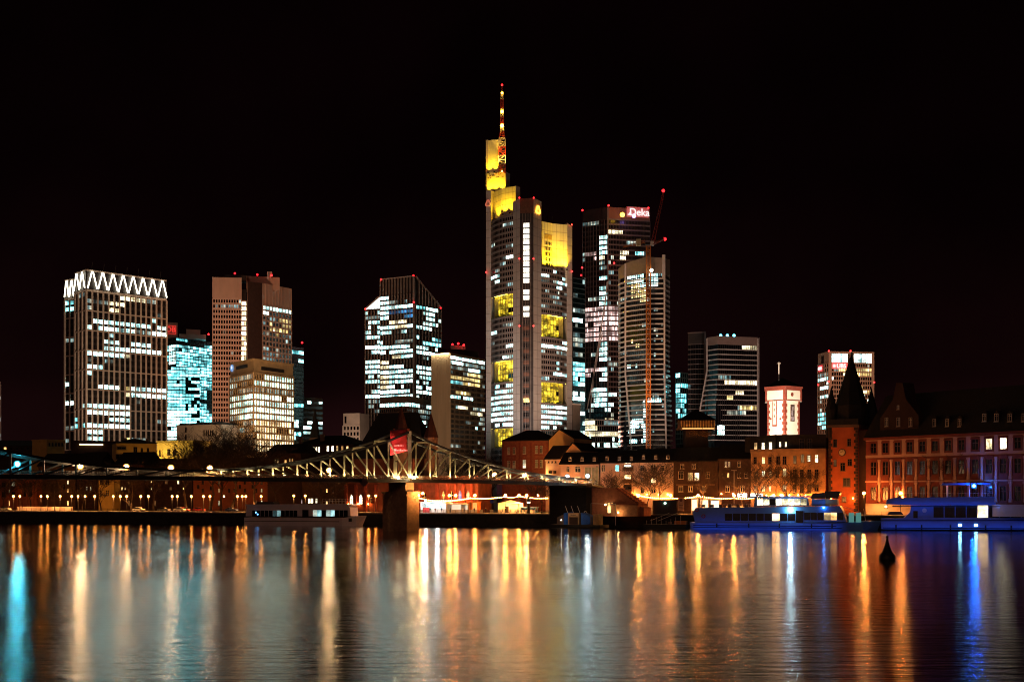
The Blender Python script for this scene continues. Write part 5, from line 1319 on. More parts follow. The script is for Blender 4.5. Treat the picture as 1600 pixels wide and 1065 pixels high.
th, fr = rowhouse(1213, 1290, 30, 703, MATS['amber_render'], 'wide house with dark shutters beside the red tower', [(1219, 694, 3.4, 8, 'warm'), (1228, 694, 3.4, 8, 'warm'), (1216, 719, 6, 13, None), (1226, 719, 6, 13, None), (1242, 718, 5, 12, 'amber'), (1254, 716, 5, 12, 'amber'), (1264, 716, 5, 10, 'warm'), (1276, 716, 5, 12, 'warm'), (1214.5, 741, 5, 10, None), (1226, 738, 6, 12, 'amber'),
     (1242, 740, 6, 14, None), (1253, 740, 6, 14, None), (1264.5, 740, 6, 14, None), (1276, 740, 6, 14, None), (1226, 762, 6, 10, 'warm'), (1242, 763, 6, 14, None), (1253, 763, 6, 14, None), (1264.5, 763, 6, 14, None), (1276, 762, 6, 10, None)], 0, fm=BROWN)
mb = MB(); mb.side(fr, [(0, Z(702.5, 425)), (fr.L, Z(702.5, 425)), (fr.L, Z(675, 425)), (0, Z(675, 425))], 1.5, 9); mb.build('mansard', ROOF, th)
fill_lamps(th, fr, (1220, 1234, 1248, 1259, 1270, 1284), 773)
for px in (1252, 1264):
    u, z, D = on_face(fr, px, 693); inst('window', win_mesh(1.6, 3.4, None, WFD), th, fr(u, 1.4, z), fr.rz)

# floodlit white tower
t = thing('white_tower', 'floodlit white tower with red sandstone corners and low dark roof', 'tower', (X(1222, 540), 540, GZ))
WHT = mat('white_plaster', (.74, .68, .62), rough=.85, var=.05, scale=.5)
D0 = 540
q = [P2(1199, D0 + 4), P2(1226.5, D0 - 3), P2(1249, D0 + 3), P2(1249, D0 + 15), P2(1224, D0 + 21), P2(1199, D0 + 15)]
z1 = Z(626, D0)
mb = MB(); mb.prism(q, GZ, z1); mb.build('shaft', WHT, t)
cc = Vector((X(1224, D0 + 9), D0 + 9)); qb = [p + (p - cc).normalized() * 1.1 for p in q]
mb = MB(); mb.prism(qb, z1, Z(606, D0)); mb.build('upper_storey', WHT, t)
qc = [p + (p - cc).normalized() * 1.7 for p in q]
mb = MB(); mb.prism(qc, Z(606, D0), Z(603.5, D0)); mb.build('cornice', SAND, t)
mb = MB(); mb.pyramid(qc, Z(603.5, D0) + .01, (cc.x - .5, cc.y, Z(590, D0 + 9))); mb.build('roof', ROOF, t)
mb = MB(); mb.tube(P(1217, 598, D0 + 6), P(1217, 566, D0 + 6), .22); mb.tube(P(1214, 567.5, D0 + 6), P(1220, 567.5, D0 + 6), .12); mb.build('pole', METALW, t)
for i in range(6):
    for k in range(12):
        a, c = q[i], q[(i + 1) % 6]; f = frame(a, c); w = 1.3 if k % 2 else .8; z = z1 - .05 - k * 1.15
        if i < 2:
            mb = MB(); mb.fbox(f, -.05, w, -.12, -.01, z - 1.1, z); mb.build('quoin', SAND, t)
            mb = MB(); mb.fbox(f, f.L - w, f.L + .05, -.12, -.01, z - 1.1, z); mb.build('quoin', SAND, t)
    a, c = qb[i], qb[(i + 1) % 6]; f = frame(a, c)
    if i < 2:
        for u in (0, f.L - .9):
            mb = MB(); mb.fbox(f, u, u + .9, -.15, -.01, z1 + .1, Z(606.1, D0)); mb.build('corner_stone', SAND, t)
        mb = MB(); mb.fbox(f, .95, f.L - .95, -.1, -.01, Z(610, D0), Z(606.1, D0)); mb.build('frieze', SAND, t)
        mb = MB(); mb.fbox(f, -.05, f.L + .05, -.2, -.01, z1 - .02, z1 + .3); mb.build('string_course', SAND, t)
f = frame(q[0], q[1]); u, z, D = on_face(f, 1210.5, 643)
mb = MB(); mb.fbox(f, u - 1.15, u + 1.15, -.14, -.02, z - 5.6, z + 5.2); n_ = mb.build('niche', SAND, t)
mb = MB(); mb.fbox(f, u - .8, u + .8, -.22, -.145, z - 5.0, z + 4.8); mb.build('niche_panel', WHT, n_)
for py in (632, 640, 650):
    mb = MB(); uu, zz, D = on_face(f, 1210.5, py); mb.fbox(f, uu - .2, uu + .2, -.3, -.225, zz - .5, zz + .5); mb.build('niche_slit', WFD, n_)
for px in (1204.5, 1219.5):
    u, z, D = on_face(f, px, 654); mb = MB(); mb.tube(f(u, -.15, z), f(u, -.02, z), .42, n=12); mb.build('round_window', SAND, t)
f = frame(q[1], q[2]); u, z, D = on_face(f, 1238, 645)
mb = MB(); mb.fbox(f, u - 1.25, u + 1.25, -.14, -.02, z - 3.2, z + 3.2); n_ = mb.build('wall_picture', WFD, t)
mb = MB()
for (a0, a1, b0, b1) in ((-.9, .9, -2.8, -1.4), (-.7, .3, -1.1, .9), (-.2, .9, 1.1, 2.6)): mb.fbox(f, u + a0, u + a1, -.2, -.145, z + b0, z + b1)
mb.build('picture_field', mat('fresco', (.40, .26, .12), var=.6, scale=1.2, c2=(.2, .2, .3)), n_)
f = frame(qb[1], qb[2]); u, z, D = on_face(f, 1237.5, 616); mb = MB(); mb.tube(f(u, -.15, z), f(u, -.02, z), .75, n=10); mb.build('round_window', SAND, t)
for (px, D, w) in ((1198, 505, 120000), (1240, 500, 120000)):
    p = P(px, 690, D); mb = MB(); mb.box(p.x - .5, p.x + .5, p.y - .5, p.y + .4, p.z - 1, p.z - .1); mb.build('floodlight', STEELD, t)
    spot('tower_floodlight', p, P(1215 if px < 1220 else 1236, 640, 540), w, (1, .74, .52), 75, .6, t)

# red plastered gate tower
t = thing('gate_tower', 'orange red plastered tower with dark quoins and black pointed spires', 'tower', (X(1318, 430), 430, GZ))
a, b = quay(1295, 26), quay(1340, 24); A, B2 = Vector((a.x, a.y)), Vector((b.x, b.y)); fr = frame(A, B2); D = A.y
REDP = mat('red_plaster', (.46, .10, .03), rough=.85, var=.18, scale=.35)
zt = Z(668, D)
mb = MB(); mb.fbox(fr, 0, fr.L, 0, fr.L, GZ, zt); mb.build('shaft', REDP, t)
for k in range(27):
    z = zt - .05 - k * .95
    for s in (0, 1):
        w = 1.15 if (k + s) % 2 else .65
        u0, u1 = (-.08, w) if s == 0 else (fr.L - w, fr.L + .08)
        mb = MB(); mb.fbox(fr, u0, u1, -.13, .5 if s else -.01, z - .9, z); mb.build('quoin', mat('dark_quoin', (.05, .025, .02), rough=.9), t)
mb = MB(); mb.fbox(fr, fr.L + .02, fr.L + 2.4, 1.2, 6, GZ, zt - 1); mb.build('stair_turret', PLASD, t)
mb = MB(); mb.fbox(fr, -.4, fr.L + .4, -.4, fr.L + .4, zt, zt + .8); mb.build('cornice', BROWN, t)
mid = Vector(fr(fr.L / 2, fr.L / 2, 0)[:2]); mid = Vector((X(1330, mid.y), mid.y))
def cor_sq(s): return [Vector(fr(fr.L / 2 + x * s, fr.L / 2 + y * s, 0)[:2]) for x, y in ((-1, -1), (1, -1), (1, 1), (-1, 1))]
h = fr.L / 2 + .3
mb = MB(); sqr = cor_sq(h)
zs = Z(634, mid.y)
off = mid - Vector(fr(fr.L / 2, fr.L / 2, 0)[:2])
sqr2 = [p + off for p in cor_sq(h)]
mb.prism(sqr, zt + .8, Z(655, D)); mb.build('attic_storey', ROOF, t)
n8 = [Vector((mid.x + h * 1.03 * math.cos(2 * math.pi * (i + .5) / 8), mid.y + h * 1.03 * math.sin(2 * math.pi * (i + .5) / 8))) for i in range(8)]
mb = MB(); mb.prism(n8, zt + .9, zs); mb.build('lantern_storey', ROOF, t)
mb = MB(); mb.pyramid(n8, zs + .01, (mid.x, mid.y, Z(552, mid.y))); mb.build('main_spire', ROOF, t)
turret(t, P2(1299, D + 1), 1.65, zt - 3, Z(640, D), Z(602, D), wall=ROOF, nm='corner_turret')
turret(t, P2(1361.5, D + 5), 2.0, GZ, Z(648, D), Z(602, D), wall=ROOF, nm='corner_turret')
windows(t, fr, [(1305, 692, 6, 12, None), (1327, 691, 6, 12, None), (1305, 723, 5, 10, 'ember'), (1328, 722, 7, 11, None), (1317, 729, 8, 13, None), (1323, 753, 12, 14, 'ember'), (1319, 779.5, 7, 8, 'ember')], BROWN)
u, z, Dd = on_face(fr, 1316, 706.5)
mb = MB(); mb.tube(fr(u, -.25, z), fr(u, -.02, z), 1.15, n=20); ck = mb.build('clock', WFD, t)
mb = MB(); mb.tube(fr(u, -.3, z), fr(u, -.26, z), .9, n=20); mb.build('clock_dial', mat('dial', (.55, .45, .3)), ck)
mb = MB(); mb.bar(fr(u, -.34, z), fr(u + .2, -.34, z + .75), .09); mb.bar(fr(u, -.34, z), fr(u - .5, -.34, z + .1), .11); mb.build('clock_hand', WFD, ck)

fill_lamps(t, fr, (1300, 1334), 778)
# long museum building on the right
a, b = P2(1353, 425), P2(1760, 350)
MZ = Z(685, 425)
MUS = mat('museum_wall', (.58, .33, .26), rough=.85, var=.1, scale=.4)
t = thing('museum_building', 'long three storey building with red window frames and pale pilasters', 'building', (a.x, a.y, GZ))
fr = frame(a, b)
mb = MB(); mb.fbox(fr, 0, fr.L, 0, 14, GZ, MZ); mb.build('wall', mat('museum_red', (.24, .045, .03), rough=.85, var=.2, scale=.5), t)
mb = MB(); mb.fbox(fr, -.3, fr.L + .3, -.7, -.02, MZ - .5, MZ + .2); mb.build('cornice', SAND, t)
u_, zA, _ = on_face(fr, 1353, 752); mb = MB(); mb.fbox(fr, 0, fr.L, -.35, -.02, zA - .25, zA + .15); mb.build('string_course', MUS, t)
pitch = on_face(fr, 1384, 700)[0] - on_face(fr, 1365.5, 700)[0]; ub = on_face(fr, 1365.5, 700)[0]
zrow = [on_face(fr, 1353, y)[1] for y in (701, 732.5, 771)]
hts = [3.6, 4.6, 4.6]
def museum_window(r, lit_):
    h_ = hts[r]; w_ = pitch * .62
    mb = MB(); b_ = .42
    mb.box(-w_ / 2, -w_ / 2 + b_, -.22, 0, -h_ / 2, h_ / 2); mb.box(w_ / 2 - b_, w_ / 2, -.22, 0, -h_ / 2, h_ / 2)
    mb.box(-w_ / 2 + b_, w_ / 2 - b_, -.21, 0, -h_ / 2, -h_ / 2 + .45); mb.box(-w_ / 2 - .1, w_ / 2 + .1, -.3, 0, h_ / 2 - .3, h_ / 2 + .1)
    if r == 1:
        n = 8; pr = [(-w_ / 2 - .2, h_ / 2 + .11)] + [(math.cos(math.pi * (1 - i / n)) * (w_ / 2 + .2), h_ / 2 + .11 + math.sin(math.pi * i / n) * .75) for i in range(n + 1)] + [(w_ / 2 + .2, h_ / 2 + .11)]
        mb.side(frame((0, 0), (1, 0)), pr[1:-1], -.32, 0)
        mb.box(-w_ / 2, w_ / 2, -.2, 0, -h_ / 2 - 1.5, -h_ / 2 - .01)
    if r == 0: mb.box(-w_ * .35, w_ * .35, -.2, 0, h_ / 2 + .1, h_ / 2 + .4)
    if r == 2: mb.box(-w_ / 2 - .1, w_ / 2 + .1, -.3, 0, -h_ / 2 - .5, -h_ / 2 - .01)
    fm = mb.mesh('window', SAND)
    mb = MB(); mb.quad((-w_ / 2 + b_, -.05, -h_ / 2 + .45), (w_ / 2 - b_, -.05, -h_ / 2 + .45), (w_ / 2 - b_, -.05, h_ / 2 - .3), (-w_ / 2 + b_, -.05, h_ / 2 - .3)); pm = mb.mesh('pane', LIT['warm'] if lit_ else GLASS)
    mb = MB(); mb.box(-.06, .06, -.12, -.06, -h_ / 2 + .45, h_ / 2 - .3); mb.box(-w_ / 2 + b_, w_ / 2 - b_, -.11, -.06, h_ * .12, h_ * .12 + .11); bm_ = mb.mesh('glazing_bar', mat('bar_pink', (.15, .075, .06)))
    return fm, pm, bm_
mw_ = {(r, l): museum_window(r, l) for r in range(3) for l in (False, True)}
pil = MB(); pil.box(-.42, .42, -.28, 0, 0, 1); 
def pilaster_mesh(hh):
    mb = MB(); mb.box(-.42, .42, -.26, 0, 0, hh); mb.box(-.55, .55, -.34, 0, 0, .9); mb.box(-.58, .58, -.36, 0, hh - .7, hh - .01); return mb.mesh('pilaster', MUS)
ph = pilaster_mesh(zrow[1] + hts[1] / 2 + .4 - zA - .3); ph2 = pilaster_mesh(zA - .3 - (zrow[2] - hts[2] / 2))
k = 0
while ub + k * pitch < fr.L - 2:
    u = ub + k * pitch
    for r in range(3):
        l = (r == 0 and k in (9, 10))
        fm, pm, bm_ = mw_[(r, l)]
        w = inst('window', fm, t, fr(u, -.02, zrow[r]), fr.rz)
        for nm, me in (('pane', pm), ('glazing_bar', bm_)):
            o = bpy.data.objects.new(nm, me); col.objects.link(o); o.parent = w
    inst('pilaster', ph, t, fr(u + pitch / 2, -.02, zA + .3), fr.rz)
    inst('pilaster', ph2, t, fr(u + pitch / 2, -.02, zrow[2] - hts[2] / 2), fr.rz)
    k += 1
zb0 = zrow[2] - hts[2] / 2 - .6
mb = MB(); mb.fbox(fr, 0, fr.L, -.14, -.02, GZ, zb0); mb.build('plinth', mat('plinth_plaster', (.62, .44, .34), rough=.85, var=.1, scale=.4), t)
mb = MB(); mb.fbox(fr, 0, fr.L, -.10, -.02, zrow[1] + hts[1] / 2 + 1.0, zrow[0] - hts[0] / 2 - .15); mb.build('wall_band', MUS, t)
mb = MB(); mb.fbox(fr, 0, fr.L, -.10, -.02, zrow[0] + hts[0] / 2 + .45, MZ - .55); mb.build('wall_band', MUS, t)
hs = MZ - .55 - (zrow[0] - hts[0] / 2 - .15); me = MB(); me.box(-pitch * .16, pitch * .16, -.13, 0, 0, hs); me = me.mesh('wall_strip', MUS)
for j in range(k): inst('wall_strip', me, t, fr(ub + j * pitch + pitch / 2, -.02, zrow[0] - hts[0] / 2 - .15), fr.rz)
# mansard roof, gable and dormers
mb = MB(); o_ = .6
mb.add([fr(-o_, -o_, MZ + .2), fr(fr.L, -o_, MZ + .2), fr(fr.L, 14.6, MZ + .2), fr(-o_, 14.6, MZ + .2), fr(3, 5.5, MZ + 13), fr(fr.L - 3, 5.5, MZ + 13), fr(fr.L - 3, 8.5, MZ + 13), fr(3, 8.5, MZ + 13)],
       [(3, 2, 1, 0), (0, 1, 5, 4), (1, 2, 6, 5), (2, 3, 7, 6), (3, 0, 4, 7), (4, 5, 6, 7)]); mb.build('roof', ROOF, t)
u0 = on_face(fr, 1374, 680)[0]; u1 = on_face(fr, 1434, 680)[0]
mb = MB(); um = (u0 + u1) / 2
mb.side(fr, [(u0, MZ + .25), (u1, MZ + .25), (u1, MZ + 6), (um + 2.6, MZ + 11), (um + 1.2, MZ + 16), (um - 1.2, MZ + 16), (um - 2.6, MZ + 11), (u0, MZ + 6)], .4, 5); mb.build('roof_gable', mat('gable_dark', (.03, .012, .01), rough=.9), t)
for px in (1384, 1402.5, 1421.5):
    u, z, D = on_face(fr, px, 662); inst('gable_window', win_mesh(1.2, 2.6, None, WFR), t, fr(u, .38, z + .6), fr.rz)
u, z, D = on_face(fr, 1402, 636); inst('gable_window', win_mesh(.8, 1.2, None, WFR), t, fr(u, .38, z), fr.rz)
dormers(t, fr, (1458, 1478, 1497.5), 660, 1.6, 2.6)
dormers(t, fr, (1536, 1555, 1576, 1598), 652, 1.8, 2.6)
sg = on_face(fr, 1385, 791); mb = MB(); mb.fbox(fr, sg[0] - .75, sg[0] + .75, -.2, -.02, sg[1] - .6, sg[1] + .6); sh = mb.build('show_case', BROWN, t)
mb = MB(); mb.fbox(fr, sg[0] - .5, sg[0] + .5, -.25, -.205, sg[1] - .35, sg[1] + .35); mb.build('show_case_light', emit('case_light', (1, .75, .4), 2.0, sample=False), sh)

# low garden wall behind the left quay road
a, b = quay(28, 21), quay(112, 21); f = frame((a.x, a.y), (b.x, b.y))
t = thing('garden_wall', 'low pale garden wall behind the left quay lamps', 'wall', (a.x, a.y, GZ))
mb = MB(); mb.fbox(f, 0, f.L, 0, .4, GZ, GZ + 1.3); mb.build('wall', PLAS, t)
mb = MB(); mb.fbox(f, -.1, f.L + .1, -.1, .5, GZ + 1.3, GZ + 1.45); mb.build('coping', PLAS, t)
n = int(f.L / 4)
for k in range(n + 1):
    mb = MB(); mb.fbox(f, f.L * k / n - .25, f.L * k / n + .25, -.15, -.01, GZ, GZ + 1.28); mb.build('wall_pier', PLAS, t)

# ------------------------------------------------------------------ iron footbridge
BD = Vector((109, 115)).normalized(); PAN = 7.65
BW = Vector((-BD.y, BD.x))                 # towards the far side of the bridge
B0 = Vector((-0.0727 * 383, 383)) + BW * 2.9   # at the river pier
IRON = mat('bridge_iron', (.30, .25, .15), rough=.5, metal=.2, var=.25, scale=.6)
IRON_UNLIT = mat('bridge_iron_unlit', (.018, .015, .013), rough=.6, var=.3)  # same iron, shade put into the colour of chords and unlit left stretch
bt = thing('iron_footbridge', 'riveted iron truss footbridge lit from its deck across the river', 'bridge', (B0.x, B0.y, 0))
HTS = [13.0, 10.3, 8.3, 6.5, 4.9, 3.7, 2.8, 2.2, 1.8, 1.55, 1.4]
def hgt(k):
    if k >= 0: return HTS[min(k, 10)]
    j = -k
    if j > 9: j = 19 - j
    return HTS[min(max(j, 0), 10)]
def dz(k): return 14.0 - .014 * (k - 2) ** 2 * (1 if k > 2 else 0) * 1.0 + (0.0 if k > -8 else .1)
def bp(k, side, z): 
    p = B0 + BD * (k * PAN) + BW * (side * 2.9)
    return Vector((p.x, p.y, z))
K0, K1 = -20, 10
for k in range(K0, K1):
    mb = MB(); mb.hexa([bp(k, -.82, dz(k) - .45), bp(k + 1, -.82, dz(k + 1) - .45), bp(k + 1, .82, dz(k + 1) - .45), bp(k, .82, dz(k) - .45), bp(k, -.82, dz(k) - .1), bp(k + 1, -.82, dz(k + 1) - .1), bp(k + 1, .82, dz(k + 1) - .1), bp(k, .82, dz(k) - .1)]); mb.build('deck_slab', IRON_UNLIT, bt)
for s in (-1, 1):
    for k in range(K0, K1):
        mb = MB(); mb.bar(bp(k, s, dz(k) - .3), bp(k + 1, s, dz(k + 1) - .3), .5, .9); mb.build('bottom_chord', IRON_UNLIT, bt)
        mb = MB(); mb.bar(bp(k, s, dz(k) + hgt(k)), bp(k + 1, s, dz(k + 1) + hgt(k + 1)), .5, .55); mb.build('top_chord', IRON_UNLIT, bt)
        inner, outer = (k, k + 1) if (0 <= k or -19 <= k < -9.5) else (k + 1, k)
        if k < -19: inner, outer = k + 1, k
        mb = MB()
        for o_ in (-.12, .12):
            q = BW * o_
            mb.bar(bp(inner, s, dz(inner) + .1) + Vector((q.x, q.y, 0)), bp(outer, s, dz(outer) + hgt(outer)) + Vector((q.x, q.y, 0)), .12, .34)
        mb.build('diagonal', IRON if k >= -9 else IRON_UNLIT, bt)
    for k in range(K0, K1 + 1):
        w = .95 if k in (0, -19) else .38
        mb = MB(); mb.bar(bp(k, s, dz(k) - .3), bp(k, s, dz(k) + hgt(k) + (.2 if w > .5 else 0)), w, w); mb.build('tower_post' if w > .5 else 'post', IRON if k >= -9 else IRON_UNLIT, bt)
    for zz in (.55, 1.1):
        mb = MB()
        for k in range(K0, K1): mb.bar(bp(k, s * .93, dz(k) + zz), bp(k + 1, s * .93, dz(k + 1) + zz), .07, mi=0 if k >= -9 else 1)
        mb.build('handrail', [IRON, IRON_UNLIT], bt)
    # balusters with thousands of padlocks
    mb = MB(); lk = MB(); rg = random.Random(8 + s)
    for k in range(K0, K1):
        for i in range(16):
            p = bp(k, s * .93, dz(k)).lerp(bp(k + 1, s * .93, dz(k + 1)), i / 16); mb.bar(p, p + Vector((0, 0, 1.1)), .05, mi=0 if k >= -9 else 1)
        for i in range(70 if k > -9 else 0):
            p = bp(k, s * .93, dz(k)).lerp(bp(k + 1, s * .93, dz(k + 1)), rg.random()) + Vector((0, 0, rg.uniform(.15, 1.15))); r = rg.uniform(.05, .1)
            lk.box(p.x - r, p.x + r, p.y - .05, p.y + .05, p.z - r, p.z + r, rg.randrange(3))
    mb.build('baluster', [IRON, IRON_UNLIT], bt, kind='stuff')
    lk.build('padlock', [mat('brass', (.6, .4, .15), rough=.3, metal=.8), mat('lock_red', (.4, .05, .04)), mat('lock_silver', (.5, .5, .5), rough=.3, metal=.8)], bt, kind='stuff')
for k in (0, -19, 1, -1, 2, -2):
    mb = MB(); mb.bar(bp(k, -1, dz(k) + hgt(k)), bp(k, 1, dz(k) + hgt(k)), .4, .5); mb.build('portal_beam', IRON, bt)
mb = MB(); mb.bar(bp(0, -1, dz(0) + 9), bp(0, 1, dz(0) + 12.6), .2); mb.bar(bp(0, 1, dz(0) + 9), bp(0, -1, dz(0) + 12.6), .2); mb.build('portal_cross', IRON, bt)
# small uplights at the feet of the posts
UL = emit('truss_uplight', (1.0, .80, .42), 2600)
me = MB(); me.tube((0, 0, .0), (0, 0, .06), .17, .17, n=8, mi=1); me.tube((0, 0, -.14), (0, 0, -.1), .23, .23, n=8); me.tube((0, 0, -.1), (0, 0, .3), .22, .26, n=8, cap=False); me = me.mesh('uplight', [STEELD, UL])
for k in range(-8, K1 + 1):
    for s in (-1, 1):
        p = bp(k, s, dz(k) + .1) - Vector((BW.x, BW.y, 0)) * .85
        inst('uplight', me, bt, p)
for k in (0,):
    for s in (-1, 1):
        p = bp(k, s, dz(k) + .6) - Vector((BW.x, BW.y, 0)) * 1.2
        mb = MB(); mb.ball(p, .28); mb.build('tower_lamp', emit('tower_lamp', (1, .80, .42), 260), bt)
# red cloth banner on the tower
RB = mat('banner_red', (.62, .03, .03), rough=.7, var=.2, scale=.4)
p0, p1 = P(610, 673, 379), P(636, 670, 382)
mb = MB(); n = 8
for i in range(n + 1):
    for j in range(9):
        f, g = i / n, j / 8
        x = p0.lerp(p1, f) + Vector((0, .25 * math.sin(f * 7 + g * 2), 0)); mb.v.append((x.x - g * .1, x.y, x.z - g * (6.6 - f * .6)))
for i in range(n):
    for j in range(8): mb.f.append((i * 9 + j, i * 9 + j + 1, (i + 1) * 9 + j + 1, (i + 1) * 9 + j)); mb.m.append(0)
tb_ = thing('cloth_banner', 'glowing red cloth banner hung beside the bridge tower', 'banner', (p0.x, p0.y, p0.z - 6.6))
o = mb.build('cloth', RB, tb_, smooth=True)
md = o.modifiers.new('thick', 'SOLIDIFY'); md.thickness = .04
mb = MB(); mb.bar(p0 + Vector((-.3, 0, .15)), p1 + Vector((.3, 0, .15)), .16); mb.build('pole', STEELD, tb_)
rg = random.Random(4)
mb = MB()
for row, (wd, hh) in enumerate(((2.6, .45), (3.4, .6))):
    x = p0.x + 1.0; z = p0.z - 4.1 - row * 1.3
    while x < p0.x + 1.0 + wd:
        w = rg.uniform(.15, .4); mb.box(x, x + w, p0.y - .45, p0.y - .40, z, z + hh * rg.uniform(.5, 1)); x += w + .12
mb.build('script_marks', mat('banner_print', (.75, .35, .33)), tb_)
mb = MB(); mb.box(p0.x + 1.6, p0.x + 2.2, p0.y - 3.4, p0.y - 3.0, p0.z - 8.4, p0.z - 8.1); mb.build('banner_lamp', STEELD, tb_)
spot('banner_spot', (p0.x + 1.9, p0.y - 3.2, p0.z - 8.0), (p0.x + 2.2, p0.y, p0.z - 3.6), 1900, (1, .5, .45), 90, .6, tb_)
# stone pier in the river
PST = mat('pier_stone', (.30, .17, .09), rough=.9, var=.25, scale=.7, bump=.4)
pt_ = thing('bridge_pier', 'sandstone river pier carrying the bridge tower, lit on one face', 'pier', (B0.x, B0.y, 0))
def ppt(a, b_): return B0 + BD * a + BW * b_
outline = [ppt(-2.25, 5.6), ppt(-2.25, -4.2), ppt(2.25, -4.2), ppt(2.25, 5.6)]
mb = MB(); mb.prism([B0 + (p - B0) * .965 for p in outline], -2, 10.2); mb.build('core', PST, pt_)
for f0, f1 in ((0, 1), (1, 2)):
    f = frame(outline[f0], outline[f1]); z = 0.05; r = 0
    if f0 == 0: f = frame(outline[0], outline[1])
    while z < 9.6:
        u = 0; nb = 3 if f.L < 6 else 4; sh = .5 if r % 2 else 0
        cuts = [0] + [f.L * (i + sh) / nb for i in range(1 if not sh else 0, nb) if 0.3 < f.L * (i + sh) / nb < f.L - .3] + [f.L]
        for c0_, c1_ in zip(cuts, cuts[1:]):
            mb = MB(); rg = random.Random(int(z * 100 + c0_ * 7)); d = rg.uniform(.02, .09)
            mb.fbox(f, c0_ + .03, c1_ - .03, -.02 - d, .25, z, z + .74); mb.build('stone_block', PST, pt_)
        z += .8; r += 1
cap_ = [B0 + (p - B0) * 1.08 for p in outline]
mb = MB(); mb.prism(cap_, 10.2, 10.8); mb.build('cap_stone', PST, pt_)
mb = MB(); mb.prism([B0 + (p - B0) * .7 for p in outline], 10.8, 13.2); mb.build('bearing_block', PST, pt_)
p = ppt(1.6, -6.4); mb = MB(); mb.ball((p.x, p.y, 10.3), .26); mb.build('pier_lamp', emit('pier_lamp', (1, .45, .12), 1000), pt_)
mb = MB(); mb.bar((p.x, p.y, 10.9), (ppt(1.5, -4)[0], ppt(1.5, -4)[1], 11.6), .12); mb.build('lamp_arm', STEELD, pt_)
# diamond sign on the truss
p = bp(-2.2, -1.2, 13.2)
t = thing('diamond_sign', 'dark square shipping sign hung cornerwise on the bridge truss', 'sign', tuple(p))
mb = MB(); s = 1.25; q = [(p.x, p.z + s), (p.x + s, p.z), (p.x, p.z - s), (p.x - s, p.z)]
mb.add([(x, p.y, z) for x, z in q] + [(x, p.y + .1, z) for x, z in q], [(3, 2, 1, 0), (4, 5, 6, 7), (0, 1, 5, 4), (1, 2, 6, 5), (2, 3, 7, 6), (3, 0, 4, 7)]); mb.build('plate', mat('sign_plate', (.10, .05, .05)), t)
mb = MB(); mb.bar((p.x, p.y + .2, p.z), (p.x, p.y + .2, p.z + 2.2), .12); mb.build('bracket', STEELD, t)

# abutment and brick stair at the far end
ab = thing('bridge_abutment', 'black stone abutment under the far end of the bridge', 'abutment', (X(886, 425), 425, GZ))
f = frame(P2(858.5, 432), P2(916, 424)); mb = MB(); mb.fbox(f, 0, f.L, 0, 9, 0.5, Z(761, 428)); mb.build('wall', mat('black_stone', (.012, .009, .010), rough=.9, var=.4, bump=.4), ab)
mb = MB(); mb.fbox(f, -.2, f.L + .2, -.2, 9, Z(761, 428), Z(758, 428)); mb.build('coping', STEELD, ab)
st = thing('brick_stair', 'brick stair ramp descending from the bridge to the quay', 'stair', (X(918, 424), 424, GZ))
f = frame(P2(916.5, 426), P2(1004, 416))
def prof(q): return [on_face(f, x, y)[:2] for x, y in q]
BRL = mat('brick_wall', (.40, .15, .09), rough=.9, var=.25, scale=1.0, bump=.3)
mb = MB(); mb.side(f, prof([(917, 806), (1003, 806), (1003, 793), (998, 791), (958, 762), (917, 762)]), 1.2, 6); mb.build('ramp_wall', BRL, st)
mb = MB(); mb.side(f, prof([(956, 806), (997, 806), (997, 789), (956, 788)]), -.6, 1.1); mb.build('lower_wall', mat('brick_pale', (.52, .26, .15), rough=.9, var=.2, scale=1), st)
mb = MB(); mb.side(f, prof([(954.5, 788), (998.5, 789), (998.5, 786.5), (954.5, 785.5)]), -.8, 1.15); mb.build('coping', BRICK, st)
mb = MB()
for k in range(9): mb.side(f, prof([(958 + k * 4.4, 762 + k * 3), (962.4 + k * 4.4, 762 + k * 3), (962.4 + k * 4.4, 765 + k * 3), (958 + k * 4.4, 765 + k * 3)]), 1.3, 5.9)
mb.build('steps', BRICK, st, kind='stuff')
mb = MB(); a0, a1 = prof([(958, 756), (1000, 785)]); mb.bar(f(a0[0], 1.4, a0[1]), f(a1[0], 1.4, a1[1]), .1); 
for k in range(8):
    g = k / 7; uu = a0[0] + (a1[0] - a0[0]) * g; zz = a0[1] + (a1[1] - a0[1]) * g; mb.bar(f(uu, 1.4, zz - 1.2), f(uu, 1.4, zz), .07)
mb.build('handrail', STEELD, st)
u, z, D_ = on_face(f, 951, 797); inst('door', win_mesh(2.2, 3.4, 'amber', BROWN), st, f(u, 1.15, GZ + 2), f.rz)
for px, py in ((950, 788), (970, 800)):
    u, z, D_ = on_face(f, px, py); mb = MB(); mb.ball(f(u, -1.6, z), .16); mb.build('wall_lamp', emit('wall_lamp', (1, .6, .22), 110), st)

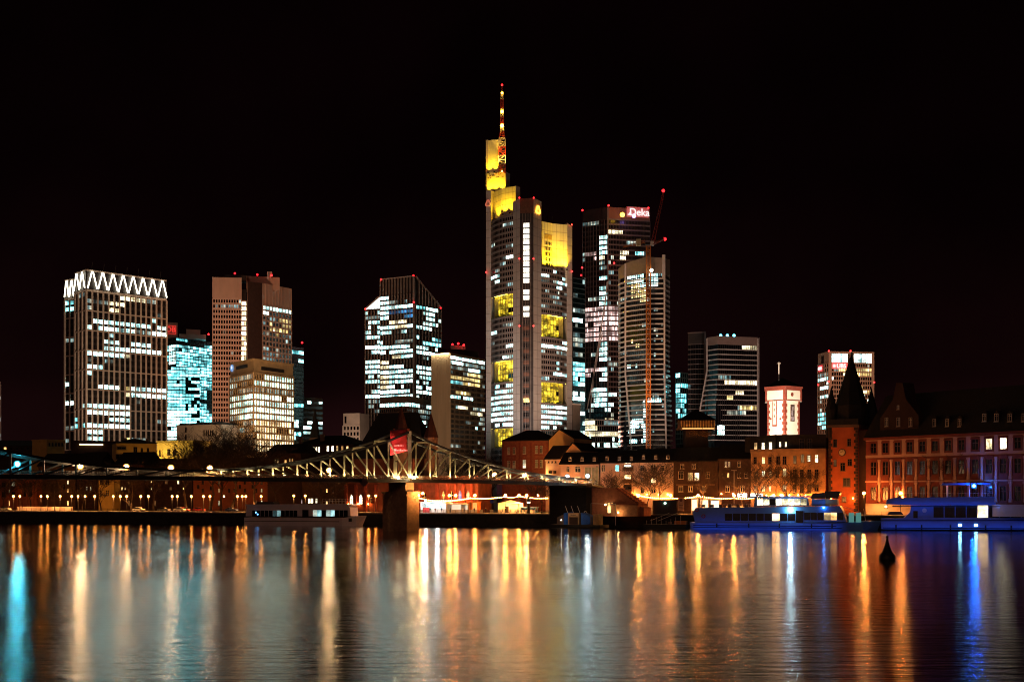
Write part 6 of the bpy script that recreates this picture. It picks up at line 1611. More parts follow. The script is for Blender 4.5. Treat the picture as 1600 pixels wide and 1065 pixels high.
# ------------------------------------------------------------------ lamps
LO = emit('lamp_orange', (1.0, .31, .05), 120)
LO2 = emit('promenade_lamp_orange', (1.0, .31, .055), 950)
LOB = emit('bridge_lamp_orange', (1.0, .62, .30), 330)
LC = emit('lamp_cyan', (.06, .78, 1.0), 300)
LWT = emit('lamp_white', (.80, .95, 1.0), 190)
LGLASS = emit('lantern_shade', (1.0, .35, .04), 2.2, sample=False)
def halo_shell_mat(name, c, s):
    """see-through glowing shell added round a lamp to imitate its halo"""
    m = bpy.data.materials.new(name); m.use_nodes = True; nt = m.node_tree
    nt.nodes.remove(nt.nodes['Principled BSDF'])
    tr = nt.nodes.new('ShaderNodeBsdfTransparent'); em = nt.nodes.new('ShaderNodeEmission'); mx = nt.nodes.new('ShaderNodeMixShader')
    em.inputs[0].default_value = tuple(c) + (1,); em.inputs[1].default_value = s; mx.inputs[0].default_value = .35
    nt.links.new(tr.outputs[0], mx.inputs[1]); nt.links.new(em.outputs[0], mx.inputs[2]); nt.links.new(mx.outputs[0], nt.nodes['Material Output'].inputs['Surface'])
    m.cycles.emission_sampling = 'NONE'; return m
HALO_MATS = {'promenade_lamp_orange': halo_shell_mat('halo_orange_b', (1, .36, .05), 1.3), 'lamp_orange': halo_shell_mat('halo_orange', (1, .36, .05), 1.3), 'bridge_lamp_orange': halo_shell_mat('halo_amber', (1, .42, .07), 1.6), 'lamp_cyan': halo_shell_mat('halo_cyan', (.05, .6, .8), 1.2), 'lamp_white': halo_shell_mat('halo_white', (.5, .75, .9), 1.2)}
def lamp_proto(name, label, cat, group, h, r, m, arm=0.0, shade=True):
    th = thing(name, label, cat, (0, 0, 0), group)
    mb = MB(); mb.tube((0, 0, 0), (0, 0, .8), .14, .1, n=8); mb.tube((0, 0, .8), (0, 0, h), .09, .06, n=6)
    if arm: mb.tube((0, 0, h - .1), (arm, 0, h + .25), .05, .05, n=5)
    mb.build('pole', STEELD, th)
    c = (arm, 0, h + r * .9)
    mb = MB(); mb.ball(c, r, n=10, m=7); lt = mb.build('globe', m, th, smooth=True)
    mb = MB(); mb.lathe((c[0], 0, c[2] + r * 1.5), [(r * .8, 0), (r * .6, .1), (.05, .24)], n=8); mb.build('cap', STEELD, th)
    mb = MB(); mb.ball(c, r * 1.75, n=12, m=8); mb.build('halo_shell', HALO_MATS[m.name], th, smooth=True)  # oversized glowing shell standing in for the lamp's halo
    if h > 4: spot('downlight', (c[0], -.4, c[2] - r * 1.9), (c[0], -.4, 0), 3000, (1.0, .42, .11), 142, .35, th, .12)
    if shade:
        mb = MB(); mb.lathe((c[0], 0, c[2] - r * 1.25), [(r * .35, 0), (r * .62, .1), (r * .5, .16)], n=8); mb.build('collar', LGLASS, th)
    return th
def place_all(proto, spots, labels=None):
    for i, (p, rz) in enumerate(spots):
        if i == 0:
            proto.location = p; proto.rotation_euler = (0, 0, rz); o = proto
        else: o = dup(proto, p, rz)
        if labels: o['label'] = labels[i]
pr = lamp_proto('quay_lamp', 'slim quay lamp with orange globe on the left riverside road', 'street lamp', 'lamps along the left quay road', 5.0, .30, LO)
place_all(pr, [(quay(px, v), 0) for px, v in ((-8, 12), (21, 10.5), (31, 18), (64, 10), (74, 18.5), (94, 18.5), (112, 9.8), (122, 18.5), (133, 18.5), (148, 9.6), (177, 18.5), (188, 10.2), (198, 18.5), (220, 10), (232, 18.5), (269, 19), (277, 10.4), (299, 18.6), (318, 10), (328, 10.5), (371, 18.5), (378.5, 10.2), (384, 18.5), (408, 18))])
pr = lamp_proto('quay_lamp', 'quay lamp with orange globe behind the white passenger ship', 'street lamp', 'lamps behind the white ship', 5.2, .30, LO)
place_all(pr, [(quay(px, v), 0) for px, v in ((459, 10), (477, 18.5), (576, 12), (587, 18))], ['orange globe lamp above the middle of the white ship roof', 'orange globe lamp left of the upper railing of the white ship', 'orange globe lamp left of the river pier beside the church wall', 'orange globe lamp close to the left side of the river pier'])
pr = lamp_proto('terrace_lamp', 'orange globe lamp above the string lit terrace beyond the bridge', 'street lamp', 'lamps of the terrace beyond the bridge', 5.3, .32, LO2)
place_all(pr, [(quay(px, v), 0) for px, v in ((654, 13), (702, 14), (712, 18), (742, 17), (789.5, 10), (811, 12), (823, 16), (840.5, 13))], ['orange globe lamp just right of the river pier', 'orange globe lamp right of the two glaring marquee lamps', 'orange globe lamp above the cream kiosk', 'orange globe lamp beside the orange kiosk', 'orange globe lamp above the party tent', 'orange globe lamp at the right end of the party tent', 'orange globe lamp behind the dark lantern column', 'orange globe lamp beside the small tree at the abutment'])
pr = lamp_proto('promenade_lamp', 'orange globe lamp on the string lit promenade behind the blue lit ship', 'street lamp', 'lamps along the right promenade', 5.3, .32, LO2)
place_all(pr, [(quay(px, v), 0) for px, v in ((998, 9), (1048, 12), (1091, 12), (1147, 12), (1209, 13), (1222, 18), (1274, 12))], ['orange globe lamp at the foot of the brick stair', 'orange globe lamp above the dark mooring hut', 'orange globe lamp below the wide bright window', 'orange globe lamp at the tall pale mast', 'orange globe lamp before the warm lit casements', 'orange globe lamp before the shuttered house, its left end', 'orange globe lamp left of the red gate tower behind the wheelhouse'])
pr = lamp_proto('museum_lamp', 'lamp post before the pale wall', 'street lamp', 'lamps before the long museum front', 6.0, .34, LO2)
place_all(pr, [(quay(1350, 14), 0), (quay(1407, 13), 0), (quay(1484, 12), 0), (quay(1544, 11), 0)], ['orange globe lamp at the foot of the red gate tower', 'orange globe lamp before the pale museum wall above the blue bow', 'orange globe lamp seen under the blue canopy edge', 'rightmost orange globe lamp before the museum'])
def bridge_at(px, off=0.0):
    Q = B0 + BW * off
    k = (px - 800) / F; den = BD.x - k * BD.y; s = (k * Q.y - Q.x) / den; return s
pr = lamp_proto('bridge_lamp', 'orange globe lamp on the bridge railing', 'street lamp', 'lamps on the bridge', 1.9, .46, LOB)
sp = []; lb = []
for px, l in ((125.5, 'brightest orange globe lamp on the bridge, next to the cyan one'), (197.5, 'orange bridge lamp below the ochre house'), (267, 'orange bridge lamp in front of the lemon house'), (328, 'orange bridge lamp before the big bare trees'), (514, 'orange bridge lamp behind the truss near the banner'), (773, 'orange bridge lamp right of the red banner over the terrace'), (820, 'orange bridge lamp near the far bridge end')):
    s = bridge_at(px, 2.5 if px > 400 else 1.4); k = s / PAN; p = B0 + BD * s + BW * (2.5 if px > 400 else 1.4); p = Vector((p.x, p.y, 14.0 if px < 700 else 13.5)); sp.append((p, 0)); lb.append(l)
place_all(pr, sp, lb)
pr = lamp_proto('bridge_lamp', 'cyan globe lamp on the bridge near the left edge', 'street lamp', None, 2.2, .44, LC)
s = bridge_at(27, 1.4); p = B0 + BD * s + BW * 1.4; pr.location = (p.x, p.y, 14.0)
pr = lamp_proto('stair_lamp', 'white globe lamp', 'street lamp', 'white globes at the bridge end', 3.0, .42, LWT)
place_all(pr, [(P(886.5, 744, 434) - Vector((0, 0, 3.4)), 0), (P(918, 743, 428) - Vector((0, 0, 3.4)), 0)], ['white globe lamp left of the bridge stair head', 'white globe lamp on the pillar at the bridge stair head'])

# string lights
def string_lights(label, pts, n):
    th = thing('string_lights', label, 'string lights', tuple(pts[0]))
    mb = MB(); bulbs = []
    for a, b_ in zip(pts, pts[1:]):
        m = max(2, int((b_ - a).length / .62)); prev = None
        for i in range(m + 1):
            f_ = i / m; q = a.lerp(b_, f_) - Vector((0, 0, .35 * 4 * f_ * (1 - f_)))
            if prev is not None: mb.bar(prev, q, .04)
            prev = q
            if i < m: bulbs.append(q)
    mb.build('cable', STEELD, th)
    me = MB(); me.ball((0, 0, -.13), .13, n=6, m=4); me = me.mesh('bulb', emit('string_bulb', (1, .36, .07), 70))
    for q in bulbs: inst('bulb', me, th, q)
string_lights('chain of warm bulbs over the terrace beyond the bridge', [P(px, py, quay(px, 8).y) for px, py in ((655, 777), (690, 781), (735, 777), (789, 775), (811, 774), (858, 777))], 0)
string_lights('long chain of warm bulbs behind the blue lit ship', [P(px, py, quay(px, 9).y) for px, py in ((974, 775.5), (1000, 773.5), (1048, 777), (1091, 774), (1147, 777), (1180, 776), (1212, 771.5))], 0)
for i, (px, h_) in enumerate(((735, 6.0), (858, 6.0), (974, 6.2), (1180, 6.2))):
    p = quay(px, 8.4); mb = MB(); mb.tube(p, p + Vector((0, 0, h_)), .08, .06); o = mb.build('string_pole', STEELD)
    tag(o, ['thin pole holding the bulb chain beside the orange kiosk', 'thin pole holding the bulb chain at the black abutment', 'thin pole holding the bulb chain by the brick stair', 'thin pole holding the bulb chain behind the blue ship'][i], 'pole')

# ------------------------------------------------------------------ terrace kiosks and furniture
TENT = mat('tent_white', (.68, .62, .56), rough=.8, var=.06)
def kiosk(px0, px1, y0, v, depth, wall, label, roof='flat', name='market_kiosk', base=None):
    a, b_ = quay(px0, v), quay(px1, v); f = frame((a.x, a.y), (b_.x, b_.y)); z1 = Z(y0, (a.y + b_.y) / 2)
    th = thing(name, label, 'kiosk', tuple(a)); z0 = GZ + .06
    mb = MB(); mb.fbox(f, 0, .12, 0, depth, z0, z1); mb.fbox(f, f.L - .12, f.L, 0, depth, z0, z1); mb.fbox(f, .12, f.L - .12, depth - .12, depth, z0, z1); mb.build('wall', wall, th)
    mb = MB()
    if roof == 'flat': mb.fbox(f, -.3, f.L + .3, -.6, depth + .2, z1, z1 + .25)
    else:
        mb.add([f(-.2, -.3, z1), f(f.L + .2, -.3, z1), f(f.L + .2, depth, z1), f(-.2, depth, z1), f(f.L / 2, depth / 2, z1 + 1.1)], [(3, 2, 1, 0), (0, 1, 4), (1, 2, 4), (2, 3, 4), (3, 0, 4)])
    mb.build('roof', wall, th)
    mb = MB(); mb.fbox(f, .14, f.L - .14, .1, .6, z0, z0 + 1.0); mb.build('counter', TENT, th)
    return th, f, z1
th, f, z1 = kiosk(657, 697, 785, 11, 4, TENT, 'white lit marquee with two glaring white lamps beside the pier')
for i, px in enumerate((667, 685)):
    u = on_face(f, px, 784)[0]; mb = MB(); mb.ball(f(u, -.9, z1 + .15), .34, n=10, m=7); mb.build('marquee_lamp', LWT, th)
mb = MB(); mb.fbox(f, .5, f.L - .5, 3.6, 3.8, GZ + 1.3, z1 - .3); mb.build('menu_board', emit('menu_board', (.35, .85, .9), .8, sample=False), th)
mb = MB(); mb.fbox(f, 1, 3.2, -.4, .05, GZ + .1, GZ + 1.7); mb.build('drinks_cabinet', mat('cabinet_red', (.55, .05, .05)), th)
for k in range(4):
    mb = MB(); uu = f.L * (k + .5) / 4; mb.fbox(f, uu - .3, uu + .3, 3.4, 3.58, GZ + 1.5, GZ + 2.3); mb.build('poster', [emit('poster_a', (.1, .5, .6), .6, sample=False), emit('poster_b', (.7, .9, .9), .7, sample=False)][k % 2], th)
th, f, z1 = kiosk(698, 721, 787, 12, 3.5, TENT, 'cream kiosk with open hatch between marquee and orange kiosk')
mb = MB(); mb.fbox(f, .5, f.L - .5, 3.1, 3.3, GZ + .8, z1 - .2); mb.build('back_board', emit('back_board', (1, .85, .6), .55, sample=False), th)
th, f, z1 = kiosk(722, 731.5, 788, 12, 3, TENT, 'narrow white stall left of the orange kiosk')
mb = MB(); mb.fbox(f, .2, f.L - .2, 2.6, 2.8, GZ + .8, z1 - .2); mb.build('back_board', MATS['back_board'], th)
th, f, z1 = kiosk(732.5, 746, 784, 12, 3, mat('kiosk_orange', (.62, .20, .04)), 'tall orange kiosk on the terrace')
mb = MB(); mb.fbox(f, .3, f.L - .3, 2.6, 2.8, GZ + .8, z1 - .2); mb.build('back_board', emit('back_orange', (1, .45, .1), .6, sample=False), th)
th, f, z1 = kiosk(778, 811, 786, 13, 4, TENT, 'pink white party tent behind the seated guests', 'peak', 'party_tent')
mb = MB(); u = f.L * .35; mb.fbox(f, u, u + 1.2, -.1, -.02, GZ + .1, GZ + 2.2); mb.build('door_flap', PLASD, th)
mb = MB(); mb.fbox(f, .2, f.L - .2, -.05, .1, GZ + .06, z1); mb.build('front_canvas', TENT, th)
th, f, z1 = kiosk(815, 836, 793, 15, 3, mat('kiosk_blue', (.10, .22, .45)), 'small blue stall behind the dark lantern column')
# furniture
def table_set(px, v, label):
    p = quay(px, v); th = thing('cafe_table', label, 'table', tuple(p), 'terrace tables')
    mb = MB(); mb.tube(p + Vector((0, 0, .72)), p + Vector((0, 0, .76)), .45, n=10); mb.build('top', TENT, th)
    mb = MB(); mb.tube(p, p + Vector((0, 0, .72)), .04, n=6); mb.tube(p, p + Vector((0, 0, .03)), .25, n=8); mb.build('leg', STEELD, th)
for px, l in ((783, 'first terrace table from the left before the party tent'), (796, 'terrace table before the tent door'), (807, 'terrace table at the right end of the tent'), (822, 'terrace table before the blue stall'), (846, 'terrace table beside the tree near the abutment')): table_set(px, 5, l)
for px, l in ((752, 'white crate table right of the orange kiosk'), (768, 'white crate table left of the party tent')):
    p = quay(px, 8); th = thing('bar_table', l, 'table', tuple(p)); mb = MB(); mb.box(p.x - .6, p.x + .6, p.y - .4, p.y + .4, p.z + .95, p.z + 1.05); mb.build('top', TENT, th)
    mb = MB(); mb.box(p.x - .5, p.x + .5, p.y - .3, p.y + .3, p.z, p.z + .95); mb.build('crate', TENT, th)
p = quay(768.5, 6); th = thing('round_sign', 'round blue road sign on a post by the terrace', 'sign', tuple(p))
mb = MB(); mb.tube(p, p + Vector((0, 0, 4.2)), .06); mb.build('post', STEELD, th)
mb = MB(); mb.tube(p + Vector((0, -.12, 3.7)), p + Vector((0, -.08, 3.7)), .62, n=20); mb.build('disc', mat('sign_blue', (.03, .06, .4)), th)
p = quay(826, 6); th = thing('advert_column', 'dark column with lit collar behind the terrace guests', 'column', tuple(p))
mb = MB(); mb.lathe(p, [(.55, 0), (.55, .3), (.45, .35), (.45, 3.6), (.7, 3.7), (.7, 4.0), (.3, 4.8), (.08, 5.6)], n=12); mb.build('shaft', STEELD, th)
mb = MB(); mb.lathe(p + Vector((0, 0, 3.2)), [(.47, 0), (.49, .05), (.49, .35), (.47, .4)], n=12); mb.build('lit_collar', emit('collar', (1, .85, .6), 3, sample=False), th)

# people on the terrace
def person_mesh(seated, mats):
    vs = {}; 
    if seated:
        J = [(0, 0, .50, .15), (0, .02, .75, .15), (0, .03, .98, .16), (0, .03, 1.12, .07), (0, .01, 1.24, .10), (0, .01, 1.36, .085),
             (.2, .03, 1.02, .065), (.24, -.05, .80, .05), (.14, -.28, .76, .04), (-.2, .03, 1.02, .065), (-.24, -.05, .80, .05), (-.14, -.28, .76, .04),
             (.1, -.05, .50, .09), (.11, -.42, .50, .07), (.11, -.44, .06, .05), (.11, -.58, .04, .04), (-.1, -.05, .50, .09), (-.11, -.42, .50, .07), (-.11, -.44, .06, .05), (-.11, -.58, .04, .04)]
    else:
        J = [(0, 0, .92, .15), (0, 0, 1.15, .15), (0, 0, 1.38, .17), (0, 0, 1.52, .065), (0, -.02, 1.63, .10), (0, -.02, 1.75, .085),
             (.2, 0, 1.42, .065), (.25, .02, 1.15, .05), (.22, -.1, .90, .038), (-.2, 0, 1.42, .065), (-.25, .02, 1.15, .05), (-.22, -.1, .90, .038),
             (.1, 0, .85, .09), (.11, -.03, .48, .068), (.11, .02, .07, .05), (.11, -.12, .04, .04), (-.1, 0, .85, .09), (-.12, .05, .48, .068), (-.13, .12, .07, .05), (-.13, -.01, .04, .04)]
    E = [(0, 1), (1, 2), (2, 3), (3, 4), (4, 5), (2, 6), (6, 7), (7, 8), (2, 9), (9, 10), (10, 11), (0, 12), (12, 13), (13, 14), (14, 15), (0, 16), (16, 17), (17, 18), (18, 19)]
    me = bpy.data.meshes.new('person'); me.from_pydata([j[:3] for j in J], E, []); o = bpy.data.objects.new('person', me); col.objects.link(o)
    m = o.modifiers.new('skin', 'SKIN')
    for i, j in enumerate(J): me.skin_vertices[0].data[i].radius = (j[3], j[3])
    me.skin_vertices[0].data[0].use_root = True
    s_ = o.modifiers.new('sub', 'SUBSURF'); s_.levels = 1; s_.render_levels = 1
    dg = bpy.context.evaluated_depsgraph_get(); dg.update()
    r = bpy.data.meshes.new_from_object(o.evaluated_get(dg)); bpy.data.objects.remove(o)
    r.materials.clear()
    for x in mats: r.materials.append(x)
    zt_ = J[3][2]
    for pl in r.polygons:
        z = pl.center.z; y = pl.center.y
        hand = (abs(pl.center.x) > .1 and ((seated and y < -.24 and z > .7) or (not seated and z < .95 and z > .82 and abs(pl.center.x) > .17)))
        pl.material_index = 1 if (z > zt_ or hand) else (2 if z < (.6 if seated else .85) else 0)
        if z > zt_ + .14 and y > -.02 or z > zt_ + .22: pl.material_index = 3
        pl.use_smooth = True
    return r
SKIN = mat('skin', (.45, .26, .18), rough=.6); TR = mat('trousers', (.03, .03, .045)); HAIR = mat('hair', (.02, .014, .01))
COATS = [mat('coat_black', (.015, .014, .016)), mat('coat_navy', (.02, .025, .06)), mat('coat_rust', (.22, .06, .03)), mat('coat_grey', (.12, .12, .12))]
SE = [person_mesh(True, [c, SKIN, TR, HAIR]) for c in COATS]; SN = [person_mesh(False, [c, SKIN, TR, HAIR]) for c in COATS]
me_s = MB(); me_s.box(-.22, .22, -.2, .22, .38, .43); me_s.box(-.22, .22, .2, .24, .43, .85)
for x in (-.19, .17):
    for y in (-.18, .2): me_s.box(x, x + .03, y, y + .03, 0, .38)
me_s = me_s.mesh('cafe_chair', STEELD)
PS = [(781.2, 5.2, 1, 0, 1.5), (785, 5.2, 1, 1, -1.5), (794, 5.0, 1, 0, 1.6), (798, 5.2, 1, 2, -1.6), (805, 5.1, 1, 0, 1.5), (809.4, 5.0, 1, 3, -1.4), (820, 5.1, 1, 0, 1.4), (824.2, 5.2, 1, 1, -1.5), (790, 6.5, 0, 0, .4), (814, 7, 0, 3, 2.5), (833, 6, 0, 1, -1), (838, 6.2, 0, 2, 1.1), (672, 9, 0, 0, 3), (680, 8.4, 0, 2, 2.6), (690, 9, 0, 1, .5), (704, 9.5, 0, 0, 1.5), (726, 9, 0, 3, 2), (741, 9, 0, 1, 3.1), (759, 7, 0, 0, .8)]
PL = ['person in black seated at the leftmost terrace table', 'person in navy seated facing the leftmost terrace table', 'person in black seated before the tent door', 'person in rust coat seated before the tent door', 'person in black seated at the right end of the tent', 'person in grey seated at the right end of the tent', 'person in black seated before the blue stall', 'person in navy seated before the blue stall',
      'person in black standing behind the tables before the tent', 'person in grey standing between tent and blue stall', 'person in navy standing right of the dark column', 'person in rust coat standing near the terrace tree', 'person in black standing at the red drinks cabinet', 'person in rust coat standing at the marquee counter', 'person in navy standing under the right marquee lamp', 'person in black standing at the cream kiosk', 'person in grey standing at the narrow white stall', 'person in navy standing at the orange kiosk', 'person in black standing beside the white crate table']
for (px, v, seat, c, rz), l in zip(PS, PL):
    p = quay(px, v); o = inst('person', (SE if seat else SN)[c], None, p, rz); tag(o, l, 'person', 'terrace guests')
    if seat:
        ch = inst('cafe_chair', me_s, None, p, rz); tag(ch, l.replace('person', 'steel cafe chair under the person', 1).replace(' seated', ''), 'chair', 'terrace chairs')

# ------------------------------------------------------------------ railing along the quay
def railing(label, px0, px1, v=1.3):
    a, b_ = quay(px0, v), quay(px1, v); f = frame((a.x, a.y), (b_.x, b_.y)); th = thing('quay_railing', label, 'railing', tuple(a))
    for zz in (.45, .75, 1.05):
        mb = MB(); mb.bar(f(0, 0, GZ + zz), f(f.L, 0, GZ + zz), .06); mb.build('rail', STEELD, th)
    me = MB(); me.box(-.04, .04, -.04, .04, 0, 1.1); me = me.mesh('post', STEELD); n = int(f.L / 2.0)
    for k in range(n + 1): inst('post', me, th, f(f.L * k / n, 0, GZ + .03), f.rz)
railing('iron quay railing along the left riverside road', -30, 595); railing('iron quay railing before the terrace beyond the bridge', 656, 857); railing('iron quay railing behind the blue lit ship', 1010, 1400)

# ------------------------------------------------------------------ parked cars
def car(label, p, rz, paint, tail=True):
    th = thing('parked_car', label, 'car', (0, 0, 0), 'cars parked on the quay road')
    L, W = 4.3, 1.75
    f = frame((-L / 2, -W / 2), (L / 2, -W / 2))
    low = [(0, .3), (.25, .25), (L - .3, .25), (L, .4), (L, .72), (L - .15, .86), (L - 1.05, .95), (.45, .98), (.05, .86), (0, .6)]
    mb = MB(); mb.side(f, low, 0, W); bd = mb.build('body', paint, th)
    mb = MB(); cab = [(.45, .985), (L - 1.1, .955), (L - 1.75, 1.42), (.95, 1.45)]
    n = 4; vs = [f(u, .06 if z < 1.1 else .24, z) for u, z in cab] + [f(u, W - .06 if z < 1.1 else W - .24, z) for u, z in cab]
    mb.add(vs, [(0, 1, 2, 3), (7, 6, 5, 4), (1, 0, 4, 5), (2, 1, 5, 6), (3, 2, 6, 7), (0, 3, 7, 4)]); mb.build('cabin_glass', GLASS, th)
    mb = MB(); mb.fbox(f, .98, L - 1.78, .26, W - .26, 1.42, 1.47); mb.build('roof', paint, th)
    TY = mat('tyre', (.015, .015, .015)); RI = mat('rim', (.4, .4, .4), rough=.35, metal=.8)
    for u in (.85, L - .85):
        for v0, v1 in ((-.03, .2), (W - .2, W + .03)):
            mb = MB(); mb.tube(f(u, v0, .32), f(u, v1, .32), .32, n=16); w = mb.build('wheel', TY, th)
            mb = MB(); mb.tube(f(u, v0 - .015, .32), f(u, v0 + .005, .32), .2, n=12); mb.tube(f(u, v1 - .005, .32), f(u, v1 + .015, .32), .2, n=12); mb.build('rim', RI, w)
    for v in (.15, W - .5):
        mb = MB(); mb.fbox(f, L - .08, L + .015, v, v + .35, .6, .74); mb.build('headlight', mat('lens', (.6, .6, .6), rough=.2), th)
        mb = MB(); mb.fbox(f, -.015, .08, v, v + .35, .64, .8); mb.build('tail_light', emit('tail_light', (1, .04, .02), 6) if tail else mat('lens_red', (.4, .02, .02)), th)
    th.location = p; th.rotation_euler = (0, 0, rz)
    return th
WP = mat('paint_white', (.72, .70, .68), rough=.3, var=.05, spec=.5); RP = mat('paint_red', (.45, .02, .02), rough=.3, var=.05, spec=.5); GP = mat('paint_grey', (.16, .16, .17), rough=.3, var=.05, spec=.5); BP = mat('paint_blue', (.04, .07, .2), rough=.3, var=.05, spec=.5)
rq = qf.rz
for px, v, m, l in ((217, 9.9 + 1.2, WP, 'white parked car on the left quay road, alone'), (281, 10.9, WP, 'white parked car in front of the red car on the quay'), (287, 14.4, RP, 'red parked car behind the white one on the quay'), (311, 11, RP, 'red parked car under the big bare trees'), (256, 10.9, GP, 'grey parked car left of the white and red pair'), (8, 11, WP, 'white parked car at the left edge of the quay'), (362, 11, BP, 'dark blue parked car behind the stern of the white ship')):
    car(l, quay(px, v, GZ + .012), rq + (math.pi if px in (287,) else 0), m)
# white vans by the blue ship
for px, l in ((1150, 'white delivery van on the promenade behind the blue ship'),):
    th = thing('delivery_van', l, 'van', (0, 0, 0)); f = frame((-2.8, -1), (2.8, -1))
    mb = MB(); mb.side(f, [(0, .4), (5.6, .4), (5.6, 1.1), (5.1, 1.35), (4.5, 2.3), (4.2, 2.5), (0, 2.5)], 0, 2); mb.build('body', WP, th)
    mb = MB(); mb.fbox(f, 4.0, 4.75, -.015, 0, 1.4, 2.1); mb.build('side_window', GLASS, th)
    mb = MB(); mb.fbox(f, 1.5, 3.2, -.02, -.005, .9, 1.9); mb.build('red_panel', mat('van_red', (.6, .05, .04)), th)
    for u in (1, 4.5):
        for v0 in (-.03, 1.8):
            mb = MB(); mb.tube(f(u, v0, .38), f(u, v0 + .23, .38), .38, n=14); mb.build('wheel', MATS['tyre'], th)
    th.location = quay(px, 11, GZ + .012); th.rotation_euler = (0, 0, rq)

# lit promenade stalls behind the blue ship
for px0, px1, y0, l, k in ((1080, 1090, 778, 'slim white doorway stall with notice', (1, .85, .6)), (1094, 1107, 779, 'cream lit stall behind the stern of the blue ship', (1, .9, .65)), (1110, 1124, 780, 'wide bright shop front behind the blue ship', (1, .95, .8))):
    th, f, z1 = kiosk(px0, px1, y0, 20, 3, TENT, l)
    mb = MB(); mb.fbox(f, .2, f.L - .2, .15, .25, GZ + .5, z1 - .4); mb.build('shop_pane', emit('shop_' + str(px0), k, .8, sample=False), th)
for px0, px1, l in ((1152.5, 1167, 'white glowing shop sign above the promenade, left one'), (1173, 1192, 'white glowing shop sign above the promenade, right one')):
    a, b_ = quay(px0, 24), quay(px1, 24); f = frame((a.x, a.y), (b_.x, b_.y)); th = thing('shop_sign', l, 'sign', (a.x, a.y, Z(776, a.y)))
    mb = MB(); mb.fbox(f, 0, f.L, 0, .2, Z(776, a.y), Z(770.5, a.y)); mb.build('box', emit('sign_box', (.85, .97, 1), 2.4), th)
    mb = MB(); rg = random.Random(px0); u = .3
    while u < f.L - .4:
        w = rg.uniform(.12, .3); mb.fbox(f, u, u + w, -.03, -.005, Z(774.5, a.y), Z(772.0, a.y)); u += w + .12
    mb.build('lettering_marks', mat('sign_ink', (.05, .12, .14)), th, kind='stuff')
p = quay(1064, 5); th = thing('notice_board', 'tall tan notice board with round emblem on the quay', 'sign', tuple(p))
mb = MB(); mb.box(p.x - .95, p.x + .95, p.y - .08, p.y + .08, p.z + .9, p.z + 4.9); mb.build('board', mat('board_tan', (.55, .36, .24)), th)
mb = MB(); mb.tube(p + Vector((0, -.12, 4.2)), p + Vector((0, -.085, 4.2)), .45, n=18); mb.build('emblem', mat('emblem_brown', (.2, .08, .05)), th)
mb = MB(); mb.box(p.x - .6, p.x + .6, p.y - .105, p.y - .085, p.z + 1.6, p.z + 1.75); mb.box(p.x - .6, p.x + .4, p.y - .105, p.y - .085, p.z + 2.1, p.z + 2.25); mb.box(p.x - .6, p.x + .6, p.y - .105, p.y - .085, p.z + 2.6, p.z + 2.75); mb.build('text_lines', MATS['emblem_brown'], th)
for x in (-.7, .7):
    mb = MB(); mb.box(p.x + x - .06, p.x + x + .06, p.y + .085, p.y + .2, p.z, p.z + 4.5); mb.build('post', STEELD, th)
p = quay(1039, 4); th = thing('signal_lamp', 'pale green signal lamp on a dark hut by the moorings', 'lamp', tuple(p))
mb = MB(); mb.box(p.x - 3.6, p.x + 3.6, p.y, p.y + 3, p.z, p.z + 4.2); mb.build('hut', DARKW, th)
mb = MB(); mb.ball((p.x, p.y - .3, p.z + 3.3), .38); mb.build('lens', emit('signal_green', (.45, .95, .65), 4, sample=False), th)
p = quay(1147, 4.5); th = thing('flag_mast', 'tall pale lamp mast behind the blue ship', 'mast', tuple(p))
mb = MB(); mb.tube(p, (p.x, p.y, Z(734, p.y)), .14, .08); mb.build('mast', METALW, th)
mb = MB(); mb.bar((p.x - .8, p.y, Z(734.5, p.y)), (p.x + .8, p.y, Z(734.5, p.y)), .14); mb.build('crosstree', METALW, th)

# floating ticket office with blue canopies
a = P2(868, 424); b_ = P2(921, 417); f = frame(a, b_)
th = thing('floating_office', 'floating ticket office with blue side canopies below the abutment', 'pontoon', (a.x, a.y, 0))
mb = MB(); mb.fbox(f, -1.5, f.L + 4, -.6, 4.5, .1, 1.0); mb.build('pontoon', STEELD, th)
def uz(px, py): return on_face(f, px, py)[:2]
BLUE = mat('canopy_blue', (.02, .12, .55), rough=.6)
TANP = mat('office_tan', (.50, .30, .14), rough=.7)
u0, z1 = uz(887, 801); u1, _ = uz(904.5, 801)
mb = MB(); mb.fbox(f, u0, u1, .2, 3.8, 1.0, z1); mb.build('cabin', TANP, th)
mb = MB(); mb.fbox(f, u0 + .5, u1 - .5, .08, .18, 1.05, z1 - 1.2); mb.build('door', PLASD, th)
mb = MB(); mb.fbox(f, u0 + .2, u1 - .2, .05, .18, z1 - .9, z1 - .2); nb = mb.build('name_board', mat('board_pale', (.62, .40, .22)), th)
mb = MB(); rg = random.Random(2); u = u0 + 1.0
while u < u1 - 1.2: 
    w = rg.uniform(.1, .22); mb.fbox(f, u, u + w, .02, .045, z1 - .66, z1 - .42); u += w + .08
mb.build('board_marks', WFD, nb)
for q, l in (([(880, 820), (886, 820), (886, 800), (880, 801.5)], 'a'), ([(907, 820), (921.5, 818), (921.5, 807), (907, 800.5)], 'b')):
    mb = MB(); mb.side(f, [uz(x, y) for x, y in q], .3, 3.6); mb.build('side_canopy', BLUE, th)
mb = MB(); mb.side(f, [uz(x, y) for x, y in [(869, 819), (879.5, 819), (879.5, 803), (869, 808)]], .4, 3.6); mb.build('shed', BROWN, th)
for px in (884, 893, 903):
    p_, z_ = uz(px, 800); mb = MB(); mb.bar(f(p_, 1, z_), f(p_ - .8, 1, z_ + 1.9), .09); mb.build('flag_pole', METALW, th)
mb = MB(); p_, z_ = uz(906, 802); n = 12
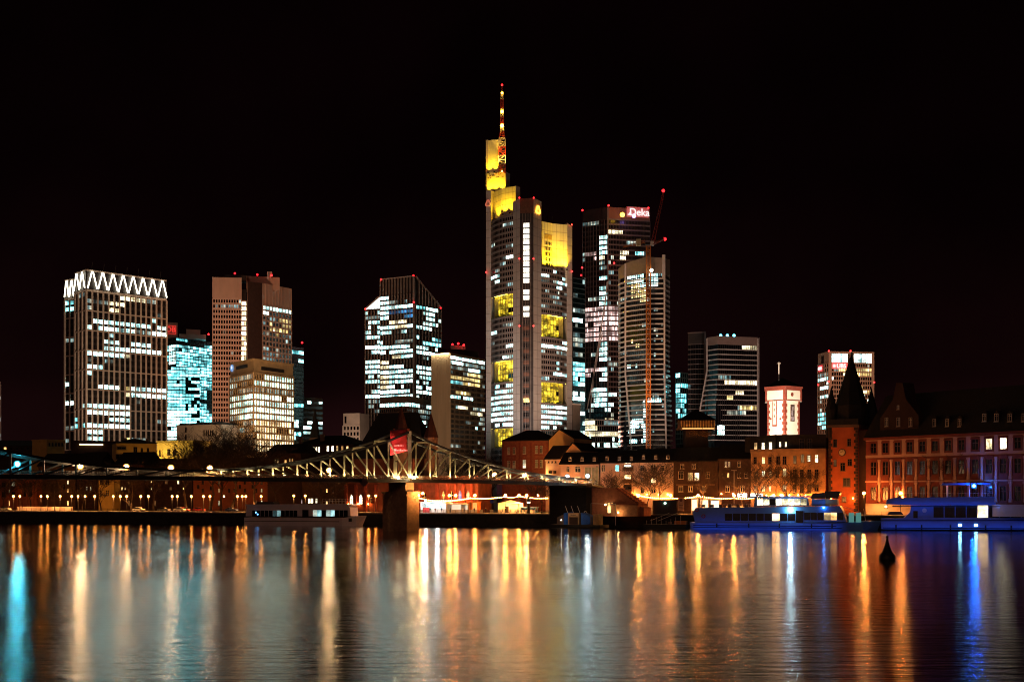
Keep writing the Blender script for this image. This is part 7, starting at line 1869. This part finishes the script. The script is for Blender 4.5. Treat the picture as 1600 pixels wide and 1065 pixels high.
for i in range(n):
    a0, a1 = math.pi * i / n, math.pi * (i + 1) / n; mb.bar(f(p_ + math.cos(a0) * .55 + .7, 2, z_ + math.sin(a0) * .7), f(p_ + math.cos(a1) * .55 + .7, 2, z_ + math.sin(a1) * .7), .14)
mb.build('hoop', METALW, th)
p_, z_ = uz(876, 812); mb = MB(); mb.ball(f(p_, .3, z_), .13); mb.build('small_lamp', emit('small_white', (1, 1, .95), 12), th)
u2, _ = uz(924, 803); u3, z3 = uz(932, 803)
mb = MB(); mb.fbox(f, u2, u3, .8, 3.5, 1.0, z3); mb.build('ticket_booth', TANP, th)
p_, z_ = uz(922, 786); mb = MB(); mb.bar(f(p_, .5, 1), f(p_, .5, z_), .14); mb.bar(f(p_, .5, z_), f(p_ + 8.5, .5, z_ - .2), .12); mb.bar(f(p_ + 8.5, .5, z_ - .2), f(p_ + 8.5, .5, 1), .12); mb.build('gantry', METALW, th)
spot('office_light', f(f.L * .5, -7, 6.5), f(f.L * .5, .5, 3), 260, (1, .75, .5), 100, .8, th)
# mooring pontoon and gangway
a = P2(1005, 413); b_ = P2(1072, 407); f = frame(a, b_)
th = thing('mooring_pontoon', 'dark mooring pontoon with gangway rails between stair and blue ship', 'pontoon', (a.x, a.y, 0))
mb = MB(); mb.fbox(f, 0, f.L, 0, 4, .05, 1.3); mb.build('deck', STEELD, th)
for k in range(8):
    u = 1 + k * 1.5; mb = MB(); mb.bar(f(u, .3, 1.3), f(u, .3, 2.4 + (k % 4) * .5), .07); mb.build('post', METALW, th)
mb = MB(); mb.bar(f(2, .3, 2.3), f(8, .3, 4.6), .09); mb.bar(f(4.5, .3, 2.3), f(10.5, .3, 4.6), .09); mb.build('gangway_rail', METALW, th)
mb = MB(); mb.fbox(f, f.L * .55, f.L * .62, 1, 2, 1.3, 2.0); mb.build('bollard', BROWN, th)
mb = MB(); mb.fbox(f, f.L - 4, f.L - .5, 1, 2.5, 1.3, 2.3); mb.build('orange_crate', mat('crate_orange', (.6, .2, .05)), th)

# ------------------------------------------------------------------ ships
def on(f, q): return [on_face(f, x, y)[:2] for x, y in q]
def hull(f, u0, u1, v0, v1, z0, z1, bow, stern, name, m, th, rake=1.5):
    """hull with pointed bow towards +u and rounded stern"""
    def plan(e): return [(u0 + stern * .3, v0), (u1 - bow, v0), (u1 - bow * .4, v0 + (v1 - v0) * .18), (u1 + e, (v0 + v1) / 2), (u1 - bow * .4, v1 - (v1 - v0) * .18), (u1 - bow, v1), (u0 + stern * .3, v1), (u0 - e * .3, v1 - stern), (u0 - e * .3, v0 + stern)]
    a, b_ = plan(-rake), plan(0); n = len(a)
    mb = MB(); mb.add([f(u, v, z0) for u, v in a] + [f(u, v, z1 + (.7 if 2 <= i <= 4 else 0)) for i, (u, v) in enumerate(b_)],
                      [tuple(range(n))[::-1], tuple(range(n, 2 * n))] + [(i, (i + 1) % n, (i + 1) % n + n, i + n) for i in range(n)])
    return mb.build(name, m, th)
def panes(th, f, x0, x1, y0, y1, n, key=None, v=-.03, prob=0.0, seed=1, slant=0):
    rg = random.Random(seed)
    for k in range(n):
        a = x0 + (x1 - x0) * (k + .04) / n; c = x0 + (x1 - x0) * (k + .96) / n
        u0, z0 = on_face(f, a, y1)[:2]; u1, z1 = on_face(f, c, y0)[:2]
        mb = MB(); mb.quad(f(u0, v, z0), f(u1, v, z0), f(u1, v, z1), f(u0, v, z1))
        lit_ = key if rg.random() < prob else None
        mb.build('window', LIT[lit_] if lit_ else GLASS, th)
SHIPW = mat('ship_white', (.55, .44, .46), rough=.4, var=.08, scale=.4, spec=.5)
SHIPB = mat('ship_blue_lit', (.09, .22, .52), rough=.35, var=.08, scale=.4, spec=.5)  # white hull paint tinted blue to carry part of the blue lighting
# white ship on the left
A, B2 = P2(378, 459), P2(566, 445); f = frame(A, B2)
th = thing('passenger_ship', 'white single deck passenger ship moored left of the bridge pier', 'ship', (A.x, A.y, 0))
hull(f, .5, f.L, 0, 6.5, -.4, 2.5, 7, 1.2, 'hull', SHIPW, th, 1.6)
mb = MB(); mb.fbox(f, 1, f.L - 8, -.09, -.02, 1.25, 1.5); mb.build('rub_rail', BROWN, th)
mb = MB(); mb.side(f, on(f, [(383, 806), (547, 806), (546, 793), (541, 788), (385, 788)]), .35, 6.1); mb.build('deck_house', SHIPW, th)
panes(th, f, 393, 464, 797, 806, 11, 'dim', .31, .12, 3); panes(th, f, 488, 543, 796.5, 806, 8, 'dim', .31, .3, 4)
u, z = on_face(f, 476.5, 802)[:2]; mb = MB(); mb.fbox(f, u - 1.1, u + 1.1, .29, .34, 2.6, z + 1.2); mb.build('door', GLASS, th)
mb = MB(); q = on(f, [(383, 790), (549, 789.5), (549, 787), (383, 787.5)]); mb.side(f, q, .1, 6.3); mb.build('roof_edge', SHIPW, th)
for (x, y, c) in ((399, 800, 'blue'), (402, 803, 'blue')):
    u, z = on_face(f, x, y)[:2]; mb = MB(); mb.ball(f(u, .3, z), .22); mb.build('interior_lamp', emit('interior_blue', (.1, .4, 1), 6), th)
u0, z0 = on_face(f, 503, 787)[:2]; u1, z1 = on_face(f, 538, 779)[:2]
mb = MB()
for k in range(8):
    u = u0 + (u1 - u0) * k / 7; mb.bar(f(u, .5, z0), f(u, .5, z1), .07); mb.bar(f(u, 5.5, z0), f(u, 5.5, z1), .07)
for zz in (z0 + .9, z1): mb.bar(f(u0, .5, zz), f(u1, .5, zz), .07); mb.bar(f(u0, 5.5, zz), f(u1, 5.5, zz), .07)
mb.build('upper_railing', METALW, th)
u0, z0 = on_face(f, 400, 788)[:2]; mb = MB(); mb.side(f, on(f, [(396, 788), (426, 788), (424, 783.5), (399, 783.5)]), 1.2, 5); mb.build('awning', DARKW, th)
mb = MB(); u, z = on_face(f, 547, 812)[:2]; mb.fbox(f, u - .5, u + .5, -.1, .3, z - .5, z + .6); mb.build('anchor', STEELD, th)
# double deck ship in blue light
A, B2 = P2(1075, 408), P2(1376, 392); f = frame(A, B2)
th = thing('passenger_ship', 'double deck white ship bathed in blue light with dark wheelhouse', 'ship', (A.x, A.y, 0))
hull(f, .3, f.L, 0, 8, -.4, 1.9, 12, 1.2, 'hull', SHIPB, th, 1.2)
mb = MB(); mb.fbox(f, 1.5, f.L - 12, -.12, -.02, .9, 1.2); mb.build('rub_rail', mat('navy_paint', (.012, .03, .12)), th)
mb = MB(); mb.side(f, on(f, [(1086, 817), (1322, 815), (1317, 799), (1312, 790), (1087, 793), (1082, 800)]), .3, 7.7); mb.build('main_deck', SHIPB, th)
panes(th, f, 1132, 1243, 802, 813, 9, 'amber', .26, .4, 5); panes(th, f, 1256, 1318, 800.5, 812, 6, 'amber', .26, .45, 6)
u, z = on_face(f, 1249, 806)[:2]; mb = MB(); mb.fbox(f, u - 1.0, u + 1.0, .22, .28, 1.95, z + 1.5); mb.build('door', GLASS, th)
mb = MB(); mb.side(f, on(f, [(1176, 791), (1264, 790), (1261, 777), (1180, 777.5)]), 1.3, 6.7); mb.build('upper_cabin', SHIPB, th)
panes(th, f, 1182, 1260, 779, 788.5, 8, 'warm', 1.26, .55, 7)
mb = MB(); mb.side(f, on(f, [(1168, 777.5), (1266, 776.5), (1266, 774.5), (1172, 775)]), .8, 7.2); mb.build('cabin_roof', SHIPB, th)
mb = MB(); mb.side(f, on(f, [(1267, 790), (1289, 790), (1289, 779), (1268, 779)]), 1.2, 6.8); mb.build('companionway', SHIPB, th)
mb = MB(); mb.side(f, on(f, [(1289.5, 790), (1309, 789), (1307, 779), (1289.5, 779)]), 1.2, 6.8); mb.build('bridge_base', STONE, th)
mb = MB(); mb.side(f, on(f, [(1290, 778.5), (1309, 778.5), (1313, 767), (1288, 767)]), 1.0, 7); mb.build('wheelhouse', GLASS, th)
mb = MB(); mb.side(f, on(f, [(1266, 778.5), (1289, 778.5), (1287, 769), (1268, 771)]), 1.5, 6.5); mb.build('funnel_house', DARKW, th)
mb = MB(); q = on(f, [(1314, 789.5), (1345, 800), (1345, 802)]); mb.bar(f(q[0][0], .6, q[0][1]), f(q[1][0], .6, q[1][1]), .1); mb.build('bow_rail', METALW, th)
for x in (1330, 1341):
    u, z = on_face(f, x, 806)[:2]; mb = MB(); mb.fbox(f, u - .7, u + .7, .5, 1.2, 2.2, z + 1.0); mb.build('bow_locker', emit('locker_teal', (.1, .5, .45), .25, sample=False), th)
for x, y in ((1088.5, 796), (1099, 806)):
    u, z = on_face(f, x, y)[:2]; mb = MB(); mb.tube(f(u, -.0, z), f(u, .28, z), .6, n=18); lr_ = mb.build('life_ring', mat('ring_red', (.35, .05, .08)), th)
    mb = MB(); mb.tube(f(u, -.04, z), f(u, -.005, z), .34, n=14); mb.build('ring_hole', SHIPB, lr_)
u, z = on_face(f, 1235, 796)[:2]; mb = MB(); mb.ball(f(u, -.35, z), .42, n=10, m=7); mb.build('deck_lamp', emit('deck_lamp', (.55, .95, 1), 120), th)
u, z = on_face(f, 1287, 792.5)[:2]; mb = MB(); mb.ball(f(u, -.2, z), .2); mb.build('blue_lamp', emit('blue_lamp', (.05, .35, 1), 60), th)
LEDB = emit('blue_led', (.01, .15, 1.0), 5)
def led(x0, x1, y, out, th, f, h_=.12):
    u0, z = on_face(f, x0, y)[:2]; u1 = on_face(f, x1, y)[0]
    mb = MB(); mb.fbox(f, u0, u1, -out - .1, -out, z - h_ / 2, z + h_ / 2); mb.build('led_strip', LEDB, th)
    mb = MB(); mb.fbox(f, u0 - .1, u1 + .1, -out - .2, -out - .11, z - h_, z + h_); mb.build('added_led_visor', MATS['navy_paint'], th)  # visor added to hide the glowing strip from the camera
    mb = MB()
    for k in range(6):
        uu = u0 + (u1 - u0) * (k + .5) / 6; mb.bar(f(uu, -out + .005, z), f(uu, .35, z), .06)
    mb.build('led_bracket', STEELD, th)
led(1085, 1315, 823, 1.3, th, f)
mb = MB(); u0, z0 = on_face(f, 1090, 792)[:2]; u1 = on_face(f, 1172, 791)[0]
for k in range(15):
    u = u0 + (u1 - u0) * k / 14; mb.bar(f(u, .5, z0 - .1), f(u, .5, z0 + 1.0), .05)
for zz in (.5, 1.0): mb.bar(f(u0, .5, z0 + zz), f(u1, .5, z0 + zz), .05)
mb.build('deck_railing', METALW, th)
for k in range(6):
    u = u0 + (u1 - u0) * (k + .5) / 6; mb = MB(); mb.fbox(f, u - .45, u + .45, 2, 3.2, z0 - .05, z0 + .75); mb.build('deck_bench', BROWN, th)
for px in (1120, 1170, 1218, 1268, 1300):
    u = on_face(f, px, 818)[0]; mb = MB(); mb.tube(f(u, -.22, .5), f(u, -.22, 1.7), .2, n=8); mb.build('fender', STEELD, th)
mb = MB(); u = on_face(f, 1352, 810)[0]; mb.bar(f(u, 3, 2), f(u - .6, 3, 6), .1); mb.build('flag_staff', METALW, th)
# low ship in blue light at the right edge
A, B2 = P2(1375, 392), P2(1730, 377); f = frame(A, B2)
th = thing('party_ship', 'blue glowing flat ship with open canopy at the right edge', 'ship', (A.x, A.y, 0))
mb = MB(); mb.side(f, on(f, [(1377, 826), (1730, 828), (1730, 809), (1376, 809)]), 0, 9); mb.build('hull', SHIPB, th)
mb = MB(); q = on(f, [(1375, 813.5), (1730, 813), (1730, 811.5), (1375, 812)]); mb.side(f, q, -.12, -.01); mb.build('rub_rail', MATS['navy_paint'], th)
mb = MB(); mb.side(f, on(f, [(1376, 808.9), (1412, 808.9), (1422, 800), (1424, 789), (1730, 788), (1730, 808.9)]), .4, 8.6); mb.build('deck_house', SHIPB, th)
mb = MB(); mb.side(f, on(f, [(1384, 787), (1386, 780), (1394, 777.5), (1730, 773), (1730, 787.5), (1424, 788.5)]), -.3, 9.2); mb.build('upper_deck', SHIPB, th)
panes(th, f, 1458, 1700, 789.5, 808, 14, 'amber', .36, .06, 9)
u, z = on_face(f, 1430.5, 804)[:2]; mb = MB(); mb.fbox(f, u - .6, u + .6, .33, .38, z - 1, z + 1.1); mb.build('door', GLASS, th)
u, z = on_face(f, 1444.5, 797)[:2]; mb = MB(); mb.tube(f(u, .25, z), f(u, .38, z), .62, n=16); mb.build('round_emblem', METALW, th)
mb = MB(); mb.side(f, on(f, [(1470, 757.5), (1730, 755), (1730, 752), (1474, 754.5)]), 1, 8); mb.build('canopy', SHIPB, th)
for x in (1481, 1515.5, 1584, 1650, 1715):
    for v in (1.3, 7.7):
        u, z = on_face(f, x, 775)[:2]; mb = MB(); mb.bar(f(u, v, z - 1), f(u, v, z + 3.3), .16); mb.build('canopy_post', METALW, th)
mb = MB(); u0, z0 = on_face(f, 1400, 776)[:2]; u1 = on_face(f, 1725, 776)[0]
for k in range(30):
    u = u0 + (u1 - u0) * k / 29; mb.bar(f(u, .2, z0), f(u, .2, z0 + 1.0), .05)
mb.bar(f(u0, .2, z0 + 1), f(u1, .2, z0 + 1), .06); mb.build('deck_railing', METALW, th)
for x, y in ((1500, 820), (1525, 820)):
    u, z = on_face(f, x, y)[:2]; mb = MB(); mb.fbox(f, u - .38, u + .38, -.06, -.01, z - .3, z + .3); mb.build('hull_light', emit('hull_light', (.3, .8, 1), 14), th)
for x in (1489, 1494):
    u, z = on_face(f, x, 811)[:2]
u, z = on_face(f, 1522, 758.5)[:2]; mb = MB(); mb.ball(f(u, .2, z), .36, n=10, m=7); mb.build('canopy_lamp', emit('canopy_lamp_blue', (.01, .16, 1), 330), th)
mb = MB(); mb.fbox(f, u - .7, u + .7, .65, .72, z - .7, z + .55); mb.build('added_light_shield', STEELD, th)  # plate added to keep the blue lamp's light off the museum
u, z = on_face(f, 1600, 758.5)[:2]; mb = MB(); mb.ball(f(u, 1.5, z), .2); mb.build('canopy_lamp', emit('canopy_lamp_small', (.03, .25, 1), 60), th)
led(1380, 1720, 824, 1.5, th, f, .14); led(1395, 1720, 790.5, 1.3, th, f, .12)
mb = MB(); q = on(f, [(1386, 804), (1412, 804), (1408, 799), (1390, 799)]); mb.side(f, q, 1, 6); mb.build('fore_awning', DARKW, th)
for px in (1400, 1440, 1485, 1540, 1580):
    u = on_face(f, px, 818)[0]; mb = MB(); mb.tube(f(u, -.25, .4), f(u, -.25, 1.6), .22, n=8); mb.build('fender', STEELD, th)
for k in range(7):
    u, z = on_face(f, 1405 + k * 26, 776)[:2]; mb = MB(); mb.fbox(f, u - .5, u + .5, 2.5, 3.6, z - .6, z + .25); mb.build('deck_table', BROWN, th)
# navigation buoy
p = Vector((X(1386, 216), 216, 0))
th = thing('river_buoy', 'black pointed river buoy floating before the blue ships', 'buoy', tuple(p))
mb = MB(); mb.lathe(p, [(.9, -.5), (1.3, .1), (1.25, .7), (.75, 1.2), (.45, 2.0), (.2, 2.9), (.12, 3.3)], n=14); mb.build('float', mat('buoy_black', (.012, .012, .014), rough=.5), th, smooth=True)
mb = MB(); mb.lathe(p + Vector((0, 0, 3.3)), [(.2, 0), (.22, .25), (.1, .4)], n=10); mb.build('top_mark', MATS['buoy_black'], th)

# ------------------------------------------------------------------ bare winter trees
def tree_mesh(seed, h, spread, dens=1.0):
    rg = random.Random(seed); tr = MB(); tw = MB()
    def grow(p, d, L, r, lev):
        n = 3 if lev < 3 else 2; q = p
        pts_ = [p]
        for i in range(n):
            d = (d + Vector((rg.gauss(0, .13), rg.gauss(0, .13), rg.gauss(0.04, .10)))).normalized()
            q2 = q + d * L / n; r2 = r * (1 - .22)
            (tr if lev < 2 else tw).tube(q, q2, r, r2, n=6 if lev < 2 else 3, cap=False)
            q = q2; r = r2; pts_.append(q)
            if lev < 5:
                kids = {0: 0, 1: 2, 2: 2, 3: 2, 4: 1}[lev]
                if rg.random() < .3: kids += 1
                for c in range(int(kids * dens + rg.random() * .5)):
                    a = rg.uniform(0, 2 * math.pi); s = Vector((math.cos(a), math.sin(a), rg.uniform(-.1, .5)))
                    nd = (d * .75 + s * spread).normalized()
                    grow(q, nd, L * rg.uniform(.5, .72), max(.03, r * .58), lev + 1)
        if lev == 0:
            for c in range(5):
                a = 2 * math.pi * c / 5 + rg.uniform(-.4, .4); s = Vector((math.cos(a), math.sin(a), .2))
                grow(q, (Vector((0, 0, .9)) + s * spread * 1.1).normalized(), h * rg.uniform(.32, .42), r * .7, 1)
    grow(Vector((0, 0, 0)), Vector((0, 0, 1)), h * .33, h * .022, 0)
    return tr, tw
BARK = mat('bark', (.055, .035, .025), rough=.9, var=.4, scale=3, bump=.4)
TWIG = mat('twig', (.05, .032, .022), rough=.9, var=.3, scale=1)
TM_ = []
for i, (h, s, dn) in enumerate(((11, .75, .9), (12, .9, .85), (15, .75, .85), (20, .85, 1.05), (13, .65, .9))):
    tr, tw = tree_mesh(50 + i, h, s, dn); TM_.append((tr.mesh('trunk', BARK), tw.mesh('crown', TWIG), h))
def tree(kind, p, height, rz, label, group):
    a, b_, h = TM_[kind]; th = thing('bare_tree', label, 'tree', tuple(p), group)
    for nm, me in (('trunk', a), ('crown', b_)):
        o = bpy.data.objects.new(nm, me); col.objects.link(o); o.parent = th
    s = height / h; th.scale = (s, s, s); th.rotation_euler = (0, 0, rz)
TR_ = [(0, 86, 15, 12, .3, 'pale lit small bare tree on the left quay, nearest the left edge'), (4, 128, 16, 10, 1.2, 'small bare tree before the house with two pale windows'), (1, 158, 23, 17, 2, 'bare tree before the narrow lemon house front'), (4, 5, 24, 12, 3, 'bare tree cut by the left edge before the orange loggias'), (0, 48, 25, 14, 2.2, 'bare tree before the second orange loggia house'), (1, 205, 22, 18, 4, 'bare tree between second and third bridge lamps'), (2, 240, 24, 19, 5, 'bare tree below the grey zinc roofs'),
       (3, 292, 22, 25, .5, 'leftmost of the tall dark trees over the bridge'), (3, 328, 20, 29, 1.7, 'tall dark tree before the stone office cube, left of two'), (3, 361, 22, 30, 2.9, 'tallest dark bare tree before the stone office cube'), (3, 398, 20, 27, 4.2, 'tall dark tree at the right end of the tree mass'), (2, 345, 26, 23, 5.2, 'tall dark tree half hidden among the tree mass'),
       (2, 432, 18, 19, .9, 'bare tree behind the stern of the white ship'), (1, 527, 15, 15, 2.4, 'spreading bare tree above the bow of the white ship'), (2, 498, 19, 17, 3.6, 'bare tree behind the middle of the white ship'),
       (4, 846, 7, 10, 0, 'small dark tree on the terrace beside the abutment'),
       (0, 960, 20, 13, .4, 'small bare tree before the cyan lit window'), (4, 1010, 17, 16, 1.0, 'pale twiggy tree before the pale row house'), (2, 1032, 15, 17, 2.0, 'pale twiggy tree left of the wide bright window'), (2, 1096, 15, 18, 4.0, 'bare tree right of the wide bright window'), 
       (2, 1160, 15, 17, .7, 'bare tree right of the tall pale lamp mast'), (1, 1190, 16, 17, 1.9, 'bare tree before the warm lit casements'), (2, 1228, 15, 16, 3.1, 'leaning bare tree before the shuttered house'), (4, 1258, 16, 14, 4.4, 'bare tree left of the red gate tower'),
       (3, 1501, 9, 21, 2.6, 'dark tree before the middle of the museum'), (3, 1592, 9, 22, 1.1, 'dark tree at the right edge before the museum')]
for kd, px, v, h, rz, l in TR_: tree(kd, quay(px, v, GZ + .02), h, rz, l, None)
tree(2, Vector((X(770, 520), 520, GZ)), 22, 2.2, 'dark bare tree below the banded slab', None)
tree(3, Vector((X(725, 540), 540, GZ)), 23, 1.2, 'dark bare tree below the blank gable slab', None)
tree(2, Vector((X(1004, 560), 560, GZ)), 29, .2, 'dark bare tree top before the foot of the balcony tower', None)
tree(2, Vector((X(984, 580), 580, GZ)), 27, 3.2, 'dark bare tree top at the lean of the balcony tower', None)
